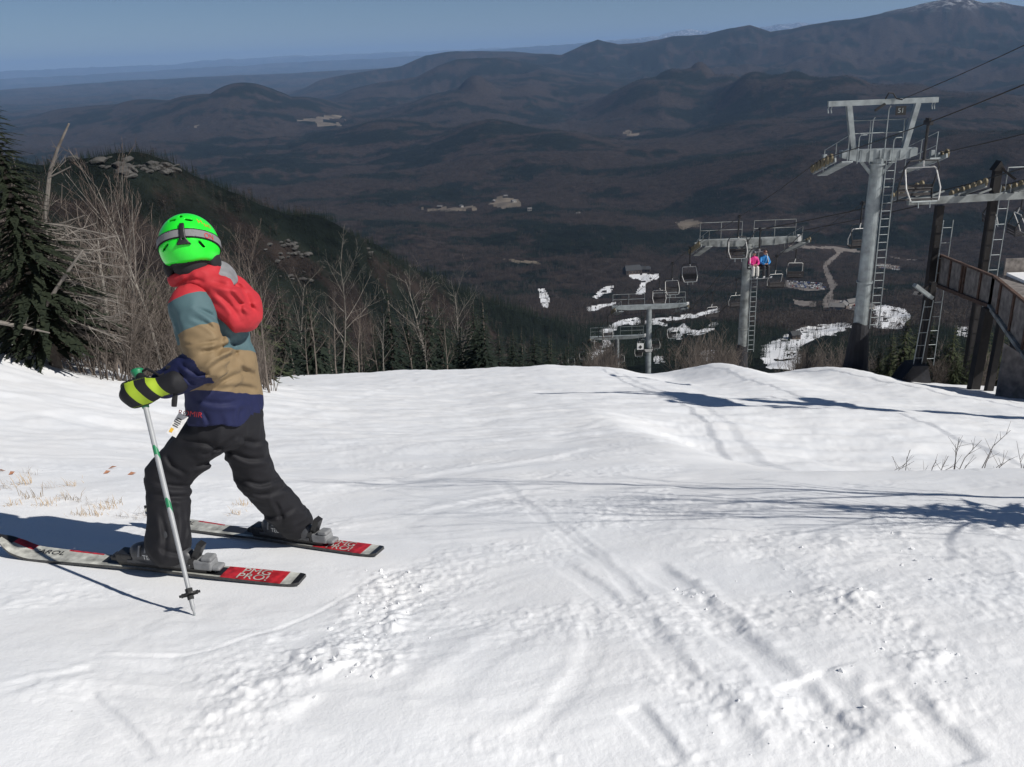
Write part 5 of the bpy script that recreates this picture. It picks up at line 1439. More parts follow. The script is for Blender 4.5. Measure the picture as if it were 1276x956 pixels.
strap = link_mesh('strap', sdf_mesh('strap', strap_f, HC - 0.15, HC + 0.15, 0.0036, M_STRAP, lambda V: {'band': np.clip((band_u(hq(V)) / 0.0185 + 1) / 2, 0.01, 0.99)}), gog); strap.location = -Vector(HC)
def lens_f(p):
    q = hq(p); d = ell(p, HC + hb_ * -0.112 + hu * -0.012, AX, (0.078, 0.032, 0.044)); return d
lens = link_mesh('lens', sdf_mesh('lens', lens_f, HC - 0.20, HC + 0.20, 0.006, mat('smoked_lens', (0.02, 0.02, 0.025), 0.1)), gog); lens.location = -Vector(HC)
def clip_f(p):
    q = hq(p); d = np.abs(ell(p, HC, AX, RH) - 0.006) - 0.005
    x = q[:, 0] + 0.012; z = q[:, 2]
    w = np.interp(z, [-0.042, -0.036, -0.018, 0.05], [0.026, 0.024, 0.011, 0.0075])
    s2 = np.maximum(np.abs(x) - w, np.abs(z - 0.002) - 0.042); s2 = np.maximum(s2, 0.004 - np.hypot(x, z + 0.020))
    return np.maximum(np.maximum(d, s2), -q[:, 1])
link_mesh('strap_clip', sdf_mesh('strap_clip', clip_f, HC - 0.15, HC + 0.16, 0.003, mat('black_clip', (0.012, 0.012, 0.013), 0.45)), helmet)
from mathutils.bvhtree import BVHTree
def bvh_of(me): 
    n = len(me.vertices); co = np.empty(n * 3, np.float32); me.vertices.foreach_get('co', co)
    return BVHTree.FromPolygons([tuple(v) for v in co.reshape(-1, 3)], [tuple(p.vertices) for p in me.polygons])
def decal(me, bvh, origin, ex, ey, lift=0.0015):
    """lay a flat mesh (its x, y plane) onto a surface; origin is a point in front of it"""
    ex = Vector(nrm(ex)); ey = Vector(nrm(ey)); n = ex.cross(ey)
    o = Vector(origin)
    for v in me.vertices:
        q = o + ex * v.co.x + ey * v.co.y
        hitp, nn, i, dist = bvh.ray_cast(q + n * 0.15, -n, 0.5)
        if hitp is None: hitp = q
        v.co = hitp + n * (lift + max(0, v.co.z))
    return me
def dens_text(s, size, m, sub=0):
    me = text_mesh(s, size, m, 0.0)
    if sub:
        bm = bmesh.new(); bm.from_mesh(me); bmesh.ops.triangulate(bm, faces=bm.faces[:]); bmesh.ops.subdivide_edges(bm, edges=bm.edges[:], cuts=sub, use_grid_fill=True); bm.to_mesh(me); bm.free()
    return me
M_ORANGE = mat('orange_print', (0.65, 0.20, 0.03), 0.5); M_REDPR = mat('red_print', (0.55, 0.025, 0.03), 0.6)
shell_bvh = bvh_of(sm_); side = nrm(-hr * 0.75 + hb_ * 0.66)
tan_ = nrm(np.cross(hu, side))
def stuck(name, me, parent, bvh, origin, ex, ey):
    return link_mesh(name, decal(me, bvh, origin, ex, ey), parent)
stuck('logo', dens_text('H', 0.030, M_ORANGE, 1), helmet, shell_bvh, HC - hr * 0.066 + hb_ * 0.085 + hu * 0.060, tan_, hu)
stuck('logo', dens_text('EAD', 0.020, M_ORANGE, 1), helmet, shell_bvh, HC - hr * 0.086 + hb_ * 0.06 + hu * 0.048, tan_, hu)
strap_bvh = bvh_of(strap.data)
tm = dens_text('ON', 0.030, M_REDPR, 1); decal(tm, strap_bvh, HC - hr * 0.088 + hb_ * 0.075 + hu * -0.002, tan_, hu); o = link_mesh('strap_lettering', tm, gog); o.location = -Vector(HC)

# --- body under the clothes: one continuous figure with head, neck and hands
M_SKIN = mat('skin', (0.48, 0.28, 0.20), 0.5)
fc = HC - hu * 0.035 - hb_ * 0.010
def body_f(p):
    d = ell(p, fc, AX, (0.074, 0.090, 0.105))
    d = su(d, cap(p, fc - hb_ * 0.088 - hu * 0.01, fc - hb_ * 0.102 - hu * 0.035, 0.008, 0.012), 0.012)   # nose
    d = su(d, cap(p, fc - hb_ * 0.07 - hu * 0.085, fc - hb_ * 0.04 - hu * 0.09, 0.026), 0.02)               # chin
    d = su(d, cap(p, fc - hu * 0.06, neck - axis_t * 0.05, 0.045, 0.055), 0.03)
    for s in (-1, 1):
        d = su(d, cap(p, chest + left * 0.07 * s, B(282, 525, 0.02) + left * 0.05 * s, 0.07, 0.085), 0.04)
    for sh, el, wr in ((shL, elL, wrL), (shR, elR, wrR)):
        d = su(d, cap(p, sh, el, 0.045, 0.036), 0.02); d = su(d, cap(p, el, wr, 0.036, 0.026), 0.02)
    for hp, kn, an in ((hipL, knL, anL), (hipR, knR, anR)):
        d = su(d, cap(p, hp, kn, 0.07, 0.05), 0.02); d = su(d, cap(p, kn, an, 0.05, 0.035), 0.02)
    return d
ab = np.concatenate([allp, pa_, [HC, fc]])
part('body', sdf_mesh('body', body_f, ab.min(0) - 0.16, ab.max(0) + 0.16, 0.011, M_SKIN, relax=1))
nk = B(243, 338, 0.02)
part('neck_gaiter', sdf_mesh('neck_gaiter', lambda p: su(cap(p, HC - hu * 0.075, neck, 0.070, 0.062), ell(p, fc - hb_ * 0.06 - hu * 0.08, AX, (0.06, 0.05, 0.035)), 0.02), np.minimum(HC, neck) - 0.15, np.maximum(HC, neck) + 0.13, 0.008, M_BLACKF))

# --- pole and glove
ptip = hit(242.5, 766, 0.6, 60); ptop = P(171, 463, YC - 0.20)
pdir = nrm(ptop - ptip)
print('pole length', np.linalg.norm(ptop - ptip), 'lean', ptop - ptip)
M_ALU = ramp_mat('pole_aluminium', 'band', [(0, (0.36, 0.37, 0.38)), (0.40, (0.03, 0.22, 0.10)), (0.44, (0.36, 0.37, 0.38)), (0.62, (0.03, 0.22, 0.10)), (0.66, (0.36, 0.37, 0.38)), (0.88, (0.62, 0.62, 0.60)), (0.93, (0.36, 0.37, 0.38))], 0.35, bump=0.02)
def pole(name, tip, top, label):
    e = empty(name, tip, 0, label, 'ski pole'); d = Vector(top) - Vector(tip); L = d.length; u = d.normalized()
    n = 80; pts = [u * (L * i / n) for i in range(n + 1)]
    mb = MB(); mb.tube(pts, [0.0075 + 0.0022 * min(1, i / n * 2) if i > 1 else 0.004 for i in range(n + 1)], 12)
    me = mb.mesh('shaft', M_ALU, True); nv_ = len(me.vertices)
    at = me.attributes.new('band', 'FLOAT', 'POINT'); vals = []
    for v in me.vertices:
        t = (v.co.dot(u)) / L; a = math.atan2(v.co.y - (u * (t * L)).y, v.co.x - (u * (t * L)).x)
        vals.append(min(0.99, max(0.01, t + 0.02 * math.sin(a))))
    at.data.foreach_set('value', np.array(vals, np.float32)); link_mesh('shaft', me, e)
    x, y = frame(u); gm = MB()
    gp = [(0.0, 0.013), (0.03, 0.015), (0.06, 0.0135), (0.09, 0.016), (0.115, 0.014), (0.13, 0.016), (0.145, 0.024), (0.155, 0.024), (0.16, 0.012)]
    gm.tube([u * (L - 0.15 + a) for a, r in gp], [r for a, r in gp], 14); gm.build('grip', mat('green_rubber_grip', (0.015, 0.20, 0.085), 0.45), e, True)
    bm_ = MB(); c = u * 0.075; k = 8
    bm_.tube([u * 0.055, u * 0.095], [0.011, 0.013], 10)
    for i in range(k):
        a = 2 * math.pi * i / k; q = x * math.cos(a) + y * math.sin(a); bm_.bar(c, c + q * 0.036, 0.010, 0.005)
    a_ = [c + (x * math.cos(2 * math.pi * i / 20) + y * math.sin(2 * math.pi * i / 20)) * 0.030 for i in range(21)]; bm_.tube(a_, 0.004, 5)
    bm_.build('basket', mat('black_basket', (0.012, 0.012, 0.012), 0.5), e)
    sp = MB(); sp.tube([u * 0.004, u * -0.025], [0.0045, 0.0015], 6); sp.build('spike', M_GALV, e)
    return e
pole_l = pole('ski_pole', ptip, ptop, 'silver ski pole with green grip planted in snow, held by the near glove')
gripc = ptop - pdir * 0.085      # centre of the grip in the hand
M_GLOVE = ramp_mat('black_and_lime_glove', 'band', [(0, (0.014, 0.014, 0.017)), (0.30, (0.36, 0.50, 0.035)), (0.43, (0.014, 0.014, 0.017)), (0.60, (0.36, 0.50, 0.035)), (0.76, (0.014, 0.014, 0.017))], 0.7, bump=0.6)
tocam = nrm(np.array([0, 0, CAMZ]) - gripc)
kn_dir = nrm((B(152, 493, -0.20) - B(206, 478, -0.20)))      # from wrist to knuckles
hw = gripc - kn_dir * 0.090; hn = nrm(tocam - kn_dir * (tocam @ kn_dir)); hv = np.cross(kn_dir, hn)
if hv @ pdir < 0: hv = -hv
def glove_f(p):
    c = gripc + hn * 0.026
    d = su(cap(p, c - kn_dir * 0.055, c + kn_dir * 0.012, 0.040, 0.044), ell(p, c, [kn_dir, hv, hn], (0.075, 0.052, 0.030)), 0.02)
    for i in range(4):      # fingers: knuckle, then round the grip to the far side
        v = hv * (0.036 - 0.0235 * i); r = 0.0165 - 0.001 * abs(i - 1)
        a = c + kn_dir * 0.028 + v; b = c + kn_dir * (0.052 - 0.006 * (i == 3)) + v * 1.0 - hn * 0.014; e = gripc + kn_dir * 0.034 + v - hn * 0.034; f = gripc - kn_dir * 0.006 + v - hn * 0.036
        fg = np.minimum(np.minimum(cap(p, a, b, r * 1.1, r), cap(p, b, e, r, r * 0.95)), cap(p, e, f, r * 0.95, r * 0.85))
        d = su(d, fg, 0.009)
    th0 = c - kn_dir * 0.035 + hv * 0.030 - hn * 0.012; th1 = gripc + hv * 0.056 - hn * 0.018 - kn_dir * 0.004; th2 = gripc + hv * 0.046 - hn * 0.030 + kn_dir * 0.022
    d = su(d, np.minimum(cap(p, th0, th1, 0.021, 0.016), cap(p, th1, th2, 0.016, 0.014)), 0.01)
    d = su(d, cap(p, hw - kn_dir * 0.055 + hn * 0.012, hw + hn * 0.014, 0.044, 0.037), 0.012)
    return d - 0.0025 * wr_noise(p, 26, 43) - 0.0018 * folds(p, 18, 45, (1, 1, 1))
def glove_attr(V):
    s = ((V - hw) @ kn_dir) / 0.155; sl = ((V - gripc) @ hv) / 0.05; f = ((V - gripc - hn * 0.026) @ hn)
    t = 0.34 + 0.62 * s - 0.10 * sl
    t = np.where((f < 0.004) | (np.abs(sl) > 0.98), 0.05, t)
    return {'band': np.clip(t, 0.01, 0.99)}
gl = part('glove', sdf_mesh('glove', glove_f, gripc - 0.20, gripc + 0.20, 0.0045, M_GLOVE, glove_attr))
mb = MB(); ctop = Vector(ptop - pdir * 0.01)
mb.tube([ctop, ctop + Vector(-kn_dir * 0.04 + up3 * 0.010), Vector(hw + hv * 0.040 + hn * 0.01), Vector(hw - kn_dir * 0.03 + hv * 0.046)], 0.005, 6)
mb.tube([Vector(hw - kn_dir * 0.045 - hv * 0.035 + hn * 0.02), Vector(hw - kn_dir * 0.03 - hv * 0.065 + hn * 0.02), Vector(hw - kn_dir * 0.022 - hv * 0.085 + hn * 0.02)], [0.008, 0.011, 0.010], 7)
mb.tube([Vector(hw - kn_dir * 0.055 + hv * 0.035), Vector(hw - kn_dir * 0.05 + hv * 0.058), Vector(hw - kn_dir * 0.03 + hv * 0.062)], [0.008, 0.011, 0.009], 7)
mb.build('wrist_strap', M_BLACKF, gl)
# far hand and pole, mostly hidden by the body
gR = wrR + nrm(wrR - elR) * 0.08
def gloveR_f(p):
    k2 = nrm(wrR - elR); d = cap(p, wrR, gR, 0.042, 0.044)
    for i in range(4):
        v = np.array([0, 0, 1.0]) * (0.03 - 0.02 * i); d = su(d, np.minimum(cap(p, gR + k2 * 0.02 + v, gR + k2 * 0.055 + v - left * 0.01, 0.016), cap(p, gR + k2 * 0.055 + v - left * 0.01, gR + k2 * 0.045 + v - left * 0.05, 0.015)), 0.008)
    return su(d, cap(p, gR + np.array([0, 0, 0.03]), gR + k2 * 0.04 + np.array([0, 0, 0.05]) - left * 0.03, 0.017), 0.01)
part('glove', sdf_mesh('glove', gloveR_f, gR - 0.16, gR + 0.16, 0.007, M_GLOVE, lambda V: {'band': np.full(len(V), 0.1)}))
k2 = nrm(wrR - elR); pt2 = gR + k2 * 0.03 - left * 0.02 + np.array([0, 0, 0.09])
tip2 = on_snow(hit(362, 655, 0.6, 60))
pole('ski_pole', tip2, pt2, 'second ski pole mostly hidden behind the rear leg of the child skier')

# --- skis with bindings, boots
M_SKITOP = mat('scuffed_white_topsheet', (0.42, 0.42, 0.38), 0.45, noise=(22, 0.5)); M_SKIRED = mat('red_topsheet', (0.40, 0.018, 0.026), 0.45, noise=(30, 0.5)); M_SKIBLK = mat('black_topsheet', (0.014, 0.014, 0.016), 0.4)
M_EDGE = mat('ski_sidewall', (0.05, 0.05, 0.05), 0.4, noise=(60, 0.5)); M_BOOTLO = mat('grey_boot_shell', (0.045, 0.047, 0.052), 0.45, noise=(20, 0.25)); M_BOOTUP = mat('black_boot_cuff', (0.016, 0.016, 0.019), 0.45)
M_BIND = mat('grey_binding_plastic', (0.22, 0.225, 0.23), 0.5, noise=(30, 0.2)); M_BINDBK = mat('black_binding_plastic', (0.014, 0.014, 0.015), 0.45)
def frame_of(tail, tip):
    f = nrm(tip - tail); l = nrm(np.cross(up3, f)); u = np.cross(f, l)
    return Matrix(((f[0], l[0], u[0], tail[0]), (f[1], l[1], u[1], tail[1]), (f[2], l[2], u[2], tail[2]), (0, 0, 0, 1)))
def make_ski(tail, tip, label, boot_at, L):
    """local x from tail to tip, y to the left, z up"""
    e = empty('ski', (0, 0, 0), 0, label, 'ski'); e.matrix_world = frame_of(tail, tip)
    n = 96; m = 8; V = []; F = []; mi = []
    def halfw(s): return np.interp(s, [0, 0.015, 0.05, 0.5, 0.86, 0.94, 0.975, 1.0], [0.030, 0.040, 0.0445, 0.034, 0.050, 0.050, 0.036, 0.004])
    def rise(s): return 0.010 + 0.075 * max(0, (s - 0.86) / 0.14) ** 2 + 0.006 * max(0, (0.03 - s) / 0.03)
    th = 0.012
    for i in range(n + 1):
        s = i / n; w = halfw(s); z = rise(s)
        for j in range(m + 1): V.append((s * L, w * (2 * j / m - 1), z + th))
        for j in range(m + 1): V.append((s * L, w * (2 * j / m - 1), z))
    st = 2 * (m + 1)
    def col(s, v):
        if s < 0.025: return 2
        if s < 0.055: return 0
        if s < 0.24: return 1
        if s < 0.36: return 2 if abs(v) < 0.75 else 0
        if s < 0.64: return 0 if v > 0.5 else 2
        if s > 0.985: return 2
        if s > 0.955 : return 2 if v < -0.1 else 0
        if s > 0.90: return 1 if v < -0.15 else 0
        if 0.66 < s < 0.78 and v < -0.72: return 1
        return 0
    for i in range(n):
        for j in range(m):
            a = i * st + j; F.append((a, a + st, a + st + 1, a + 1)); mi.append(col((i + 0.5) / n, (2 * (j + 0.5) / m - 1)))
            b = a + m + 1; F.append((b, b + 1, b + st + 1, b + st)); mi.append(3)
        for j0 in (0, m):
            a = i * st + j0; b = a + m + 1; q = (a, b, b + st, a + st) if j0 == 0 else (a, a + st, b + st, b); F.append(q); mi.append(3)
    F.append(tuple([j for j in range(m + 1)] + [m + 1 + j for j in reversed(range(m + 1))])); mi.append(3)
    b_ = n * st; F.append(tuple([b_ + m + 1 + j for j in range(m + 1)] + [b_ + j for j in reversed(range(m + 1))])); mi.append(3)
    me = bpy.data.meshes.new('ski_body'); me.from_pydata(V, [], F)
    for mm_ in (M_SKITOP, M_SKIRED, M_SKIBLK, M_EDGE): me.materials.append(mm_)
    me.polygons.foreach_set('material_index', mi); me.update(); sb = link_mesh('ski_body', me, e)
    # lettering on tail and forebody
    for txt, x, y, sz, mt_ in (('PMG', 0.145, -0.019, 0.052, M_SKITOP), ('PRO!', 0.145, 0.019, 0.052, M_SKITOP), ('TEAM', 0.30, 0.0, 0.035, M_SKITOP), ('CAROL', 0.84, -0.012, 0.042, M_SKIBLK)):
        t = link_mesh('lettering', text_mesh(txt, sz, mt_, 0.0003), sb); t.location = (x * L, y, rise(x) + th + 0.0012 + (0.0006 if x > .8 else 0)); t.rotation_euler = (0, 0, math.pi); t.scale = (1.25, 1.0, 1)
    # binding
    xb = boot_at * L
    b = MB(); b.box((xb - 0.01, 0, 0.030), (0.42, 0.052, 0.016)); pl_ = b.build('binding_plate', M_BINDBK, sb)
    b = MB(); b.box((xb - 0.205, 0, 0.055), (0.085, 0.058, 0.042)); b.box((xb - 0.225, 0, 0.082), (0.05, 0.050, 0.020)); b.box((xb - 0.262, 0, 0.044), (0.04, 0.05, 0.018))
    o = b.build('heel_piece', M_BIND, sb); bv = o.modifiers.new('bevel', 'BEVEL'); bv.width = 0.008; bv.segments = 2
    b = MB(); b.bar((xb - 0.150, 0, 0.052), (xb - 0.205, 0, 0.145), 0.034, 0.026); b.bar((xb - 0.165, 0, 0.045), (xb - 0.150, 0, 0.080), 0.055, 0.03); b.build('heel_lever', M_BINDBK, o)
    b = MB(); b.box((xb + 0.175, 0, 0.056), (0.06, 0.062, 0.040)); b.box((xb + 0.150, 0.026, 0.066), (0.05, 0.014, 0.022)); b.box((xb + 0.150, -0.026, 0.066), (0.05, 0.014, 0.022)); b.box((xb + 0.215, 0, 0.046), (0.05, 0.045, 0.022))
    o = b.build('toe_piece', M_BINDBK, sb); bv = o.modifiers.new('bevel', 'BEVEL'); bv.width = 0.006; bv.segments = 2
    return e
bL = float(np.linalg.norm((hit(214, 710, 0.6, 60) - gL[0])[:2])) / SKI_L; bR = float(np.linalg.norm((hit(347, 683, 0.6, 60) - gR0)[:2])) / SKI_LR
print('boots at', bL, bR, SKI_L)
skiL = make_ski(tailL, tipL, 'scuffed white and red ski under the front boot of the child skier', bL, SKI_L)
skiR = make_ski(tailR, tipR, 'scuffed white and red ski under the rear boot of the child skier', bR, SKI_LR)
def make_boot(tail, tip, at, ankle, L):
    M = frame_of(tail, tip); f = np.array(M.col[0][:3]); l = np.array(M.col[1][:3]); u = np.array(M.col[2][:3])
    o = np.array(tail) + f * at * L + u * 0.040
    heel = o - f * 0.120; toe = o + f * 0.125
    def lower(p):
        q = (p - o) @ np.array([f, l, u]).T
        d = su(cap(p, heel + u * 0.036, toe + u * 0.030 - f * 0.02, 0.036, 0.034), ell(p, o + u * 0.045 + f * 0.02, [f, l, u], (0.125, 0.042, 0.046)), 0.02)
        d = su(d, cap(p, o - f * 0.07 + u * 0.05, o - f * 0.055 + u * 0.13, 0.046, 0.048), 0.03)
        sole = np.maximum(np.maximum(np.abs(q[:, 0]) - 0.150, np.abs(q[:, 1]) - 0.033), np.abs(q[:, 2] - 0.008) - 0.009)
        d = np.minimum(d, sole); d = np.maximum(d, -(q[:, 2] + 0.001))
        return d
    b = part('boot', sdf_mesh('boot', lower, o - 0.22, o + 0.24, 0.0055, M_BOOTLO))
    top = np.asarray(ankle)
    def cuff(p): 
        d = cap(p, o - f * 0.062 + u * 0.10, top + (top - o) * 0.0, 0.052, 0.058)
        d = su(d, cap(p, o + f * 0.055 + u * 0.045, o - f * 0.04 + u * 0.095, 0.032, 0.046), 0.03)
        return d
    link_mesh('cuff', sdf_mesh('cuff', cuff, np.minimum(o, top) - 0.15, np.maximum(o, top) + 0.15, 0.006, M_BOOTUP), b)
    for k, (xf, zf, w) in enumerate(((0.075, 0.060, 0.036), (0.03, 0.088, 0.046), (-0.015, 0.120, 0.05))):
        mb = MB(); c = Vector(o + f * xf + u * zf); n_ = Vector(l)
        mb.bar(c - n_ * (w + 0.004) - Vector(u) * 0.02, c - n_ * (w * 0.6) + Vector(u) * 0.022, 0.018, 0.008, up=f); mb.bar(c + n_ * (w + 0.004) - Vector(u) * 0.02, c + n_ * (w * 0.6) + Vector(u) * 0.022, 0.018, 0.008, up=f)
        mb.build('buckle', M_BIND, b)
    t = text_mesh('TECNO', 0.028, M_SIGNWH, 0.0002)
    decal(t, bvh_of(b.data), o + l * 0.10 + u * 0.040 + f * 0.01, -f, u, 0.001) if (l @ tocam) > 0 else decal(t, bvh_of(b.data), o - l * 0.10 + u * 0.040 + f * 0.01, f, u, 0.001)
    link_mesh('lettering', t, b)
make_boot(tailL, tipL, bL, anL, SKI_L); make_boot(tailR, tipR, bR, anR, SKI_LR)

# --- print on the hem and the lift ticket
jb = bvh_of(jm)
vt = nrm(np.array([0, 0, CAMZ]) - B(238, 515, -0.15)); exv = nrm(B(260, 518, -0.1) - B(220, 513, -0.1)); exv = nrm(exv - vt * (exv @ vt)); eyv = np.cross(vt, exv)
o = link_mesh('lettering', decal(dens_text('ROMIR', 0.030, M_REDPR, 1), jb, B(237, 516, -0.12) , exv, eyv), jacket)
tk = empty('lift_ticket', B(229, 517, -0.16), 0, 'white lift ticket with black and yellow print hanging from jacket hem', 'ticket')
a3 = nrm(B(213, 545, -0.17) - B(229, 519, -0.17)); b3 = nrm(np.cross(vt, a3)); a3 = np.cross(b3, vt)
Mt = Matrix(((b3[0], -a3[0], vt[0], 0), (b3[1], -a3[1], vt[1], 0), (b3[2], -a3[2], vt[2], 0), (0, 0, 0, 1)))
mb = MB(); mb.box((0, -0.046, 0), (0.040, 0.092, 0.0015)); c_ = mb.build('card', mat('ticket_paper', (0.62, 0.61, 0.60), 0.5, noise=(60, 0.1)), tk); c_.matrix_local = Mt
mb = MB()
for i in range(5): mb.box((-0.005, -0.022 - 0.008 * i, 0.0016), (0.018 + 0.004 * (i % 3), 0.004, 0.0006))
pr = mb.build('print', M_SIGNBK, c_)
mb = MB(); mb.box((-0.009, -0.074, 0.0016), (0.012, 0.018, 0.0006)); mb.build('print', mat('yellow_print', (0.65, 0.38, 0.03), 0.5), c_)
mb = MB(); mb.tube([(0, 0.012, -0.004), (0, 0.0, 0.002), (0, -0.006, 0.0)], 0.0015, 5); mb.build('wire', M_GALV, c_)

# ================================================================== TREES AND BRUSH ON THE BANK
def ground(x, y): return Vector((x, y, Tdz(x, y)))
def gpx(px, Y):
    """ground point below a photo column at distance Y"""
    x = P(px, 430, Y)[0]; return ground(x, Y)
def hpx(px, py, Y, g): return float(P(px, py, Y)[2] - g.z)
# big spruce at the edge of the picture
tm_, cm_ = conifer(random.Random(91), 5.2, 1.12, 64, 13, 16, (M_BARK, M_NEEDLEDK), bare=0.10, droop=0.30, fan=0.17)
g0 = gpx(64, 13.8); plant('spruce_tree', (tm_, cm_), g0, 0.4, hpx(0, 70, 13.8, g0) / 5.2, 'ragged dark spruce with grey dead lower boughs above the brush', 'tree', tilt=(0.0, -0.03))
# its dead lower boughs
def dead_boughs(rs, n, L):
    mb = MB()
    for i in range(n):
        a = rs.uniform(-0.9, 0.9); z = rs.uniform(0.4, 2.6); d = Vector((math.cos(a), math.sin(a) * 0.6, rs.uniform(-0.25, 0.1))).normalized(); p = Vector((0, 0, z)); pts = [p]; l = L * rs.uniform(0.5, 1.1)
        for k in range(6):
            d = (d + Vector((rs.uniform(-.2, .2), rs.uniform(-.3, .3), rs.uniform(-.16, .10)))).normalized(); p = p + d * l / 6; pts.append(p)
        mb.tube(pts, [0.016 * (1 - k / 7.5) + 0.002 for k in range(7)], 4, caps=False)
        for j in range(9):
            k = rs.randrange(1, 6); q = pts[k]; dd = (d + Vector((rs.uniform(-.8, .8), rs.uniform(-.8, .8), rs.uniform(-.5, .5)))).normalized()
            mb.tube([q, q + dd * l * 0.13 + Vector((0, 0, -0.02)), q + dd * l * 0.26 + Vector((0, 0, -0.07))], [0.006, 0.004, 0.002], 3, caps=False)
    return mb.mesh('dead_boughs', M_DEAD)
par = [o for o in COL.objects if o.name.startswith('spruce_tree') and o.get('label', '').startswith('ragged')][0]
link_mesh('dead_boughs', dead_boughs(random.Random(5), 40, 1.5), par)
g1 = gpx(70, 18.5); tm2, cm2 = conifer(random.Random(92), 4.6, 1.2, 44, 10, 12, (M_BARK, M_NEEDLEDK), bare=0.12, droop=0.3, fan=0.2)
plant('spruce_tree', (tm2, cm2), g1, 1.4, hpx(20, 190, 18.5, g1) / 4.6, 'shorter dark spruce behind the ragged spruce and the dead snag', 'tree')

def snag(path, r, twigs, seed, label, name='dead_snag', m=None):
    """dead stem along photo points at one distance: [(px, py, Y)...]"""
    rs = random.Random(seed); pts = [Vector(P(*q)) for q in path]
    base = pts[0].copy(); e = empty(name, base, 0, label, 'tree'); mb = MB()
    pts = [p - base for p in pts]
    mb.tube(pts, [r * (1 - 0.7 * i / (len(pts) - 1)) for i in range(len(pts))], 7); mb.build('trunk', m or M_DEAD, e)
    tb = MB()
    for j in range(twigs):
        i = rs.randrange(1, max(2, len(pts) - 1)); q = pts[i - 1].lerp(pts[i], rs.random() * (0.75 if i == len(pts) - 1 else 1)); d = (pts[i] - pts[i - 1]).normalized()
        x, y = frame(d); a = rs.uniform(0, 6.28); dd = (d * rs.uniform(0.5, 1.4) + x * math.cos(a) + y * math.sin(a)).normalized(); l = rs.uniform(0.12, 0.5)
        tb.tube([q, q + dd * l * 0.5 + Vector((0, 0, 0.03)), q + dd * l + Vector((0, 0, 0.10))], [r * 0.14, r * 0.08, 0.0015], 4, caps=False)
        for k in range(3):
            q2 = q + dd * l * rs.uniform(0.4, 0.9); d2 = (dd + Vector((rs.uniform(-1, 1), rs.uniform(-1, 1), rs.uniform(-.3, .8)))).normalized(); tb.tube([q2, q2 + d2 * l * 0.35], [0.005, 0.002], 3, caps=False)
    tb.build('branches', m or M_DEAD, e)
    return e
snag([(52, 430, 16.5), (54, 300, 16.5), (62, 215, 16.5), (72, 185, 16.5), (86, 154, 16.5)], 0.055, 6, 1, 'silvery dead snag leaning up beside the ragged spruce')
snag([(66, 430, 15.0), (56, 260, 15.0), (60, 222, 15.0), (88, 208, 15.0)], 0.030, 3, 12, 'hooked pale dead branch stem below the leaning snag')
snag([(20, 440, 13.5), (48, 395, 13.5), (80, 345, 13.5), (103, 312, 13.5)], 0.050, 10, 3, 'pale broken trunk leaning over the brush on the bank')
snag([(133, 420, 15.0), (131, 372, 15.0), (124, 330, 15.0), (122, 300, 15.0)], 0.050, 14, 4, 'crooked pale birch trunk with peeling bark on the bank', 'birch_tree', M_BIRCH)
snag([(138, 422, 14.6), (140, 402, 14.6), (143, 384, 14.6)], 0.085, 3, 5, 'stubby grey stump beside the crooked birch on the bank', 'tree_stump', M_BARK)
def birch(px, top, Y, seed, label, r=0.035):
    g_ = gpx(px, Y); h_ = hpx(px, top, Y, g_); ms = bare_tree(random.Random(seed), h_, r, (M_BIRCH, M_TWIG), levels=3, nb=9, crook=0.08, spread=0.30, start=0.4, twig=3)
    plant('birch_tree', ms, g_, seed, 1.0, label, 'tree')
birch(200, 226, 16.0, 811, 'slim upright birch behind the left shoulder of the skier')
birch(150, 320, 15.2, 813, 'small forked birch growing beside the grey stump', 0.025)
birch(186, 238, 17.0, 812, 'thin grey birch standing close beside the slim upright birch', 0.03)
snag([(0, 402, 13.0), (30, 408, 13.0), (62, 415, 13.0)], 0.035, 6, 8, 'fallen grey log lying along the edge of the brush', 'fallen_log')
# brush: many-stemmed leafless shrubs
def shrub(rs, h, stems, mats_, lean=0.5):
    t = MB(); c = MB()
    for i in range(stems):
        a = rs.uniform(0, 6.283); d = Vector((math.cos(a) * lean * rs.random(), math.sin(a) * lean * rs.random(), 1)).normalized(); p = Vector((rs.uniform(-.25, .25), rs.uniform(-.25, .25), -0.15)); L = h * rs.uniform(0.5, 1.1); pts = [p]
        for k in range(5):
            d = (d + Vector((rs.uniform(-1, 1), rs.uniform(-1, 1), rs.uniform(-.4, .5))) * 0.16).normalized(); p = p + d * L / 5; pts.append(p)
        r = 0.011 * rs.uniform(0.7, 1.5)
        t.tube(pts, [r * (1 - k / 6.2) + 0.001 for k in range(6)], 4, caps=False)
        for j in range(10):
            k = rs.randrange(1, 5); q = pts[k].lerp(pts[k + 1], rs.random()); dd = (d * 0.8 + Vector((rs.uniform(-1, 1), rs.uniform(-1, 1), rs.uniform(-.2, .8)))).normalized(); l = L * rs.uniform(0.12, 0.34)
            q1 = q + dd * l * 0.5; q2 = q1 + (dd + Vector((rs.uniform(-.5, .5), rs.uniform(-.5, .5), rs.uniform(-.2, .4)))).normalized() * l * 0.5
            c.tube([q, q1, q2], [0.0055, 0.0038, 0.0016], 3, caps=False)
            for m_i in range(2):
                q3 = q1.lerp(q2, rs.random()); d3 = (dd + Vector((rs.uniform(-1, 1), rs.uniform(-1, 1), rs.uniform(-.5, .8)))).normalized(); c.tube([q3, q3 + d3 * l * 0.4], [0.003, 0.0012], 3, caps=False)
    return t.mesh('stems', mats_[0]), c.mesh('twigs', mats_[1])
SHR = [shrub(random.Random(300 + i), 1.6, 22, (M_BRUSH, M_BRUSH)) for i in range(5)]
rs = random.Random(77)
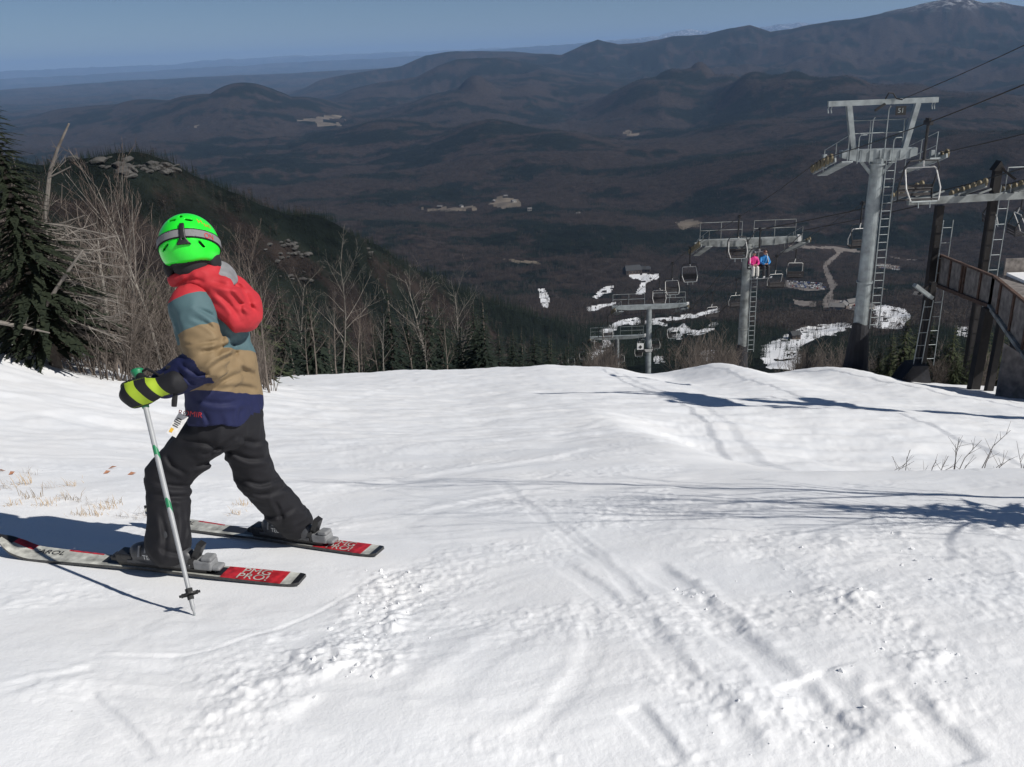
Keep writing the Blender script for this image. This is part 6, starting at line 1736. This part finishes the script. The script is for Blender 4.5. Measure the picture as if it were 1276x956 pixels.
for i in range(60):
    px = rs.uniform(-70, 335); Y = rs.uniform(13.2, 23.0) if px < 200 else rs.uniform(16, 24)
    g_ = gpx(px, Y)
    hmax = 1.5 + 1.6 * rs.random() if px < 215 else 0.7 + 0.9 * rs.random()
    if Y < 14.5: hmax *= 0.6
    plant('shrub', SHR[rs.randrange(5)], g_, rs.uniform(0, 6.28), hmax / 1.6, 'tangled leafless shrub in the thicket along the snow bank', 'shrub', 'leafless shrubs in the thicket on the bank', tilt=(rs.uniform(-.25, .25), rs.uniform(-.3, .3)))
MIDB = [bare_tree(random.Random(400 + i), 5.0, 0.045, (M_BARK, M_TWIG), levels=3, nb=10, twig=3, crook=0.16) for i in range(3)]
BANK_CON = [conifer(random.Random(640 + i), 5.0, 1.2, 26, 8, 6, (M_BARK, M_NEEDLE)) for i in range(2)]
for j in range(16):
    px = rs.uniform(40, 330); Y = rs.uniform(20, 33); g_ = gpx(px, Y); top_ = rs.uniform(290, 350) + (40 if px > 215 else 0)
    plant('spruce_tree', BANK_CON[j % 2], g_, j * 1.7, max(0.3, hpx(px, top_, Y, g_) / 5.0), 'dark young spruce hidden among the thicket behind the snow bank', 'tree', 'young spruces behind the thicket')
for i in range(30):
    px = rs.uniform(-40, 330); Y = rs.uniform(16, 30); g_ = gpx(px, Y)
    top_ = rs.uniform(265, 370) if px < 215 else rs.uniform(300, 400)
    plant('bare_tree', MIDB[rs.randrange(3)], g_, rs.uniform(0, 6.28), max(0.3, hpx(px, top_, Y, g_) / 5.0), 'thin leafless sapling rising from the thicket on the bank', 'tree', 'thin saplings in the thicket on the bank', tilt=(rs.uniform(-.1, .1), rs.uniform(-.12, .12)))
# pale dead trees that stand out below the crest
for j, (px, top_, Y, lab) in enumerate(((421, 322, 47, 'tall pale dead tree among the dark spruces right of the skier'), (531, 346, 50, 'forked pale dead tree with spread bare limbs below the crest'), (568, 366, 56, 'thin pale dead stem at the right end of the dead trees'),
                          (372, 356, 45, 'pale grey birch close beside the skier hood'), (474, 408, 44, 'small pale birch bush top showing above the snow crest'), (527, 410, 46, 'brown rounded birch crown showing above the snow crest'))):
    g_ = gpx(px, Y); h_ = hpx(px, top_, Y, g_)
    t_, c_m = bare_tree(random.Random(500 + j), h_, 0.007 * h_ + 0.02, (M_BIRCH, M_BIRCH if j < 3 else M_TWIG), levels=3, nb=12, start=0.35, spread=0.6)
    plant('birch_tree', (t_, c_m), g_, rs.uniform(0, 6), 1.0, lab, 'tree')
# spruces and brush round the tower feet on the right
TOWER_CON = [conifer(random.Random(600 + i), 6.0, 1.7, 30, 9, 9, (M_BARK, M_NEEDLE), fan=0.24) for i in range(3)]
for j, (px, top_, Y) in enumerate(((1128, 392, 40), (1112, 412, 43), (1142, 404, 45), (1188, 402, 41), (1207, 410, 44), (1098, 428, 39), (1216, 424, 37), (1250, 412, 40), (1180, 420, 46), (1146, 420, 39), (1268, 420, 44), (1196, 432, 37), (1136, 430, 37), (1230, 405, 45), (1160, 398, 48), (1110, 436, 37))):
    g_ = gpx(px, Y); plant('spruce_tree', TOWER_CON[j % 3], g_, j * 1.1, hpx(px, top_, Y, g_) / 6.0, 'young spruce growing between the feet of the lift towers and the ramp', 'tree', 'young spruces between the tower feet')
for i in range(46):
    a = rs.random(); px = rs.choice([rs.uniform(980, 1075), rs.uniform(1085, 1260), rs.uniform(735, 765), rs.uniform(845, 915)]); Y = rs.uniform(37, 62); g_ = gpx(px, Y)
    top_ = {0: 428, 1: 440, 2: 436, 3: 424}[0 if 980 < px < 1075 else 1 if px > 1080 else 2 if px < 800 else 3] + rs.uniform(-14, 16)
    plant('shrub', SHR[rs.randrange(5)], g_, rs.uniform(0, 6), max(0.4, hpx(px, top_, Y, g_) / 1.6), 'brown leafless shrub showing over the snow crest below the lift', 'shrub', 'leafless shrubs below the snow crest')
for j in range(55):
    px = rs.uniform(535, 738); Y = rs.uniform(62, 135); g_ = gpx(px, Y); top_ = 383 + (px - 535) / 203 * 48 + rs.uniform(-8, 26)
    h_ = hpx(px, top_, Y, g_)
    if h_ > 1.5: plant('spruce_tree', CONI_MID[j % 4], g_, j * 1.3, h_ / 9.0, 'dark spruce in the dense evergreen stand just beyond the snow lip', 'tree', 'spruces of the dense stand beyond the snow lip')
# a small spruce and a bare sapling just out of view to the right: their shadows cross the snow
SHV = Vector((-S_DIR.x, -S_DIR.y, 0)) / S_DIR.z
def caster(px, py, h):
    q = hit(px, py, 0.6, 60); return ground(q[0] - SHV.x * h, q[1] - SHV.y * h)
g_ = caster(1250, 642, 0.95); plant('spruce_tree', TOWER_CON[0], g_, 0.5, 1.7 / 6.0, 'small spruce at the piste edge that shades the snow', 'tree')
g_ = caster(1010, 634, 2.2); plant('bare_tree', MIDB[2], g_, 1.5, 2.9 / 5.0, 'third bare sapling at the piste edge nearest the small spruce', 'tree')
g_ = caster(1080, 640, 1.6); plant('bare_tree', MIDB[0], g_, 5.5, 2.2 / 5.0, 'low bare sapling crowding the small spruce at the piste edge', 'tree')
g_ = caster(760, 606, 3.5); plant('bare_tree', MIDB[0], g_, 2.0, 3.9 / 5.0, 'bare sapling at the piste edge whose twigs shade the snow', 'tree')
g_ = caster(900, 628, 2.6); plant('bare_tree', MIDB[1], g_, 4.0, 3.0 / 5.0, 'second bare sapling at the piste edge by the small spruces', 'tree')
# reeds and twigs poking out behind the near ridge on the right
def twig_tuft(rs, spec):
    mb = MB()
    for dx, dy, h, lx in spec:
        pts = [Vector((dx, dy, -0.1)), Vector((dx + lx * 0.4, dy, h * 0.5)), Vector((dx + lx, dy, h))]
        mb.tube(pts, [0.0035, 0.0028, 0.0015], 4, caps=False)
        for k in range(3):
            q = pts[1].lerp(pts[2], rs.random()); mb.tube([q, q + Vector((rs.uniform(-.06, .08), rs.uniform(-.06, .06), rs.uniform(.03, .1)))], [0.0018, 0.0009], 3, caps=False)
    return mb.mesh('twigs', M_BRUSH)
for j, (px, Y, lab) in enumerate(((1150, 5.9, 'sparse bare twigs poking from the snow ridge'), (1205, 5.7, 'tall slanting bare twigs at the shaded end of the snow ridge'), (1262, 5.5, 'bushy bare twigs at the edge of the snow ridge'))):
    g_ = gpx(px, Y); sp = [(rs.uniform(-.2, .2), rs.uniform(-.15, .15), rs.uniform(0.06, 0.26) * (1.2 if j else 0.8), rs.uniform(-.05, .18)) for _ in range(6)]
    o = link_mesh('twig_tuft', twig_tuft(rs, sp)); o.location = g_; tag(o, lab, 'twigs')
# dry grass strewn on the snow behind the skier
def grass_tuft(rs, n, h, sp):
    mb = MB()
    for i in range(n):
        x = rs.gauss(0, sp); y = rs.gauss(0, sp * 0.5); a = rs.uniform(0, 6.28); l = h * rs.uniform(0.4, 1.2); b = rs.uniform(0.2, 0.9)
        p0 = Vector((x, y, -0.02)); p1 = p0 + Vector((math.cos(a) * l * 0.25 * b, math.sin(a) * l * 0.25 * b, l * 0.55)); p2 = p1 + Vector((math.cos(a) * l * 0.5 * b, math.sin(a) * l * 0.5 * b, l * 0.35))
        w = 0.0022; mb.add([p0 + Vector((w, 0, 0)), p0 - Vector((w, 0, 0)), p1 - Vector((w, 0, 0)), p1 + Vector((w, 0, 0)), p2], [(0, 1, 2, 3), (3, 2, 4)])
    return mb.mesh('grass', M_STRAW)
GR = [grass_tuft(random.Random(700 + i), 26, 0.11, 0.06) for i in range(4)]
spots = [(15, 628), (40, 622), (62, 612), (78, 620), (95, 628), (112, 632), (130, 634), (150, 640), (168, 640), (88, 606), (55, 630), (28, 606), (182, 642), (292, 632), (300, 628), (36, 590), (8, 612), (120, 640), (100, 640), (140, 628)]
for j, (px, py) in enumerate(spots):
    q = hit(px, py + rs.uniform(-3, 3), 0.6, 60); o = link_mesh('grass_tuft', GR[j % 4]); o.location = (q[0], q[1], Tdz(q[0], q[1])); o.rotation_euler = (0, 0, rs.uniform(0, 6)); s_ = rs.uniform(0.45, 0.9); o.scale = (s_, s_, s_ * 0.9)
    tag(o, 'tuft of dry straw-coloured grass poking through the snow behind the skier', 'grass', 'dry grass tufts behind the skier')
M_LEAF = mat('dead_leaf', (0.30, 0.14, 0.08), 0.8)
for px, py in ((133, 592), (142, 587), (164, 594), (3, 588), (14, 592)):
    q = hit(px, py, 0.6, 60); mb = MB(); mb.add([(-0.025, 0, 0.004), (0, -0.010, 0.010), (0.030, 0, 0.014), (0, 0.011, 0.020)], [(0, 1, 2, 3)]); o = mb.build('dead_leaf', M_LEAF); o.location = (q[0], q[1], Tdz(q[0], q[1])); o.rotation_euler = (0.4, 0.2, px)
    sm2 = o.modifiers.new('thick', 'SOLIDIFY'); sm2.thickness = 0.0015
    tag(o, 'small curled brown leaf lying on the snow beside the skier', 'leaf', 'dead leaves on the snow')

# snow clods thrown up along the turn
def clod(seed):
    rs_ = np.random.default_rng(seed); n = 18; V = rs_.normal(size=(n, 3)); V /= np.linalg.norm(V, axis=1)[:, None]; V *= rs_.uniform(0.75, 1.1, (n, 1)) * np.array([1, 0.85, 0.65])
    bm = bmesh.new(); 
    for v in V: bm.verts.new(v)
    bmesh.ops.convex_hull(bm, input=bm.verts); me = bpy.data.meshes.new('snow_clod'); bm.to_mesh(me); bm.free(); me.materials.append(M_SNOW)
    return me
CL = [clod(i) for i in range(5)]
def strew(W, half, n, s0, s1):
    for i in range(n):
        k = rs.random() * (len(W) - 1); a = W[int(k)]; b = W[min(int(k) + 1, len(W) - 1)]; q = a + (b - a) * (k % 1)
        x = q[0] + rs.gauss(0, half); y = q[1] + rs.gauss(0, half); sp = s0 + (s1 - s0) * rs.random() ** 3
        if min(float(pl_dist(np.array([x]), np.array([y]), Wl)[0][0]) for Wl in SKI_LINES) < 0.12: continue
        o = link_mesh('snow_clod', CL[rs.randrange(5)]); o.location = (x, y, Tdz(x, y) + sp * 0.15); o.rotation_euler = (rs.uniform(0, 6), rs.uniform(0, 6), rs.uniform(0, 6)); o.scale = (sp, sp, sp)
        tag(o, 'small loose clod of broken snow lying along the ski tracks', 'snow clod', 'loose snow clods along the tracks')
strew(_LU[0][0], 0.08, 50, 0.004, 0.014); strew(_LU[2][0], 0.08, 40, 0.003, 0.011); strew(_LU[7][0], 0.10, 10, 0.003, 0.010); strew(_LU[8][0], 0.14, 12, 0.003, 0.009); strew(_LU[4][0], 0.03, 10, 0.004, 0.012); strew(_LU[5][0], 0.25, 12, 0.004, 0.012)

# ================================================================== RIDERS ON THE CHAIR
def rider(cx, seat, coat, legs, helm, label, tilt=0.0):
    """seated person facing -Y on a chair; seat is the world point of the seat under them"""
    s = Vector(seat); e = empty('person', s, 0, label, 'person')
    V3 = lambda x, y, z: np.array([x, y, z])
    hip = V3(0, 0.05, 0.12); chest_ = V3(0, 0.08, 0.50); hd_ = V3(0.02, 0.02, 0.80)
    M_c = mat(coat[0], coat[1], 0.7, noise=(20, 0.2)); M_l = mat(legs[0], legs[1], 0.7, noise=(20, 0.2))
    def legs_f(p):
        d = cap(p, hip - V3(0.07, 0, 0), hip + V3(0.07, 0, 0), 0.13)
        for q in (-1, 1): d = su(d, np.minimum(cap(p, hip + V3(0.09 * q, 0, 0), V3(0.11 * q, -0.40, 0.10), 0.10, 0.085), cap(p, V3(0.11 * q, -0.40, 0.10), V3(0.12 * q, -0.42, -0.30), 0.085, 0.08)), 0.03)
        return d
    def coat_f(p):
        d = None
        for q in (-1, 1):
            t = cap(p, hip + V3(0.06 * q, 0, 0.04), chest_ + V3(0.07 * q, 0, 0), 0.13, 0.12); d = t if d is None else su(d, t, 0.05)
        for q in (-1, 1): d = su(d, np.minimum(cap(p, chest_ + V3(0.17 * q, 0, 0.03), V3(0.25 * q, -0.10, 0.30), 0.075, 0.065), cap(p, V3(0.25 * q, -0.10, 0.30), V3(0.12 * q, -0.34, 0.26), 0.065, 0.055)), 0.03)
        return su(d, cap(p, chest_, V3(0, 0.04, 0.66), 0.10, 0.06), 0.04)
    def body_f2(p):
        d = ell(p, hd_, np.eye(3), (0.075, 0.095, 0.115)); d = su(d, cap(p, hd_ + V3(0, -0.09, -0.01), hd_ + V3(0, -0.105, -0.03), 0.012), 0.012)
        d = su(d, cap(p, hd_, chest_, 0.05, 0.07), 0.03); d = su(d, cap(p, chest_, hip, 0.09, 0.09), 0.03)
        for q in (-1, 1): d = su(d, np.minimum(cap(p, V3(0.10 * q, -0.30, 0.26), V3(0.04 * q, -0.40, 0.26), 0.035), cap(p, hip + V3(.09 * q, 0, 0), V3(.11 * q, -.38, .1), .06)), 0.02)
        return d
    lo = V3(-0.4, -0.6, -0.45); hi = V3(0.4, 0.3, 1.0)
    link_mesh('body', sdf_mesh('body', body_f2, lo, hi, 0.022, M_SKIN), e)
    link_mesh('trousers', sdf_mesh('trousers', legs_f, lo, hi, 0.022, M_l), e); link_mesh('coat', sdf_mesh('coat', coat_f, lo, hi, 0.022, M_c), e)
    link_mesh('helmet', sdf_mesh('helmet', lambda p: np.maximum(ell(p, hd_ + V3(0, 0.01, 0.02), np.eye(3), (0.115, 0.135, 0.125)), -(p[:, 2] - hd_[2] - 0.01 + 0.5 * np.maximum(p[:, 1], -0.02) )), lo, hi, 0.018, mat(helm[0], helm[1], 0.4)), e)
    for q in (-1, 1):
        b = MB(); b.box((0.12 * q, -0.46, -0.42), (0.10, 0.26, 0.10)); b.box((0.12 * q, -0.41, -0.32), (0.10, 0.12, 0.16)); o = b.build('boot', M_BOOTLO, e); o.modifiers.new('bevel', 'BEVEL').width = 0.02
        c = s + Vector((0.12 * q + tilt * 0.1, -0.48, -0.485)); sk = MB(); n = 14
        for i in range(n): 
            y0 = 0.62 - 1.4 * i / n; y1 = 0.62 - 1.4 * (i + 1) / n; z = lambda y: 0.09 * max(0, (-y - 0.55) / 0.23) ** 2
            sk.bar((0, y0, z(y0)), (0, y1, z(y1)), 0.08, 0.02)
        so_ = sk.build('ski', M_SIGNWH); so_.location = c; so_.rotation_euler = (-0.25, 0, 0.25 * q * 0.4 + tilt); tag(so_, 'white ski hanging from the boot of a seated ' + helm[2] + ' rider', 'ski', 'skis of the seated riders')
    return e
rc_pos = np.array(on_rope(pl_c, 46.8)); rch = put_chair(Vector(rc_pos), 0.0, 'occupied chair carrying two riders in front of the mottled tower', s=0.84)
# hang it from the uphill rope's line: short extra stem up to the rope
sx = Vector(rc_pos) + Vector((0, 0, -2.49 * 0.84))
rider(0, sx + Vector((-0.24, 0.05, 0.0)), ('pink_coat', (0.62, 0.03, 0.22)), ('white_trousers', (0.62, 0.60, 0.56)), ('grey_helmet', (0.10, 0.10, 0.12), 'pink-coated'), 'seated rider in pink coat and white trousers on the chair', 0.1)
rider(0, sx + Vector((0.34, 0.05, 0.02)), ('blue_coat', (0.02, 0.20, 0.50)), ('black_trousers', (0.03, 0.03, 0.035)), ('brown_helmet', (0.16, 0.08, 0.06), 'blue-coated'), 'seated rider in bright blue coat and black trousers on the chair', -0.15)

# ================================================================== VALLEY BUILDINGS, CARS, ROCKS
def far_hit(px, py): return hit(px, py, 300, 9000)
def house(px, py, w, d, h, roofh, wallc, roofc, rz, label, cat='building', group=None):
    q = far_hit(px, py); e = empty('valley_building', (q[0], q[1], q[2]), rz, label, cat, group)
    b = MB(); b.box((0, 0, h / 2 - 2), (w, d, h + 4)); wl_ = b.build('wall', wallc, e)
    b = MB(); o = 1.0; x = w / 2 + o; y = d / 2 + o
    b.add([(-x, -y, h), (x, -y, h), (x, y, h), (-x, y, h), (-x * 0.9, 0, h + roofh), (x * 0.9, 0, h + roofh)], [(0, 1, 5, 4), (1, 2, 5), (2, 3, 4, 5), (3, 0, 4), (3, 2, 1, 0)]); b.build('roof', roofc, e)
    k = max(2, int(w / 6))
    for i in range(k): b = MB(); b.box((-w / 2 + w * (i + 0.5) / k, -d / 2 - 0.05, h * 0.55), (w / k * 0.5, 0.2, h * 0.35)); b.build('window', M_SIGNBK, e)
    return e
M_WALLBR = mat('brown_lodge_siding', (0.10, 0.075, 0.06), 0.9); M_ROOFDK = mat('dark_lodge_roof', (0.035, 0.037, 0.04), 0.8); M_WALLLT = mat('pale_house_siding', (0.35, 0.33, 0.30), 0.9); M_ROOFGR = mat('grey_house_roof', (0.14, 0.135, 0.13), 0.8)
house(788, 341, 34, 20, 9, 9, M_WALLBR, M_ROOFDK, 0.2, 'dark-roofed ski lodge above the white snow apron in the valley')
house(803, 339, 24, 14, 7, 6, M_WALLBR, M_ROOFDK, -0.2, 'lower wing of the ski lodge beside the snow apron')
house(990, 422, 8, 6, 4, 3, M_WALLBR, M_ROOFDK, 0.3, 'small dark hut beside the curved white trail')
for j, (px, py) in enumerate(((630, 246), (640, 252), (615, 252), (575, 258), (548, 259), (1062, 380), (1050, 384), (1080, 384), (1148, 372), (660, 262), (720, 268), (785, 166), (430, 150), (1042, 386))):
    house(px, py, 14 + 3 * (j % 3), 10, 5, 4, M_WALLLT if j % 2 else M_WALLBR, M_ROOFGR, j * 0.7, 'tiny far house beside the tan clearings on the valley floor', group='far houses on the valley floor')
def car_mesh(m):
    b = MB(); b.box((0, 0, 0.65), (4.4, 1.8, 0.7)); b.box((-0.2, 0, 1.25), (2.4, 1.6, 0.55)); return b.mesh('parked_car', m)
CM = [car_mesh(mat('car_paint', c, 0.35)) for c in ((0.6, 0.6, 0.6), (0.5, 0.5, 0.52), (0.05, 0.05, 0.06), (0.25, 0.03, 0.03), (0.05, 0.08, 0.2), (0.3, 0.3, 0.31), (0.65, 0.65, 0.63))]
def lot(pts, rows, n, s):
    for r in range(rows):
        for i in range(n):
            if rs.random() < 0.22: continue
            f = (i + rs.uniform(-.2, .2)) / max(1, n - 1); g2 = r / max(1, rows - 1) if rows > 1 else 0.5
            px = (pts[0][0] * (1 - f) + pts[1][0] * f) * (1 - g2) + (pts[3][0] * (1 - f) + pts[2][0] * f) * g2
            py = (pts[0][1] * (1 - f) + pts[1][1] * f) * (1 - g2) + (pts[3][1] * (1 - f) + pts[2][1] * f) * g2
            q = far_hit(px, py); o = link_mesh('parked_car', CM[rs.randrange(7)]); o.location = q; o.rotation_euler = (0, 0, 1.2 + rs.uniform(-.15, .15)); o.scale = (s, s, s)
            tag(o, 'tiny car parked in the valley lot beside the gravel road', 'car', 'cars parked in the valley lots')
lot([(982, 351), (1024, 354), (1030, 361), (985, 357)], 4, 20, 1.25); lot([(1096, 331), (1120, 334), (1120, 337), (1096, 334)], 2, 10, 1.2); lot([(1045, 376), (1068, 382), (1068, 387), (1048, 381)], 2, 8, 1.2)
# pale rock outcrops on the spur
M_ROCK = mat('pale_granite', (0.075, 0.072, 0.067), 0.9, noise=(0.4, 0.4), bump=(1.5, 0.8, 0.3))
def rock_mesh(seed):
    rs_ = np.random.default_rng(seed); n = 40; V = rs_.normal(size=(n, 3)); V /= np.linalg.norm(V, axis=1)[:, None]; V *= rs_.uniform(0.7, 1.15, (n, 1)) * np.array([1.5, 0.9, 0.6])
    bm = bmesh.new()
    for v in V: bm.verts.new(v)
    bmesh.ops.convex_hull(bm, input=bm.verts); me = bpy.data.meshes.new('rock_outcrop'); bm.to_mesh(me); bm.free(); me.materials.append(M_ROCK); return me
RM = [rock_mesh(i) for i in range(5)]
for i in range(90):
    c = rs.choice([(100, 200, 60, 6), (150, 208, 40, 8), (165, 212, 30, 8), (205, 212, 20, 8), (360, 310, 25, 18), (370, 318, 14, 8), (470, 318, 25, 14), (362, 305, 12, 8), (360, 345, 40, 12)])
    px = rs.gauss(c[0], c[2] * 0.5); py = rs.gauss(c[1], c[3] * 0.5); q = hit(px, py, 150, 1200)
    if np.hypot(q[0], q[1]) > 700: continue
    o = link_mesh('rock_outcrop', RM[i % 5]); s_ = rs.uniform(0.35, 1.9) * (1.7 if c[1] < 215 else 1.0); o.location = (q[0], q[1], q[2] + s_ * 0.3); o.scale = (s_, s_, s_); o.rotation_euler = (rs.uniform(-.3, .3), rs.uniform(-.3, .3), rs.uniform(-.6, .6))
    tag(o, 'pale granite outcrop showing between trees on the wooded spur', 'rock', 'pale rock outcrops on the spur')
